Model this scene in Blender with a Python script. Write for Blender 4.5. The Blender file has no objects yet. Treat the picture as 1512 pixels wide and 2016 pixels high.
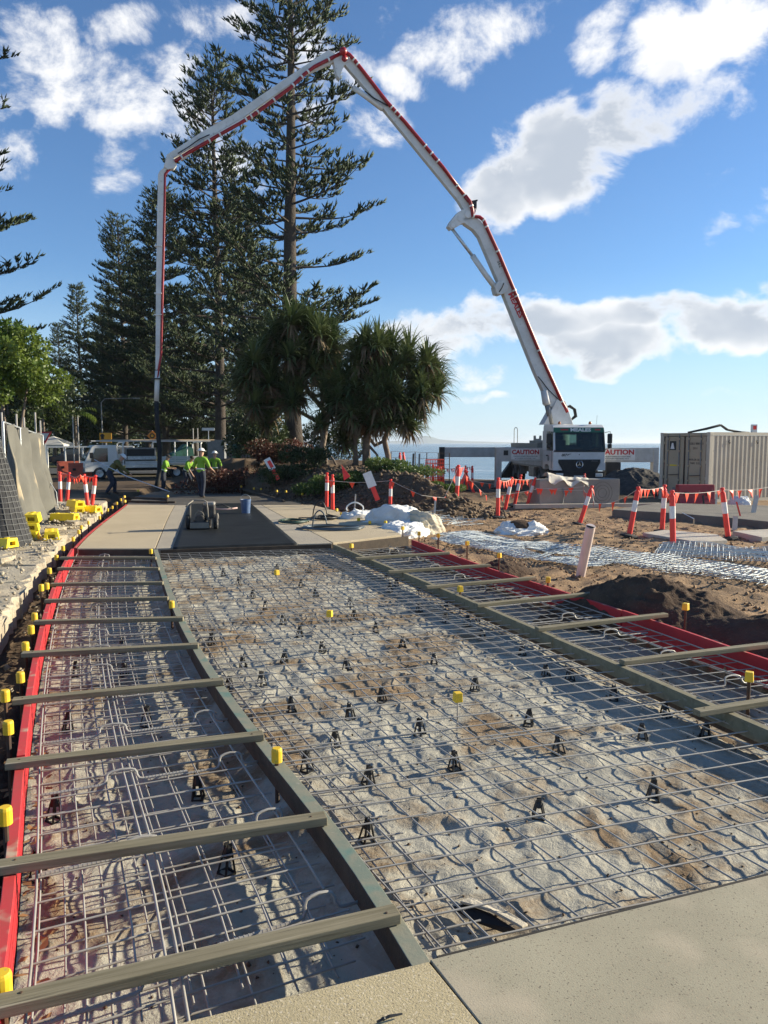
import bpy, bmesh, math, random
import numpy as np
from mathutils import Vector, Matrix, Euler, noise
random.seed(7)
RNG = np.random.default_rng(11)
SC = bpy.context.scene
COL = SC.collection
PI = math.pi

# ------------------------------------------------------------------ camera
CAM_H = 1.9
PITCH = math.atan(136 / 1500.0)
FPX = 1500.0
cam_d = bpy.data.cameras.new('camera')
cam_d.sensor_fit = 'VERTICAL'
cam_d.sensor_height = 24.0
cam_d.lens = FPX / 2016.0 * 24.0
cam_d.clip_start = 0.05
cam_d.clip_end = 60000
cam = bpy.data.objects.new('camera', cam_d)
COL.objects.link(cam)
cam.location = (0, 0, CAM_H)
cam.rotation_euler = (PI / 2 - PITCH, 0, 0)
SC.camera = cam

# ------------------------------------------------------------------ sun, sky, exposure
SUN_EL = math.radians(20)
SUN_AZ = math.radians(73)          # clockwise from +Y (camera looks along +Y)
SUN = Vector((math.sin(SUN_AZ) * math.cos(SUN_EL), math.cos(SUN_AZ) * math.cos(SUN_EL), math.sin(SUN_EL)))
sl = bpy.data.lights.new('sun', 'SUN')
sl.energy = 4.6
sl.angle = math.radians(0.6)
sl.color = (1.0, 0.90, 0.69)
so = bpy.data.objects.new('sun', sl)
COL.objects.link(so)
so.location = (30, 10, 40)
so.rotation_euler = SUN.to_track_quat('Z', 'Y').to_euler()

SC.view_settings.view_transform = 'Standard'
SC.view_settings.look = 'None'
SC.view_settings.exposure = 1.1
SC.view_settings.gamma = 1.0
SC.view_settings.use_curve_mapping = False

def ray(x, y):
    """direction through photo pixel (x, y), as (dx, dy, dz)"""
    r = (x - 756) / FPX
    d = (y - 1008) / FPX
    return Vector((r, math.cos(PITCH) - d * math.sin(PITCH), -math.sin(PITCH) - d * math.cos(PITCH)))
EYE = Vector((0, 0, CAM_H))
def P(x, y, z=0.0):
    d = ray(x, y)
    return EYE + d * ((z - CAM_H) / d.z)
def D(x, y, Y):
    d = ray(x, y)
    return EYE + d * (Y / d.y)
def PLN(x, y, p0, n):
    d = ray(x, y)
    return EYE + d * ((p0 - EYE).dot(n) / d.dot(n))

W = bpy.data.worlds.new('World')
SC.world = W
W.use_nodes = True
W.cycles.sampling_method = 'MANUAL'
W.cycles.sample_map_resolution = 256
def build_world():
    nt = W.node_tree
    nt.nodes.clear()
    N = lambda t: nt.nodes.new(t)
    L = nt.links.new
    out = N('ShaderNodeOutputWorld'); bg = N('ShaderNodeBackground')
    L(bg.outputs[0], out.inputs[0])
    sky = N('ShaderNodeTexSky')
    sky.sky_type = 'NISHITA'
    sky.sun_disc = False
    sky.sun_elevation = SUN_EL
    sky.sun_rotation = SUN_AZ
    sky.altitude = 5
    sky.air_density = 1.0
    sky.dust_density = 0.0
    sky.ozone_density = 5.0
    bg.inputs[1].default_value = 0.062
    tc = N('ShaderNodeTexCoord')
    sep = N('ShaderNodeSeparateXYZ'); L(tc.outputs['Generated'], sep.inputs[0])
    def math_(op, a, b=None, c=None, clamp=False):
        n = N('ShaderNodeMath'); n.operation = op; n.use_clamp = clamp
        for i, s in enumerate((a, b, c)):
            if s is None: continue
            if isinstance(s, (int, float)): n.inputs[i].default_value = s
            else: L(s, n.inputs[i])
        return n.outputs[0]
    az = math_('ARCTAN2', sep.outputs[0], sep.outputs[1])
    el = math_('ARCSINE', sep.outputs[2])
    cb = N('ShaderNodeCombineXYZ'); L(az, cb.inputs[0]); L(el, cb.inputs[1])
    V = cb.outputs[0]
    def azel(x, y):
        d = ray(x, y).normalized()
        return math.atan2(d.x, d.y), math.asin(d.z)
    def fbm(sx, sy, scale, detail, dist, off, rough=0.58):
        mp = N('ShaderNodeMapping'); mp.vector_type = 'POINT'
        mp.inputs['Scale'].default_value = (sx, sy, 1); mp.inputs['Location'].default_value = (off, off * .37, off * 1.3)
        L(V, mp.inputs[0])
        nz = N('ShaderNodeTexNoise'); nz.inputs['Scale'].default_value = scale
        nz.inputs['Detail'].default_value = detail; nz.inputs['Roughness'].default_value = rough
        nz.inputs['Distortion'].default_value = dist
        L(mp.outputs[0], nz.inputs['Vector'])
        return nz
    # warp the blobs a little so that their outlines are not ellipses
    wz = fbm(1, 1.2, 8, 3, 0, 3.1)
    wv = N('ShaderNodeVectorMath'); wv.operation = 'SUBTRACT'; L(wz.outputs['Color'], wv.inputs[0]); wv.inputs[1].default_value = (.5, .5, .5)
    ws = N('ShaderNodeVectorMath'); ws.operation = 'SCALE'; L(wv.outputs[0], ws.inputs[0]); ws.inputs['Scale'].default_value = 0.10
    wa = N('ShaderNodeVectorMath'); wa.operation = 'ADD'; L(V, wa.inputs[0]); L(ws.outputs[0], wa.inputs[1])
    def blobs(lst):
        acc = None
        for (x, y, a, b, rot, k) in lst:
            c = azel(x, y)
            mp = N('ShaderNodeMapping'); mp.vector_type = 'TEXTURE'
            mp.inputs['Location'].default_value = (c[0], c[1], 0)
            mp.inputs['Rotation'].default_value = (0, 0, math.radians(rot))
            mp.inputs['Scale'].default_value = (a * 1.0 / 1500, b * 1.06 / 1500, 1)
            L(wa.outputs[0], mp.inputs[0])
            sp = N('ShaderNodeSeparateXYZ'); L(mp.outputs[0], sp.inputs[0])
            x2 = math_('MULTIPLY', sp.outputs[0], sp.outputs[0])
            r2 = math_('MULTIPLY_ADD', sp.outputs[1], sp.outputs[1], x2)
            w = math_('MULTIPLY', math_('SUBTRACT', 1.0, r2), k)
            acc = w if acc is None else math_('MAXIMUM', acc, w)
        return math_('MAXIMUM', acc, 0.0)
    big = [(1165, 280, 285, 100, 14, 1.05), (965, 380, 115, 90, 35, .9), (1000, 650, 400, 62, 2, 1.05), (1190, 690, 230, 62, 0, 1.05), (860, 690, 200, 46, 0, .9), (1280, 630, 260, 45, 2, 1.0),
           (1440, 640, 260, 60, 3, 1.05), (780, 660, 200, 36, 8, .7)]
    small = [(1390, 50, 190, 85, 8, .85), (1180, 60, 110, 70, 40, .6), (915, 85, 170, 75, 8, .8), (1010, 30, 110, 50, 0, .6), (790, 165, 90, 50, -20, .7), (745, 250, 90, 70, 0, .75),
             (120, 120, 170, 85, -10, .75), (220, 200, 170, 70, -12, .75), (50, 170, 150, 60, 0, .75), (245, 60, 110, 55, 20, .7), (335, 150, 90, 60, 30, .65),
             (420, 30, 160, 70, 0, .7), (620, 130, 200, 120, 0, .6), (370, 230, 110, 60, 20, .6), (20, 300, 100, 70, 0, .6), (250, 355, 90, 50, 10, .62), (230, 295, 80, 55, 0, .6),
             (480, 300, 120, 110, 0, .45), (940, 785, 160, 16, 0, .5), (1420, 440, 70, 40, 40, .5), (1500, 420, 60, 50, 20, .55), (1400, 360, 60, 40, 0, .42),
             (1060, 585, 60, 14, 0, .4), (130, 460, 90, 30, 0, .3), (760, 20, 90, 60, 0, .5),
             (1420, 770, 180, 14, 0, .3), (900, 740, 180, 30, 0, .55)]
    mb = blobs(big); ms = blobs(small)
    mask = math_('MAXIMUM', mb, ms)
    nz = fbm(1.0, 1.35, 8.0, 9, 0.25, 0.0, 0.66)
    d0 = math_('MULTIPLY_ADD', mask, 0.57, math_('MULTIPLY', nz.outputs['Fac'], 1.25))
    dens = math_('SUBTRACT', d0, 0.90)
    def smooth(v, lo, hi):
        m = N('ShaderNodeMapRange'); m.interpolation_type = 'SMOOTHSTEP'
        m.inputs['From Min'].default_value = lo; m.inputs['From Max'].default_value = hi
        L(v, m.inputs['Value']); return m.outputs[0]
    alpha = smooth(dens, -0.08, 0.20)
    nz2 = fbm(1.0, 1.6, 5.0, 4, 0.1, 4.7)
    gr = math_('MULTIPLY', smooth(math_('ADD', mb, math_('MULTIPLY', math_('SUBTRACT', nz2.outputs['Fac'], .5), 1.7)), .28, .95), smooth(dens, .04, .26))
    mixc = N('ShaderNodeMix'); mixc.data_type = 'RGBA'
    mixc.inputs['A'].default_value = (8.2, 8.2, 8.25, 1)
    mixc.inputs['B'].default_value = (4.3, 4.75, 5.4, 1)
    L(gr, mixc.inputs['Factor'])
    ms_ = N('ShaderNodeMix'); ms_.data_type = 'RGBA'
    hs = N('ShaderNodeHueSaturation'); hs.inputs['Saturation'].default_value = 1.0; L(sky.outputs[0], hs.inputs['Color'])
    L(math_('MULTIPLY', alpha, 0.96), ms_.inputs['Factor']); tint = N('ShaderNodeMix'); tint.data_type = 'RGBA'; tint.blend_type = 'MULTIPLY'; tint.inputs['Factor'].default_value = 1
    tint.inputs['B'].default_value = (1.12, 1.20, 1.27, 1); L(hs.outputs[0], tint.inputs['A']); 
    hz = N('ShaderNodeMix'); hz.data_type = 'RGBA'; L(math_('MULTIPLY', smooth(el, .22, -.01), .75), hz.inputs['Factor'])
    L(tint.outputs['Result'], hz.inputs['A']); hz.inputs['B'].default_value = (4.9, 6.4, 7.6, 1)
    L(hz.outputs['Result'], ms_.inputs['A']); L(mixc.outputs['Result'], ms_.inputs['B'])
    L(ms_.outputs['Result'], bg.inputs[0])
build_world()

# ------------------------------------------------------------------ mesh helpers
def link(o):
    COL.objects.link(o); return o
def tag(o, label=None, cat=None, group=None, kind=None):
    if label: o['label'] = label
    if cat: o['category'] = cat
    if group: o['group'] = group
    if kind: o['kind'] = kind
    return o
def thing(name, loc, label, cat, group=None, rz=0.0):
    o = bpy.data.objects.new(name, None)
    o.empty_display_size = 0.2
    o.location = loc; o.rotation_euler = (0, 0, rz)
    link(o)
    return tag(o, label, cat, group)
def copy_tree(o, parent=None):
    c = o.copy(); COL.objects.link(c); c.parent = parent
    for ch in list(o.children):
        copy_tree(ch, c)
    return c

class MB:
    def __init__(s):
        s.v = []; s.f = []; s.m = []
    def add(s, verts, faces, mi=0):
        b = len(s.v)
        s.v.extend([tuple(p) for p in verts])
        s.f.extend([tuple(i + b for i in f) for f in faces])
        s.m.extend([mi] * len(faces))
        return s
    def box(s, c, d, R=None, mi=0, taper=1.0):
        hx, hy, hz = d[0] / 2, d[1] / 2, d[2] / 2
        vs = []
        for z in (-1, 1):
            k = taper if z > 0 else 1.0
            for x, y in ((-1, -1), (1, -1), (1, 1), (-1, 1)):
                p = Vector((x * hx * k, y * hy * k, z * hz))
                if R is not None: p = R @ p
                vs.append(p + Vector(c))
        return s.add(vs, [(3, 2, 1, 0), (4, 5, 6, 7), (0, 1, 5, 4), (1, 2, 6, 5), (2, 3, 7, 6), (3, 0, 4, 7)], mi)
    def bb(s, x0, x1, y0, y1, z0, z1, mi=0):
        return s.box(((x0 + x1) / 2, (y0 + y1) / 2, (z0 + z1) / 2), (abs(x1 - x0), abs(y1 - y0), abs(z1 - z0)), None, mi)
    def beam(s, a, b, w, h, mi=0, up=(0, 0, 1)):
        a = Vector(a); b = Vector(b); t = (b - a).normalized()
        side = t.cross(Vector(up))
        if side.length < 1e-4: side = Vector((1, 0, 0))
        side.normalize(); u = side.cross(t)
        vs = []
        for p in (a, b):
            for i, j in ((-1, -1), (1, -1), (1, 1), (-1, 1)):
                vs.append(p + side * (i * w / 2) + u * (j * h / 2))
        return s.add(vs, [(0, 1, 2, 3), (7, 6, 5, 4), (0, 4, 5, 1), (1, 5, 6, 2), (2, 6, 7, 3), (3, 7, 4, 0)], mi)
    def tube(s, pts, r, n=8, mi=0, cap=True):
        pts = [Vector(p) for p in pts]
        k = len(pts)
        rs = list(r) if isinstance(r, (list, tuple)) else [r] * k
        t0 = (pts[1] - pts[0]).normalized()
        ref = Vector((0, 0, 1)) if abs(t0.z) < .9 else Vector((1, 0, 0))
        nx = t0.cross(ref).normalized()
        vs = []
        for i in range(k):
            if i == 0: t = t0
            elif i == k - 1: t = (pts[i] - pts[i - 1]).normalized()
            else:
                t = (pts[i + 1] - pts[i]).normalized() + (pts[i] - pts[i - 1]).normalized()
                t = t.normalized() if t.length > 1e-6 else t0
            nx = nx - t * nx.dot(t)
            nx = nx.normalized() if nx.length > 1e-6 else t.orthogonal().normalized()
            ny = t.cross(nx)
            for j in range(n):
                a = 2 * PI * j / n
                vs.append(pts[i] + (nx * math.cos(a) + ny * math.sin(a)) * rs[i])
        fs = []
        for i in range(k - 1):
            for j in range(n):
                j2 = (j + 1) % n
                fs.append((i * n + j, i * n + j2, (i + 1) * n + j2, (i + 1) * n + j))
        if cap:
            fs.append(tuple(reversed(range(n)))); fs.append(tuple((k - 1) * n + j for j in range(n)))
        return s.add(vs, fs, mi)
    def prism(s, poly, ext, mi=0):
        """poly: list of 3D points, extruded by the vector ext"""
        n = len(poly); e = Vector(ext)
        vs = [Vector(p) for p in poly] + [Vector(p) + e for p in poly]
        fs = [tuple(reversed(range(n))), tuple(n + i for i in range(n))]
        for i in range(n):
            j = (i + 1) % n
            fs.append((i, j, n + j, n + i))
        return s.add(vs, fs, mi)
    def lathe(s, prof, n=16, c=(0, 0, 0), R=None, mi=0, cap=True):
        vs = []
        for (r, z) in prof:
            for j in range(n):
                a = 2 * PI * j / n
                p = Vector((r * math.cos(a), r * math.sin(a), z))
                if R is not None: p = R @ p
                vs.append(p + Vector(c))
        fs = []
        for i in range(len(prof) - 1):
            for j in range(n):
                j2 = (j + 1) % n
                fs.append((i * n + j, i * n + j2, (i + 1) * n + j2, (i + 1) * n + j))
        if cap:
            fs.append(tuple(reversed(range(n)))); fs.append(tuple((len(prof) - 1) * n + j for j in range(n)))
        return s.add(vs, fs, mi)
    def torus(s, c, R0, r, axis_mat=None, n=24, m=8, mi=0):
        pts = []
        for i in range(n + 1):
            a = 2 * PI * i / n
            p = Vector((R0 * math.cos(a), R0 * math.sin(a), 0))
            if axis_mat is not None: p = axis_mat @ p
            pts.append(p + Vector(c))
        return s.tube(pts, r, m, mi, False)
    def sphere(s, c, r, nu=14, nv=9, mi=0, R=None, zmin=-1.0):
        if not isinstance(r, (list, tuple)): r = (r, r, r)
        vs = []; th0 = math.asin(max(-1, zmin))
        for i in range(nv + 1):
            th = th0 + (PI / 2 - th0) * i / nv
            for j in range(nu):
                a = 2 * PI * j / nu
                p = Vector((r[0] * math.cos(th) * math.cos(a), r[1] * math.cos(th) * math.sin(a), r[2] * math.sin(th)))
                if R is not None: p = R @ p
                vs.append(p + Vector(c))
        fs = []
        for i in range(nv):
            for j in range(nu):
                j2 = (j + 1) % nu
                fs.append((i * nu + j, i * nu + j2, (i + 1) * nu + j2, (i + 1) * nu + j))
        fs.append(tuple(reversed(range(nu))))
        return s.add(vs, fs, mi)
    def mesh(s, name, mats, smooth=False, shift=None):
        me = bpy.data.meshes.new(name)
        vs = s.v if shift is None else [(p[0] - shift[0], p[1] - shift[1], p[2] - shift[2]) for p in s.v]
        me.from_pydata(vs, [], s.f)
        if not isinstance(mats, (list, tuple)): mats = [mats]
        for m in mats: me.materials.append(m)
        if len(mats) > 1: me.polygons.foreach_set('material_index', s.m)
        if smooth: me.polygons.foreach_set('use_smooth', [True] * len(me.polygons))
        me.update()
        return me
    def build(s, name, mats, parent=None, smooth=False, bevel=0.0, world=False, origin=True, angle=None):
        """parent: local coordinates unless world=True (an unrotated parent). No parent: world coordinates, origin moved to the base"""
        shift = None
        if parent is not None and world: shift = tuple(parent.location)
        if parent is None and origin:
            a = np.array(s.v); lo = a.min(0); hi = a.max(0)
            shift = ((lo[0] + hi[0]) / 2, (lo[1] + hi[1]) / 2, lo[2])
        me = s.mesh(name, mats, smooth, shift)
        if angle is not None:
            me.set_sharp_from_angle(angle=math.radians(angle))
        o = bpy.data.objects.new(name, me); link(o)
        if parent is not None: o.parent = parent
        elif shift is not None: o.location = shift
        if bevel > 0:
            b = o.modifiers.new('bevel', 'BEVEL'); b.width = bevel; b.segments = 2; b.limit_method = 'ANGLE'; b.angle_limit = math.radians(40)
        return o

def np_mesh(name, V, F, mats, smooth=False, mi=None, parent=None):
    """fast mesh from arrays; F is (n,3) or (n,4)"""
    me = bpy.data.meshes.new(name)
    V = np.asarray(V, np.float32); F = np.asarray(F, np.int32)
    me.vertices.add(len(V)); me.vertices.foreach_set('co', V.ravel())
    k = F.shape[1]
    me.loops.add(F.size); me.loops.foreach_set('vertex_index', F.ravel())
    me.polygons.add(len(F)); me.polygons.foreach_set('loop_start', np.arange(0, F.size, k, dtype=np.int32))
    if not isinstance(mats, (list, tuple)): mats = [mats]
    for m in mats: me.materials.append(m)
    if mi is not None: me.polygons.foreach_set('material_index', np.asarray(mi, np.int32))
    if smooth: me.polygons.foreach_set('use_smooth', np.ones(len(F), bool))
    me.update(calc_edges=True); me.validate()
    o = bpy.data.objects.new(name, me); link(o)
    if parent is not None: o.parent = parent
    return o

# ---------------------------------------------------------------- numpy noise
_PERM = np.random.default_rng(5).random((256, 256))
def vnoise(x, y, seed=0):
    x = np.asarray(x, float) + seed * 17.31; y = np.asarray(y, float) + seed * 9.77
    xi = np.floor(x).astype(int); yi = np.floor(y).astype(int)
    fx = x - xi; fy = y - yi
    fx = fx * fx * (3 - 2 * fx); fy = fy * fy * (3 - 2 * fy)
    g = lambda i, j: _PERM[i & 255, j & 255]
    a = g(xi, yi); b = g(xi + 1, yi); c = g(xi, yi + 1); d = g(xi + 1, yi + 1)
    return (a * (1 - fx) + b * fx) * (1 - fy) + (c * (1 - fx) + d * fx) * fy
def fbm2(x, y, oct=4, seed=0, gain=.5):
    t = 0; a = 1; s = 0
    for i in range(oct):
        t = t + a * vnoise(x * 2 ** i, y * 2 ** i, seed + i); s += a; a *= gain
    return t / s
def ridged(x, y, oct=4, seed=0):
    t = 0; a = 1; s = 0
    for i in range(oct):
        t = t + a * (1 - np.abs(2 * vnoise(x * 2 ** i, y * 2 ** i, seed + i) - 1)); s += a; a *= .5
    return t / s
def sstep(v, a, b):
    t = np.clip((v - a) / (b - a), 0, 1); return t * t * (3 - 2 * t)
def poly_sd(x, y, poly):
    """signed distance to polygon, positive inside"""
    x = np.asarray(x, float); y = np.asarray(y, float)
    d = np.full(x.shape, 1e9); inside = np.zeros(x.shape, bool)
    n = len(poly)
    for i in range(n):
        x0, y0 = poly[i][0], poly[i][1]; x1, y1 = poly[(i + 1) % n][0], poly[(i + 1) % n][1]
        ex, ey = x1 - x0, y1 - y0
        t = np.clip(((x - x0) * ex + (y - y0) * ey) / (ex * ex + ey * ey), 0, 1)
        d = np.minimum(d, np.hypot(x - x0 - t * ex, y - y0 - t * ey))
        c = ((y0 > y) != (y1 > y)) & (x < (x1 - x0) * (y - y0) / ((y1 - y0) if y1 != y0 else 1e-9) + x0)
        inside ^= c
    return np.where(inside, d, -d)
def grid_faces(nu, nv):
    i = np.arange(nu - 1)[:, None] * nv + np.arange(nv - 1)[None, :]
    i = i.ravel()
    return np.stack([i, i + nv, i + nv + 1, i + 1], 1)

class Curve2:
    """polyline in plan, parametrised 0..1 by arc length"""
    def __init__(s, pts, smooth=3):
        p = np.array([(q[0], q[1]) for q in pts], float)
        for _ in range(smooth):
            n = [p[0]]
            for i in range(len(p) - 1):
                n.append(.75 * p[i] + .25 * p[i + 1]); n.append(.25 * p[i] + .75 * p[i + 1])
            n.append(p[-1]); p = np.array(n)
        s.p = p
        d = np.hypot(*(p[1:] - p[:-1]).T); s.c = np.concatenate([[0], np.cumsum(d)]); s.L = s.c[-1]
    def at(s, t):
        q = np.clip(t, 0, 1) * s.L
        return np.stack([np.interp(q, s.c, s.p[:, 0]), np.interp(q, s.c, s.p[:, 1])], -1)
    def xy(s, t):
        a = s.at(np.array(t)); return float(a[0]), float(a[1])
    def xat(s, y):
        return np.interp(y, s.p[:, 1], s.p[:, 0])
    def tan(s, t):
        a = s.at(np.array(min(1, t + .005))); b = s.at(np.array(max(0, t - .005)))
        v = a - b; v = v / np.hypot(*v); return float(v[0]), float(v[1])
    def nearest(s, x, y):
        tt = np.linspace(0, 1, 600); a = s.at(tt)
        return float(tt[np.argmin((a[:, 0] - x) ** 2 + (a[:, 1] - y) ** 2)])

# ---------------------------------------------------------------- materials
MATS = {}
def mat(name, col, rough=.6, metal=0.0, var=0.0, vs=3.0, col2=None, bump=0.0, bs=40.0, mixs=None, lo=.35, hi=.65, spec=.5, coat=0.0, trans=0.0, emit=None, detail=6, obj=False, bdist=0.02, stretch=None):
    if name in MATS: return MATS[name]
    m = bpy.data.materials.new(name); m.use_nodes = True
    nt = m.node_tree; N = nt.nodes.new; L = nt.links.new
    b = nt.nodes['Principled BSDF']
    c = (*col, 1) if len(col) == 3 else col
    b.inputs['Base Color'].default_value = c
    b.inputs['Roughness'].default_value = rough
    b.inputs['Metallic'].default_value = metal
    b.inputs['Specular IOR Level'].default_value = spec
    b.inputs['Coat Weight'].default_value = coat
    b.inputs['Transmission Weight'].default_value = trans
    if emit: b.inputs['Emission Color'].default_value = (*emit[:3], 1); b.inputs['Emission Strength'].default_value = emit[3]
    tc = N('ShaderNodeTexCoord') if obj else N('ShaderNodeNewGeometry')
    vec = tc.outputs['Object'] if obj else tc.outputs['Position']
    if stretch:
        mp_ = N('ShaderNodeMapping'); mp_.inputs['Scale'].default_value = stretch; L(vec, mp_.inputs[0]); vec = mp_.outputs[0]
    if col2 is not None or var > 0:
        nz = N('ShaderNodeTexNoise'); nz.inputs['Scale'].default_value = vs; nz.inputs['Detail'].default_value = detail; nz.inputs['Roughness'].default_value = .62
        L(vec, nz.inputs['Vector'])
        mr = N('ShaderNodeMapRange'); mr.inputs['From Min'].default_value = lo; mr.inputs['From Max'].default_value = hi
        L(nz.outputs['Fac'], mr.inputs['Value'])
        mx = N('ShaderNodeMix'); mx.data_type = 'RGBA'
        L(mr.outputs[0], mx.inputs['Factor'])
        if col2 is not None: mx.inputs['A'].default_value = c; mx.inputs['B'].default_value = (*col2, 1)
        else:
            mx.inputs['A'].default_value = tuple(q * (1 - var) for q in c[:3]) + (1,)
            mx.inputs['B'].default_value = tuple(min(1, q * (1 + var)) for q in c[:3]) + (1,)
        last = mx
        if mixs:                                   # finer speckle (colour, scale, lo, hi)
            for (sc_, ss, sl_, sh) in mixs:
                n2 = N('ShaderNodeTexNoise'); n2.inputs['Scale'].default_value = ss; n2.inputs['Detail'].default_value = 3
                L(vec, n2.inputs['Vector'])
                m2 = N('ShaderNodeMapRange'); m2.inputs['From Min'].default_value = sl_; m2.inputs['From Max'].default_value = sh
                L(n2.outputs['Fac'], m2.inputs['Value'])
                x2 = N('ShaderNodeMix'); x2.data_type = 'RGBA'
                L(m2.outputs[0], x2.inputs['Factor']); L(last.outputs['Result'], x2.inputs['A']); x2.inputs['B'].default_value = (*sc_, 1)
                last = x2
        L(last.outputs['Result'], b.inputs['Base Color'])
    if bump > 0:
        n3 = N('ShaderNodeTexNoise'); n3.inputs['Scale'].default_value = bs; n3.inputs['Detail'].default_value = 5; n3.inputs['Roughness'].default_value = .65
        L(vec, n3.inputs['Vector'])
        bp = N('ShaderNodeBump'); bp.inputs['Strength'].default_value = bump; bp.inputs['Distance'].default_value = bdist
        L(n3.outputs['Fac'], bp.inputs['Height']); L(bp.outputs[0], b.inputs['Normal'])
    MATS[name] = m
    return m

def ribbed_bar_mat():
    m = mat('rebar_steel', (.36, .34, .305), .5, .1, col2=(.25, .205, .165), vs=4, lo=.5, hi=.8)
    return m
M_wire = ribbed_bar_mat()
M_form = mat('form_timber', (.16, .14, .082), .8, col2=(.235, .205, .13), vs=9, bump=.16, bs=70, bdist=.01, mixs=[((.30, .27, .21), 22, .60, .78), ((.05, .045, .035), 9, .62, .8)])
M_grain = mat('cross_timber_wood', (.15, .128, .075), .8, col2=(.25, .215, .14), vs=5, bump=.5, bs=9, bdist=.006, obj=True, stretch=(.35, 9, 9), mixs=[((.38, .33, .24), 5, .62, .8), ((.055, .045, .03), 7, .62, .78)])
M_form_g = mat('form_timber_green', (.165, .195, .15), .75, col2=(.25, .23, .165), vs=6, bump=.16, bs=70, bdist=.01, mixs=[((.09, .19, .16), 4, .56, .7), ((.36, .33, .27), 30, .66, .8)])
M_form_d = mat('form_timber_dark', (.085, .06, .04), .85, col2=(.05, .036, .025), vs=7, bump=.4, bs=50)
M_red = mat('red_form_face', (.50, .022, .028), .65, col2=(.44, .018, .026), vs=5, mixs=[((.55, .28, .2), 9, .68, .82)])
M_redtop = mat('red_form_worn', (.56, .04, .045), .6, col2=(.46, .06, .05), vs=5, mixs=[((.50, .36, .25), 6, .56, .72)])
M_yel = mat('yellow_plastic', (.80, .52, .02), .5, col2=(.72, .45, .03), vs=12, mixs=[((.45, .36, .12), 40, .6, .8)])
M_yelb = mat('yellow_block_plastic', (.86, .66, .015), .45, col2=(.75, .55, .02), vs=5, mixs=[((.4, .33, .15), 14, .66, .85)])
M_rust = mat('stake_steel', (.045, .032, .025), .8, col2=(.10, .045, .02), vs=12)
M_black = mat('black_plastic', (.012, .012, .013), .45)
M_rubber = mat('rubber', (.018, .018, .019), .8)
M_steel = mat('galvanised', (.52, .55, .57), .42, .6, var=.2, vs=8)
M_white = mat('white_paint', (.74, .73, .70), .4, col2=(.62, .60, .56), vs=2.5, coat=.15)
M_offwhite = mat('dusty_white_paint', (.60, .575, .53), .55, col2=(.47, .44, .39), vs=3)
M_boom = mat('boom_paint', (.70, .685, .65), .45, col2=(.56, .54, .50), vs=1.5, mixs=[((.4, .37, .33), 7, .64, .8)])
M_boomred = mat('boom_red', (.30, .010, .014), .4, var=.12, vs=2)
M_orange = mat('safety_orange', (.90, .075, .03), .55, var=.1, vs=6)
M_bolred = mat('bollard_orange', (.85, .05, .035), .5, var=.1, vs=5, mixs=[((.45, .18, .12), 22, .63, .8)])
M_refl = mat('reflective_white', (.78, .76, .72), .5, var=.08, vs=10)
M_tex = lambda n, c, **k: mat(n, c, **k)
M_glass = mat('dark_glass', (.015, .02, .022), .06, spec=.8)
M_lens = mat('lamp_lens', (.8, .78, .7), .12, spec=.8)
M_dark = mat('chassis_black', (.02, .02, .021), .6, var=.3, vs=6)
M_grey = mat('mid_grey_metal', (.22, .22, .21), .5, .3, var=.15, vs=5)
M_rope = mat('string', (.55, .5, .45), .8)

# ------------------------------------------------------------------ plan curves of the footpath (metres, camera at the origin)
LEFT = Curve2([(-1.0, 1.5), (-1.25, 2.2), (-1.49, 2.83), (-1.79, 3.52), (-2.28, 4.63), (-3.01, 6.39), (-3.87, 8.59), (-4.74, 10.97), (-5.55, 13.4), (-6.48, 16.93), (-7.98, 23.58), (-9.1, 28), (-10.2, 33)], 2)
RIGHT = Curve2([(5.2, 2.0), (4.3, 4.3), (3.85, 5.4), (3.37, 6.54), (3.0, 7.74), (2.39, 9.47), (1.52, 11.65), (.6, 14.6), (.1, 17), (-.5, 19.24), (-2.27, 23.58), (-4.2, 28), (-6, 33)], 2)
KERB = Curve2([(-2.2, 1.0), (-3.0, 4.5), (-3.97, 7.74), (-4.75, 9.8), (-5.75, 12.89), (-6.35, 15.11), (-7.4, 19.24), (-8.3, 22.28), (-9.8, 27), (-11, 31)], 2)
# the open bay between the two slabs
LEFT_N = Curve2([(-1.15, 1.95), (-1.49, 2.83), (-1.79, 3.52), (-2.28, 4.63), (-3.01, 6.39), (-3.87, 8.59), (-4.74, 10.97), (-5.62, 13.62)], 2)
CTR_N = Curve2([(.14, 2.62), (-.08, 3.2), (-.36, 3.83), (-.75, 4.63), (-1.3, 5.84), (-1.8, 7.05), (-2.39, 8.59), (-3.22, 10.97), (-4.1, 13.55)], 2)
RT_N = Curve2([(3.1, 3.65), (2.56, 4.93), (1.98, 6.54), (1.36, 8.21), (.65, 10.16), (-.93, 14.2)], 2)
RIGHT_N = Curve2([(4.45, 4.0), (3.85, 5.4), (3.37, 6.54), (3.0, 7.74), (2.39, 9.47), (1.52, 11.65), (.55, 14.9)], 2)
MOUND = [(-7.5, 33), (-5.2, 30.0), (-2.6, 27.2), (-1.0, 23.8), (.6, 21.6), (2.2, 21.2), (3.3, 21.9), (3.2, 24.5), (2.4, 29), (1.6, 34), (1.4, 42), (.5, 50), (-9, 52), (-12, 44), (-9.5, 37)]

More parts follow.
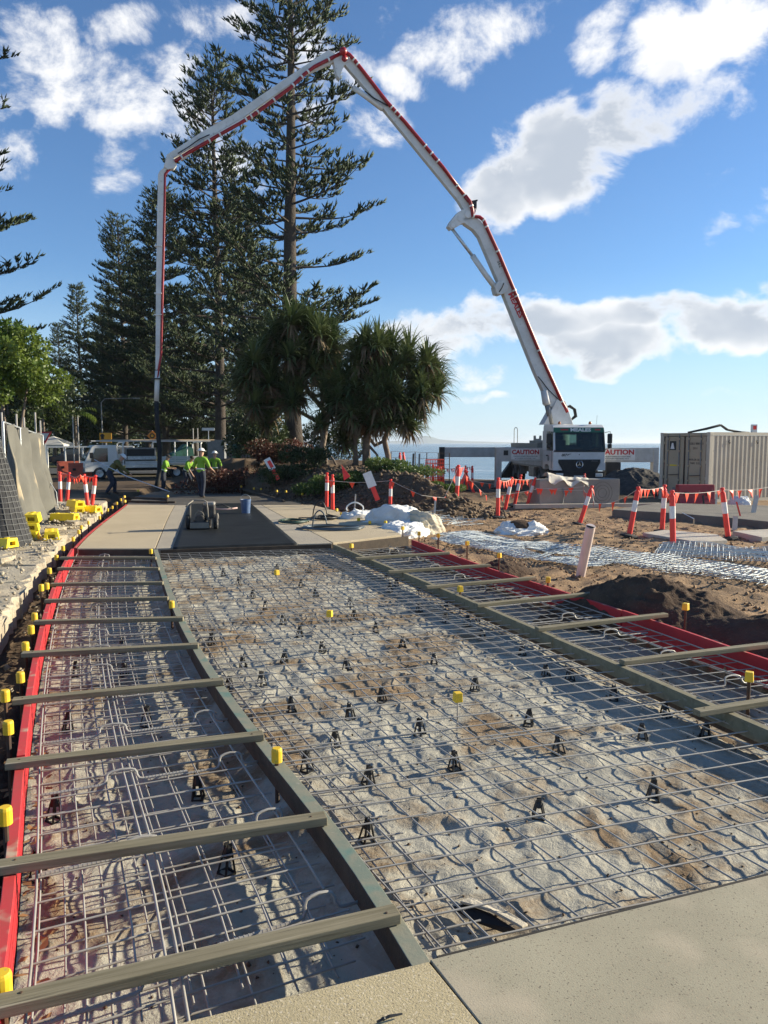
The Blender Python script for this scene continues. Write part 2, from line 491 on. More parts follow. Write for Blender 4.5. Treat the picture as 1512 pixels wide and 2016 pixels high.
def gz(x, y, fine=True):
    x = np.asarray(x, float); y = np.asarray(y, float)
    z = -.20 + .10 * (fbm2(x * .3 + 5, y * .3, 3, 2) - .5) - .10 * sstep(y, 15, 26) * sstep(x, 1, 4)
    z = np.where(x < -6, z * .3 - .02, z)
    if fine:
        rough = sstep(x, RIGHT.xat(y) - .2, RIGHT.xat(y) + .6) * (1 - sstep(y, 32, 45))
        z = z + rough * (.10 * (ridged(x * 1.25, y * 1.7, 3, 4) - .6) + .085 * (ridged(x * 2.9, y * 2.9, 3, 19) - .6) + .06 * (fbm2(x * 5.5, y * 5.5, 2, 9) - .5))
    # garden mound
    sd = poly_sd(x, y, MOUND)
    h = sstep(sd, -.3, 2.6)
    z = z + h * (1.02 + .25 * (fbm2(x * .5, y * .5, 3, 6) - .5)) + (sstep(sd, -.5, .6) * (.34 * (ridged(x * 1.1, y * 1.1, 4, 7) - .55)) if fine else 0)
    # excavated bay and the trench beside it
    xl = LEFT.xat(y); xr = RIGHT.xat(y); xk = KERB.xat(y)
    inbay = (x > xl - .12) & (x < xr - .02) & (y < 38)
    z = np.where(inbay, -.62, z)
    tr = (x <= xl - .12) & (x > xk - .05) & (y < 31)
    z = np.where(tr, -.40 + .10 * (ridged(x * 3, y * 3, 3, 3) - .5), z)
    z = np.where((x <= xk - .05) & (x > xk - 2.6) & (y < 27), -.2, z)
    # the beach falls away to the sea
    s = sstep(y + .25 * np.maximum(x - 6, 0) * 0, 46, 74) * sstep(x + .10 * y, -.5, 3.0)
    z = z * (1 - s) + s * (-7.0)
    return z
GRID = {}
def gzs(x, y):
    xs, ys, Z = GRID['xs'], GRID['ys'], GRID['Z']
    i = min(max(int(np.searchsorted(xs, x)) - 1, 0), len(xs) - 2); j = min(max(int(np.searchsorted(ys, y)) - 1, 0), len(ys) - 2)
    u = (x - xs[i]) / (xs[i + 1] - xs[i]); v = (y - ys[j]) / (ys[j + 1] - ys[j])
    return float((Z[i, j] * (1 - u) + Z[i + 1, j] * u) * (1 - v) + (Z[i, j + 1] * (1 - u) + Z[i + 1, j + 1] * u) * v)

def lines(segs):
    out = []
    for a, b, st in segs:
        n = max(1, int(round((b - a) / st)))
        out.extend(list(np.linspace(a, b, n, endpoint=False)))
    out.append(segs[-1][1])
    return np.array(out)

# ------------------------------------------------------------------ ground
def soil_material():
    m = bpy.data.materials.new('churned_soil'); m.use_nodes = True
    nt = m.node_tree; N = nt.nodes.new; L = nt.links.new; b = nt.nodes['Principled BSDF']
    b.inputs['Roughness'].default_value = .95; b.inputs['Specular IOR Level'].default_value = .2
    g = N('ShaderNodeNewGeometry')
    def nz(s, d=6):
        n = N('ShaderNodeTexNoise'); n.inputs['Scale'].default_value = s; n.inputs['Detail'].default_value = d; n.inputs['Roughness'].default_value = .65
        L(g.outputs['Position'], n.inputs['Vector']); return n.outputs['Fac']
    def rng(v, a, c):
        r = N('ShaderNodeMapRange'); r.inputs['From Min'].default_value = a; r.inputs['From Max'].default_value = c; L(v, r.inputs['Value']); return r.outputs[0]
    def mix(f, A, B):
        x = N('ShaderNodeMix'); x.data_type = 'RGBA'; L(f, x.inputs['Factor'])
        for k, q in (('A', A), ('B', B)):
            if isinstance(q, tuple): x.inputs[k].default_value = (*q, 1)
            else: L(q, x.inputs[k])
        return x.outputs['Result']
    sand = mix(rng(nz(.9), .38, .62), (.36, .235, .135), (.27, .18, .105))
    sand = mix(rng(nz(11, 4), .55, .75), sand, (.15, .10, .065))
    sand = mix(rng(nz(24, 3), .62, .8), sand, (.44, .33, .22))
    dark = mix(rng(nz(2.2), .35, .65), (.085, .058, .038), (.13, .092, .06))
    dark = mix(rng(nz(14, 4), .6, .8), dark, (.20, .15, .10))
    a = N('ShaderNodeAttribute'); a.attribute_name = 'soil'
    col = mix(a.outputs['Fac'], sand, dark)
    a2 = N('ShaderNodeAttribute'); a2.attribute_name = 'grass'
    gcol = mix(rng(nz(1.3), .4, .6), (.06, .085, .025), (.115, .11, .045))
    col = mix(a2.outputs['Fac'], col, gcol)
    L(col, b.inputs['Base Color'])
    bp = N('ShaderNodeBump'); bp.inputs['Strength'].default_value = .8; bp.inputs['Distance'].default_value = .03
    L(nz(28, 5), bp.inputs['Height']); L(bp.outputs[0], b.inputs['Normal'])
    return m
M_soil = soil_material()
def build_ground():
    xs = lines([(-420, -60, 40), (-60, -14, 4), (-14, -9, .5), (-9, 9.5, .075), (9.5, 22, .4), (22, 60, 3), (60, 460, 40)])
    ys = lines([(-12, 1.5, 1.0), (1.5, 7, .1), (7, 27, .075), (27, 34, .15), (34, 50, .5), (50, 90, 2), (90, 420, 30)])
    X, Y = np.meshgrid(xs, ys, indexing='ij')
    Z = gz(X, Y)
    GRID.update(xs=xs, ys=ys, Z=Z)
    V = np.stack([X.ravel(), Y.ravel(), Z.ravel()], 1)
    o = np_mesh('ground', V, grid_faces(len(xs), len(ys)), M_soil, smooth=True)
    sd = poly_sd(X, Y, MOUND)
    soil = np.clip(sstep(sd, -.8, .3) + ((X < LEFT.xat(Y) - .0) & (X > KERB.xat(Y) - .4) & (Y < 31)) + sstep(Y, 27, 31) * sstep(-X, -30, -4) + sstep(Y, 30, 36), 0, 1)
    grass = sstep(-X - .14 * Y, 1.5, 5) * sstep(Y, 40, 55) * .8
    for nm, arr in (('soil', soil), ('grass', grass)):
        at = o.data.attributes.new(nm, 'FLOAT', 'POINT'); at.data.foreach_set('value', arr.ravel().astype(np.float32))
    tag(o, 'churned sandy brown soil of the work site', kind='structure')
build_ground()

# ------------------------------------------------------------------ sea and island
def sea_material():
    m = bpy.data.materials.new('sea_water'); m.use_nodes = True
    nt = m.node_tree; N = nt.nodes.new; L = nt.links.new; b = nt.nodes['Principled BSDF']
    b.inputs['Roughness'].default_value = .22; b.inputs['IOR'].default_value = 1.33
    g = N('ShaderNodeNewGeometry')
    mp = N('ShaderNodeMapping'); mp.inputs['Scale'].default_value = (.05, .12, 1); L(g.outputs['Position'], mp.inputs[0])
    n1 = N('ShaderNodeTexNoise'); n1.inputs['Scale'].default_value = 1.6; n1.inputs['Detail'].default_value = 7; L(mp.outputs[0], n1.inputs['Vector'])
    bp = N('ShaderNodeBump'); bp.inputs['Strength'].default_value = .55; bp.inputs['Distance'].default_value = 3.0; L(n1.outputs['Fac'], bp.inputs['Height']); L(bp.outputs[0], b.inputs['Normal'])
    mp2 = N('ShaderNodeMapping'); mp2.inputs['Scale'].default_value = (.012, .07, 1); L(g.outputs['Position'], mp2.inputs[0])
    n2 = N('ShaderNodeTexNoise'); n2.inputs['Scale'].default_value = 2.2; n2.inputs['Detail'].default_value = 8; n2.inputs['Roughness'].default_value = .7; L(mp2.outputs[0], n2.inputs['Vector'])
    sp = N('ShaderNodeSeparateXYZ'); L(g.outputs['Position'], sp.inputs[0])
    near = N('ShaderNodeMapRange'); near.inputs['From Min'].default_value = 330; near.inputs['From Max'].default_value = 110; near.inputs['To Min'].default_value = -.2; near.inputs['To Max'].default_value = .14; L(sp.outputs[1], near.inputs['Value'])
    ad = N('ShaderNodeMath'); ad.operation = 'ADD'; L(n2.outputs['Fac'], ad.inputs[0]); L(near.outputs[0], ad.inputs[1])
    fm = N('ShaderNodeMapRange'); fm.inputs['From Min'].default_value = .60; fm.inputs['From Max'].default_value = .68; L(ad.outputs[0], fm.inputs['Value'])
    mx = N('ShaderNodeMix'); mx.data_type = 'RGBA'; mx.inputs['A'].default_value = (.075, .16, .22, 1); mx.inputs['B'].default_value = (.75, .77, .78, 1)
    L(fm.outputs[0], mx.inputs['Factor']); L(mx.outputs['Result'], b.inputs['Base Color'])
    return m
s_ = MB(); s_.add([(-9000, 55, -4.6), (22000, 55, -4.6), (22000, 26000, -4.6), (-9000, 26000, -4.6)], [(0, 1, 2, 3)])
tag(s_.build('sea', sea_material(), origin=False), 'blue sea beyond the building site', kind='structure')
def build_island():
    b = MB(); Y = 9500
    pts = [(690, 871.5), (760, 869), (800, 867), (822, 861), (838, 858), (850, 860), (866, 865), (900, 868), (960, 869.5), (1030, 871.6)]
    for i in range(len(pts) - 1):
        p = D(*pts[i], Y); q = D(*pts[i + 1], Y)
        for (a, c) in ((p, q),):
            lo0 = Vector((a.x, Y, -5)); lo1 = Vector((c.x, Y, -5))
            dep0 = 6 * max(3, a.z); dep1 = 6 * max(3, c.z)
            b.add([lo0 - Vector((0, dep0, 0)), lo1 - Vector((0, dep1, 0)), (c.x, Y, c.z), (a.x, Y, a.z), lo0 + Vector((0, dep0, 0)), lo1 + Vector((0, dep1, 0))], [(0, 1, 2, 3), (3, 2, 5, 4)])
    tag(b.build('island_hill', mat('island_green', (.05, .075, .035), .9, var=.3, vs=.004), origin=False), 'low far island with one peak on the horizon', kind='structure')
build_island()

# ------------------------------------------------------------------ slabs
M_agg = mat('exposed_aggregate_tan', (.47, .385, .225), .85, col2=(.40, .325, .19), vs=1.7, bump=.5, bs=120, bdist=.008, mixs=[((.13, .095, .065), 110, .60, .70), ((.62, .53, .38), 80, .56, .70), ((.25, .19, .12), 2.2, .60, .85)])
M_conc = mat('smooth_concrete', (.375, .335, .235), .8, col2=(.295, .262, .182), vs=1.4, bump=.25, bs=160, bdist=.006, mixs=[((.12, .10, .07), 120, .625, .68), ((.44, .37, .265), 2.3, .54, .72), ((.15, .12, .085), 3.1, .62, .85), ((.36, .29, .2), 150, .58, .7)])
M_conc_f = mat('far_slab_grey', (.40, .345, .26), .85, col2=(.345, .30, .235), vs=.9, bump=.5, bs=60, mixs=[((.2, .165, .12), 60, .64, .74)])
M_agg_f = mat('far_slab_tan', (.50, .41, .275), .85, col2=(.44, .355, .235), vs=.7, bump=.6, bs=60, mixs=[((.22, .17, .12), 45, .64, .74)])
def slab(name, poly, m, label, z1=0.0, th=.3, bev=.006):
    b = MB(); b.prism([(p[0], p[1], z1 - th) for p in poly], (0, 0, th))
    o = b.build(name, m, bevel=bev)
    return tag(o, label, kind='structure')
def shrink(poly, d):
    p = np.array(poly, float); c = p.mean(0); v = c - p; return p + v / np.linalg.norm(v, axis=1)[:, None] * d
slab('slab', [(-1.17, 2.165), (.163, 2.642), (.315, 2.335), (.63, 1.7), (1.35, .2), (2.3, -2), (-.7, -2), (-1.0, 1.55)], M_agg, 'tan exposed-aggregate slab in the near foreground', bev=.003)
slab('slab', [(.170, 2.650), (1.69, 3.20), (3.5, 3.84), (6.5, -2), (2.305, -2), (1.355, .2), (.635, 1.7), (.320, 2.335)], M_conc, 'smooth grey concrete slab in the near right corner', z1=.002, bev=.003)
C2 = Curve2([(-4.13, 13.64), (-5.49, 19.24), (-6.42, 23.3)], 2)
R2 = Curve2([(-.98, 14.45), (-1.94, 17.46), (-3.75, 23.3)], 2)
def strip(ca, cb, ya, yb, n=14, off=.008):
    ta = np.linspace(0, 1, n)
    A = [(float(ca.xat(y)) + off, y) for y in np.linspace(ya[0], ya[1], n)]
    B = [(float(cb.xat(y)) - off, y) for y in np.linspace(yb[1], yb[0], n)]
    return A + B
pl = strip(LEFT, C2, (13.66, 23.5), (13.66, 23.3), off=.05); pl = [(x - (.042 if i >= 14 else 0) * -1, y) for i, (x, y) in enumerate(pl)]
slab('slab', pl, M_agg_f, 'tan slab strip behind the left open bay', z1=0)
slab('slab', strip(C2, R2, (13.66, 23.3), (14.4, 23.3)), M_conc_f, 'greyer middle slab strip half under the black sheet', z1=0)
slab('slab', strip(R2, RIGHT, (14.45, 23.3), (15.75, 23.4)), M_agg_f, 'tan slab strip with the coiled hoses on it', z1=0)

# dark expansion strip along the near slab edge
b = MB(); b.beam((.20, 2.672, -.06), (3.45, 3.853, -.06), .018, .11)
tag(b.build('expansion_strip', mat('joint_filler', (.03, .026, .022), .9)), 'thin dark filler strip along the edge of the smooth grey slab', 'joint strip')

# black plastic sheet over the middle of the far slab
def black_sheet():
    nu, nv = 26, 90
    U, Vv = np.meshgrid(np.linspace(0, 1, nu), np.linspace(-.03, 1, nv), indexing='ij')
    l = np.array([(-3.80, 13.60), (-6.05, 23.6)]); r = np.array([(-1.62, 14.18), (-4.2, 23.9)])
    t = np.clip(Vv, 0, 1)
    Lp = l[0] + (l[1] - l[0]) * t[..., None]; Rp = r[0] + (r[1] - r[0]) * t[..., None]
    XY = Lp * (1 - U[..., None]) + Rp * U[..., None]
    Z = .012 + .008 * ridged(XY[..., 0] * .8, XY[..., 1] * 3.2, 3, 3) + .006 * fbm2(XY[..., 0] * 2, XY[..., 1] * 5, 3, 5)
    fr = Vv < 0.0
    Z = np.where(fr, -.21, Z)
    XY[..., 1] = np.where(fr, XY[..., 1] - .035, XY[..., 1])
    V = np.concatenate([XY, Z[..., None]], -1).reshape(-1, 3)
    lo = V.min(0); c = np.array([V[:, 0].mean(), V[:, 1].mean(), 0])
    o = np_mesh('plastic_sheet', V - c, grid_faces(nu, nv), mat('black_poly_sheet', (.012, .014, .015), .5, var=.4, vs=2, bump=.3, bs=14, spec=.3), smooth=True)
    o.location = c
    sm = o.modifiers.new('thick', 'SOLIDIFY'); sm.thickness = .004
    tag(o, 'black plastic sheet laid over the middle of the far slab', 'plastic sheet')
black_sheet()

# ------------------------------------------------------------------ geotextile under the reinforcement
def fabric_material():
    m = bpy.data.materials.new('geotextile'); m.use_nodes = True
    nt = m.node_tree; N = nt.nodes.new; L = nt.links.new; b = nt.nodes['Principled BSDF']
    b.inputs['Roughness'].default_value = .95; b.inputs['Specular IOR Level'].default_value = .15
    g = N('ShaderNodeNewGeometry')
    def nz(s, d=6, dist=0):
        n = N('ShaderNodeTexNoise'); n.inputs['Scale'].default_value = s; n.inputs['Detail'].default_value = d; n.inputs['Roughness'].default_value = .65; n.inputs['Distortion'].default_value = dist
        L(g.outputs['Position'], n.inputs['Vector']); return n.outputs['Fac']
    def rng(v, a, c, hi=1):
        r = N('ShaderNodeMapRange'); r.inputs['From Min'].default_value = a; r.inputs['From Max'].default_value = c; r.inputs['To Max'].default_value = hi; L(v, r.inputs['Value']); return r.outputs[0]
    def mix(f, A, B):
        x = N('ShaderNodeMix'); x.data_type = 'RGBA'; L(f, x.inputs['Factor'])
        for k, q in (('A', A), ('B', B)):
            if isinstance(q, tuple): x.inputs[k].default_value = (*q, 1)
            else: L(q, x.inputs[k])
        return x.outputs['Result']
    c = mix(rng(nz(1.6), .35, .65), (.46, .43, .35), (.34, .325, .275))
    c = mix(rng(nz(1.05, 8, .8), .47, .60, .92), c, (.22, .145, .08))
    c = mix(rng(nz(26, 4), .62, .78, .9), c, (.13, .085, .05))
    c = mix(rng(nz(60, 3), .55, .8, .5), c, (.50, .46, .38))
    L(c, b.inputs['Base Color'])
    bp = N('ShaderNodeBump'); bp.inputs['Strength'].default_value = .7; bp.inputs['Distance'].default_value = .02
    L(nz(22, 6, .4), bp.inputs['Height']); L(bp.outputs[0], b.inputs['Normal'])
    return m
FAB_Z = -.19
def fab_z(x, y):
    x = np.asarray(x, float); y = np.asarray(y, float)
    wob = fbm2(x * 1.1, y * 1.1, 3, 12) - .5
    big = fbm2(x * 1.5, y * 1.5, 2, 40) - .5
    r = ridged((x + .42 * y) * 1.1 + wob * 1.6, (y - .42 * x) * .8 + wob * 1.6, 4, 21)
    r2 = ridged((x - .3 * y) * 3.3 + wob * 3, (y + .3 * x) * 2.2 - wob * 3, 3, 31)
    lump = np.clip(fbm2(x * 2.3 + 8, y * 2.3, 3, 51) - .55, 0, 1)
    edge = sstep(x - RT_N.xat(y), -.10, .12) + .75 * sstep(CTR_N.xat(y) - x, -.12, .2)
    f1 = fbm2((x + .3 * y) * 2.2, (y - .3 * x) * 1.6, 3, 61); f2 = fbm2((x - .5 * y) * 4.5 + 3, (y + .5 * x) * 3.5, 3, 71)
    crease = .018 * np.clip(1 - np.abs(f1 - .5) * 13, 0, 1) ** 1.5 + .011 * np.clip(1 - np.abs(f2 - .5) * 11, 0, 1) ** 1.5
    return FAB_Z + crease - .006 + .02 * big + .014 * (r - .62) + .012 * (r2 - .6) + .02 * lump + .009 * (ridged(x * 8 + wob * 4, y * 7, 2, 81) - .6) + .010 * (fbm2(x * 14, y * 14, 2, 14) - .5) - .13 * edge
def build_fabric():
    nu, nv = 190, 400
    u = np.linspace(0.004, .996, nu); v = np.linspace(0, 1, nv)
    v = v ** 1.25
    A = LEFT_N.at(v); B = RIGHT_N.at(v)
    XY = A[None] * (1 - u[:, None, None]) + B[None] * u[:, None, None]
    Z = fab_z(XY[..., 0], XY[..., 1])
    V = np.concatenate([XY, Z[..., None]], -1).reshape(-1, 3)
    o = np_mesh('geotextile_ground', V, grid_faces(nu, nv), fabric_material(), smooth=True)
    tag(o, 'crumpled grey geotextile under the steel mesh', kind='structure')
build_fabric()

# wet pour area beyond the far slab, tree shade put into its dark colour
def build_pour():
    nu, nv = 60, 60
    Y0 = np.linspace(23.42, 38.3, nv); XY = np.zeros((nu, nv, 2)); u = np.linspace(0, 1, nu)
    for j, y in enumerate(Y0):
        a = float(LEFT.xat(y)) - .1; c = float(RIGHT.xat(y)) + .1
        XY[:, j, 0] = a + (c - a) * u; XY[:, j, 1] = y
    Z = -.10 - .2 * sstep(XY[..., 1], 28, 33) + .06 * (ridged(XY[..., 0] * .7, XY[..., 1] * 1.5, 3, 8) - .5)
    V = np.concatenate([XY, Z[..., None]], -1).reshape(-1, 3)
    o = np_mesh('subgrade', V, grid_faces(nu, nv), mat('wet_shaded_concrete', (.085, .075, .062), .55, col2=(.12, .105, .085), vs=1.2, bump=.5, bs=18), smooth=True)
    tag(o, 'wet ground of the pour beyond the slab, darkened for tree shade', kind='structure')
build_pour()

# road and kerb at the back left
b = MB(); b.add([(-60, 43, .03), (-9.5, 47.5, .03), (-13, 56, .03), (-70, 60, .03)], [(0, 1, 2, 3)])
tag(b.build('road', mat('asphalt', (.06, .06, .06), .9, var=.2, vs=2, bump=.4, bs=60), origin=False), 'grey road behind the work area', kind='structure')

# ------------------------------------------------------------------ formwork
ORD = ['nearest', 'second', 'third', 'fourth', 'fifth', 'sixth', 'seventh', 'eighth', 'ninth', 'tenth', 'eleventh', 'twelfth', 'thirteenth', 'fourteenth', 'fifteenth', 'sixteenth', 'seventeenth', 'eighteenth', 'nineteenth', 'twentieth', 'twenty-first', 'twenty-second', 'twenty-third', 'twenty-fourth', 'twenty-fifth', 'twenty-sixth', 'twenty-seventh', 'twenty-eighth', 'twenty-ninth', 'thirtieth']
def ordw(i):
    if i < len(ORD): return ORD[i]
    n = i + 1; q, r = divmod(n, 10)
    return {3: 'thirt', 4: 'fort', 5: 'fift'}[q] + 'ieth' if r == 0 else {3: 'thirty', 4: 'forty', 5: 'fifty'}[q] + '-' + ['', 'first', 'second', 'third', 'fourth', 'fifth', 'sixth', 'seventh', 'eighth', 'ninth'][r]
def ribbon(b, curve, t0, t1, n, w, z0, z1, off=0.0, mi=0, topmi=None):
    """a board standing on edge that follows a plan curve"""
    tt = np.linspace(t0, t1, n)
    p = curve.at(tt)
    vs = []
    for i, t in enumerate(tt):
        tx, ty = curve.tan(float(t)); nx, ny = ty, -tx         # to the right of the travel direction
        for o_ in (off - w / 2, off + w / 2):
            vs.append((p[i, 0] + nx * o_, p[i, 1] + ny * o_, z0)); vs.append((p[i, 0] + nx * o_, p[i, 1] + ny * o_, z1))
    fs = []; ms = []
    for i in range(n - 1):
        a = i * 4; c = a + 4
        fs += [(a, c, c + 1, a + 1), (a + 1, c + 1, c + 3, a + 3), (a + 2, a + 3, c + 3, c + 2), (a, a + 2, c + 2, c)]
        ms += [mi, mi if topmi is None else topmi, mi, mi]
    fs += [(0, 1, 3, 2), ((n - 1) * 4, (n - 1) * 4 + 2, (n - 1) * 4 + 3, (n - 1) * 4 + 1)]; ms += [mi, mi]
    base = len(b.v); b.v.extend(vs); b.f.extend([tuple(i + base for i in f) for f in fs]); b.m.extend(ms)

def form_board(name, curve, lengths, w, z0, z1, label, mats, off=0.0, ledge=None, wave=0):
    t = thing(name, (*curve.xy(0.0), z0), label, 'formwork')
    ts = lengths
    for i in range(len(ts) - 1):
        b = MB(); dz = (.004 if i % 2 else 0.0)
        ribbon(b, curve, ts[i] + .0006, ts[i + 1] - .0006, max(4, int((ts[i + 1] - ts[i]) * 40)), w, z0, z1 + dz, off + (.003 if i % 2 else 0), 0, 1)
        b.build('board', mats, t, world=True, bevel=.003)
    if ledge:
        lw, lz0, lz1, loff, lm = ledge
        for i in range(len(ts) - 1):
            b = MB(); ribbon(b, curve, ts[i] + .0006, ts[i + 1] - .0006, max(4, int((ts[i + 1] - ts[i]) * 40)), lw, lz0, lz1, loff)
            b.build('packer', lm, t, world=True)
    return t
form_board('edge_form', LEFT_N, [0, .22, .5, .78, 1], .05, -.22, 0, 'red-faced form board along the left edge of the open bay', [M_red, M_redtop])
form_board('edge_form', RIGHT_N, [0, .2, .42, .7, 1], .035, -.26, 0, 'red-faced form board along the right edge of the open bay', [M_red, M_redtop])
form_board('divider_form', CTR_N, [0, .3, .62, 1], .075, -.055, 0, 'green-stained timber divider between the left strip and the middle bay', [M_form_d, M_form_g], 0, (.045, -.135, -.057, -.008, M_form_d))
form_board('divider_form', RT_N, [0, .35, .7, 1], .06, -.112, 0, 'brown timber divider between the middle bay and the right strip', [M_form, M_form], 0, (.04, -.15, -.114, .004, M_form_d))
# red edge strip that carries on beside the far slab
b = MB(); ribbon(b, LEFT, LEFT.nearest(-5.66, 13.75), LEFT.nearest(-7.98, 23.58), 30, .045, -.25, -.004, .0)
tag(b.build('edge_strip', M_redtop), 'thin red form edge along the left of the far tan slab', 'formwork')
# stop ends in front of the far slab
for (a, c, lab) in (((-5.5, 13.62), (-4.2, 13.62), 'dark stop board closing the far end of the left strip'), ((-4.02, 13.58), (-1.0, 14.36), 'dark stop board below the edge of the black plastic sheet'), ((-.88, 14.36), (.50, 15.62), 'brown stop board closing the far end of the right strip')):
    b = MB(); b.beam((a[0], a[1], -.115), (c[0], c[1], -.115), .03, .2)
    tag(b.build('stop_board', M_form_d, bevel=.003), lab, 'formwork')

# cross timbers resting on the boards
barsL = [((0, 1985), (790, 1800)), ((0, 1708), (645, 1610)), ((20, 1503), (520, 1446)), ((32, 1378), (440, 1339)), ((48, 1286), (390, 1269)), ((72, 1223), (360, 1216)), ((92, 1181), (330, 1176)), ((103, 1149), (320, 1146)), ((116, 1118), (312, 1118)), ((120, 1097), (306, 1097))]
barsR = [((1385, 1400), (1700, 1350)), ((1235, 1301), (1530, 1266)), ((1065, 1236), (1316, 1208)), ((945, 1189), (1167, 1167)), ((845, 1154), (1056, 1136)), ((770, 1124), (966, 1111)), ((705, 1098), (886, 1087))]
def cross_timber(pa, pb, label, group, w=.078):
    z = .046
    a = P(*pa, z); c = P(*pb, z); a.z = c.z = .003 + .0225
    d = (c - a).normalized(); n = Vector((-d.y, d.x, 0))
    a = a - d * .03; a = a + n * w * .5; c = c + n * w * .5
    L0 = (c - a).length; b = MB(); b.beam((-L0 / 2, 0, 0), (L0 / 2, 0, 0), w, .043)
    o = b.build('cross_timber', M_grain, bevel=.004, origin=False)
    o.location = (a + c) / 2; o.rotation_euler = (random.uniform(-.03, .03), 0, math.atan2(d.y, d.x))
    tag(o, label, 'timber', group)
for i, (pa, pb) in enumerate(barsL):
    cross_timber(pa, pb, '%s cross timber spanning the left strip%s' % (ORD[i], '' if i == 0 else ', counted from the camera'), 'timbers across the left strip')
for i, (pa, pb) in enumerate(barsR):
    cross_timber(pa, pb, '%s cross timber spanning the right strip%s' % (ORD[i], '' if i == 0 else ', counted from the camera'), 'timbers across the right strip', w=.07)

# ------------------------------------------------------------------ capped stakes
def stake_proto(square=False, r=.014):
    t = thing('capped_stake', (0, 0, 0), 'stake', 'stake')
    b = MB(); b.tube([(0, 0, -.55), (0, 0, .0)], r, 8); b.build('post', M_rust, t, smooth=False)
    b = MB()
    if square: b.box((0, 0, .005), (.062, .062, .075), None, 0, .9)
    else: b.lathe([(.032, -.055), (.032, .015), (.029, .026), (.025, .03)], 14)
    b.build('cap', M_yel, t, smooth=False, bevel=.004 if square else 0)
    return t
SP_R = stake_proto(); SP_S = stake_proto(True)
_first = {}
def stake(px, py, z, label, group, proto, lean=0.0):
    """px, py: photo position of the cap; z: height of the post top"""
    p = P(px, py, z)
    if proto not in _first: _first[proto] = 1; o = proto
    else: o = copy_tree(proto)
    o.location = p; o.rotation_euler = (lean * .4, lean, random.uniform(0, 1.5))
    tag(o, label, 'stake', group)
    return o
lst = [(4, 1930, .06), (10, 1600, .14), (16, 1428, .14), (10, 1366, .10), (40, 1330, .05), (50, 1270, .05), (61, 1237, .05), (68, 1212, .05), (81, 1155, .10), (92, 1152, .04), (97, 1122, .05), (111, 1096, .05), (124, 1078, .04), (144, 1060, .03), (155, 1046, .03), (160, 1037, .02), (174, 1028, .03), (196, 1018, .02), (200, 1008, .02), (212, 1003, .02), (221, 998, .02), (230, 990, .05), (238, 983, .05)]
for i, (x, y, z) in enumerate(lst):
    stake(x, y, z, ('%s yellow-capped stake outside the left red board, counted from the camera' % ORD[i]).capitalize(), 'stakes along the left red board', SP_R if i > 3 or i == 1 else SP_R)
lst = [(545, 1482, .075, 'yellow-capped rusty stake against the centre divider between two cross timbers'), (338, 1188, .05, 'dusty capped stake on the centre divider beyond the fifth timber'), (297, 1084, .04, 'dusty capped stake at the far end of the centre divider')]
for x, y, z, lab in lst: stake(x, y, z, lab, 'stakes on the centre divider', SP_R)
lst = [(1475, 1333, .12, 'yellow-capped stake on the right divider at the right picture edge'), (906, 1160, .06, 'yellow-capped stake midway along the right divider'), (692, 1075, .05, 'yellow-capped stake at the far end of the right divider')]
for x, y, z, lab in lst: stake(x, y, z, lab, 'stakes on the right divider', SP_S)
lst = [(1350, 1195, .14), (1079, 1142, .06), (983, 1094, .14), (920, 1070, .16), (863, 1055, .12), (825, 1051, .08), (793, 1040, .08), (759, 1029, .07), (728, 1029, .05), (706, 1023, .04), (690, 1016, .03), (683, 1016, .03), (672, 1012, .03), (663, 1004, .05)]
for i, (x, y, z) in enumerate(lst):
    stake(x, y, z, '%s yellow-capped stake outside the right red board' % ORD[i].capitalize(), 'stakes along the right red board', SP_S)
lst = [(901, 1372, .05, 'large yellow square cap on a pin in the middle of the near mesh'), (649, 1208, .05, 'yellow square cap on a thin pin amid the middle mesh'), (545, 1127, .05, 'small yellow cap on a pin near the far end of the mesh')]
t = thing('level_pin', (0, 0, 0), 'pin', 'level pin')
b = MB(); b.tube([(0, 0, -.3), (0, 0, .0)], .006, 6); b.build('pin', M_wire, t)
b = MB(); b.box((0, 0, .0), (.06, .06, .07), None, 0, .92); b.build('cap', M_yel, t, bevel=.004)
for i, (x, y, z, lab) in enumerate(lst):
    o = t if i == 0 else copy_tree(t)
    o.location = P(x, y, .06); tag(o, lab, 'level pin', 'yellow level pins standing in the mesh'); o.rotation_euler = (0, 0, .3 + i)

# ------------------------------------------------------------------ reinforcing mesh
WR = .0047
def wire(pts, parent, r=WR, name='wire', n=6):
    b = MB(); b.tube(pts, r, n); o = b.build(name, M_wire, parent, world=True, smooth=True, angle=70); return o
def seg_in_poly(p, d, poly, smax=9.0):
    """the piece of the line p + s d inside the polygon"""
    s = np.arange(-smax, smax, .01)
    sd = poly_sd(p[0] + s * d[0], p[1] + s * d[1], poly)
    k = np.where(sd > 0)[0]
    return (s[k[0]], s[k[-1]]) if len(k) > 3 else None
def sag(x, y, z):
    return z + .004 * math.sin(x * 2.1 + y * 1.3) * math.cos(y * 1.7 - x)

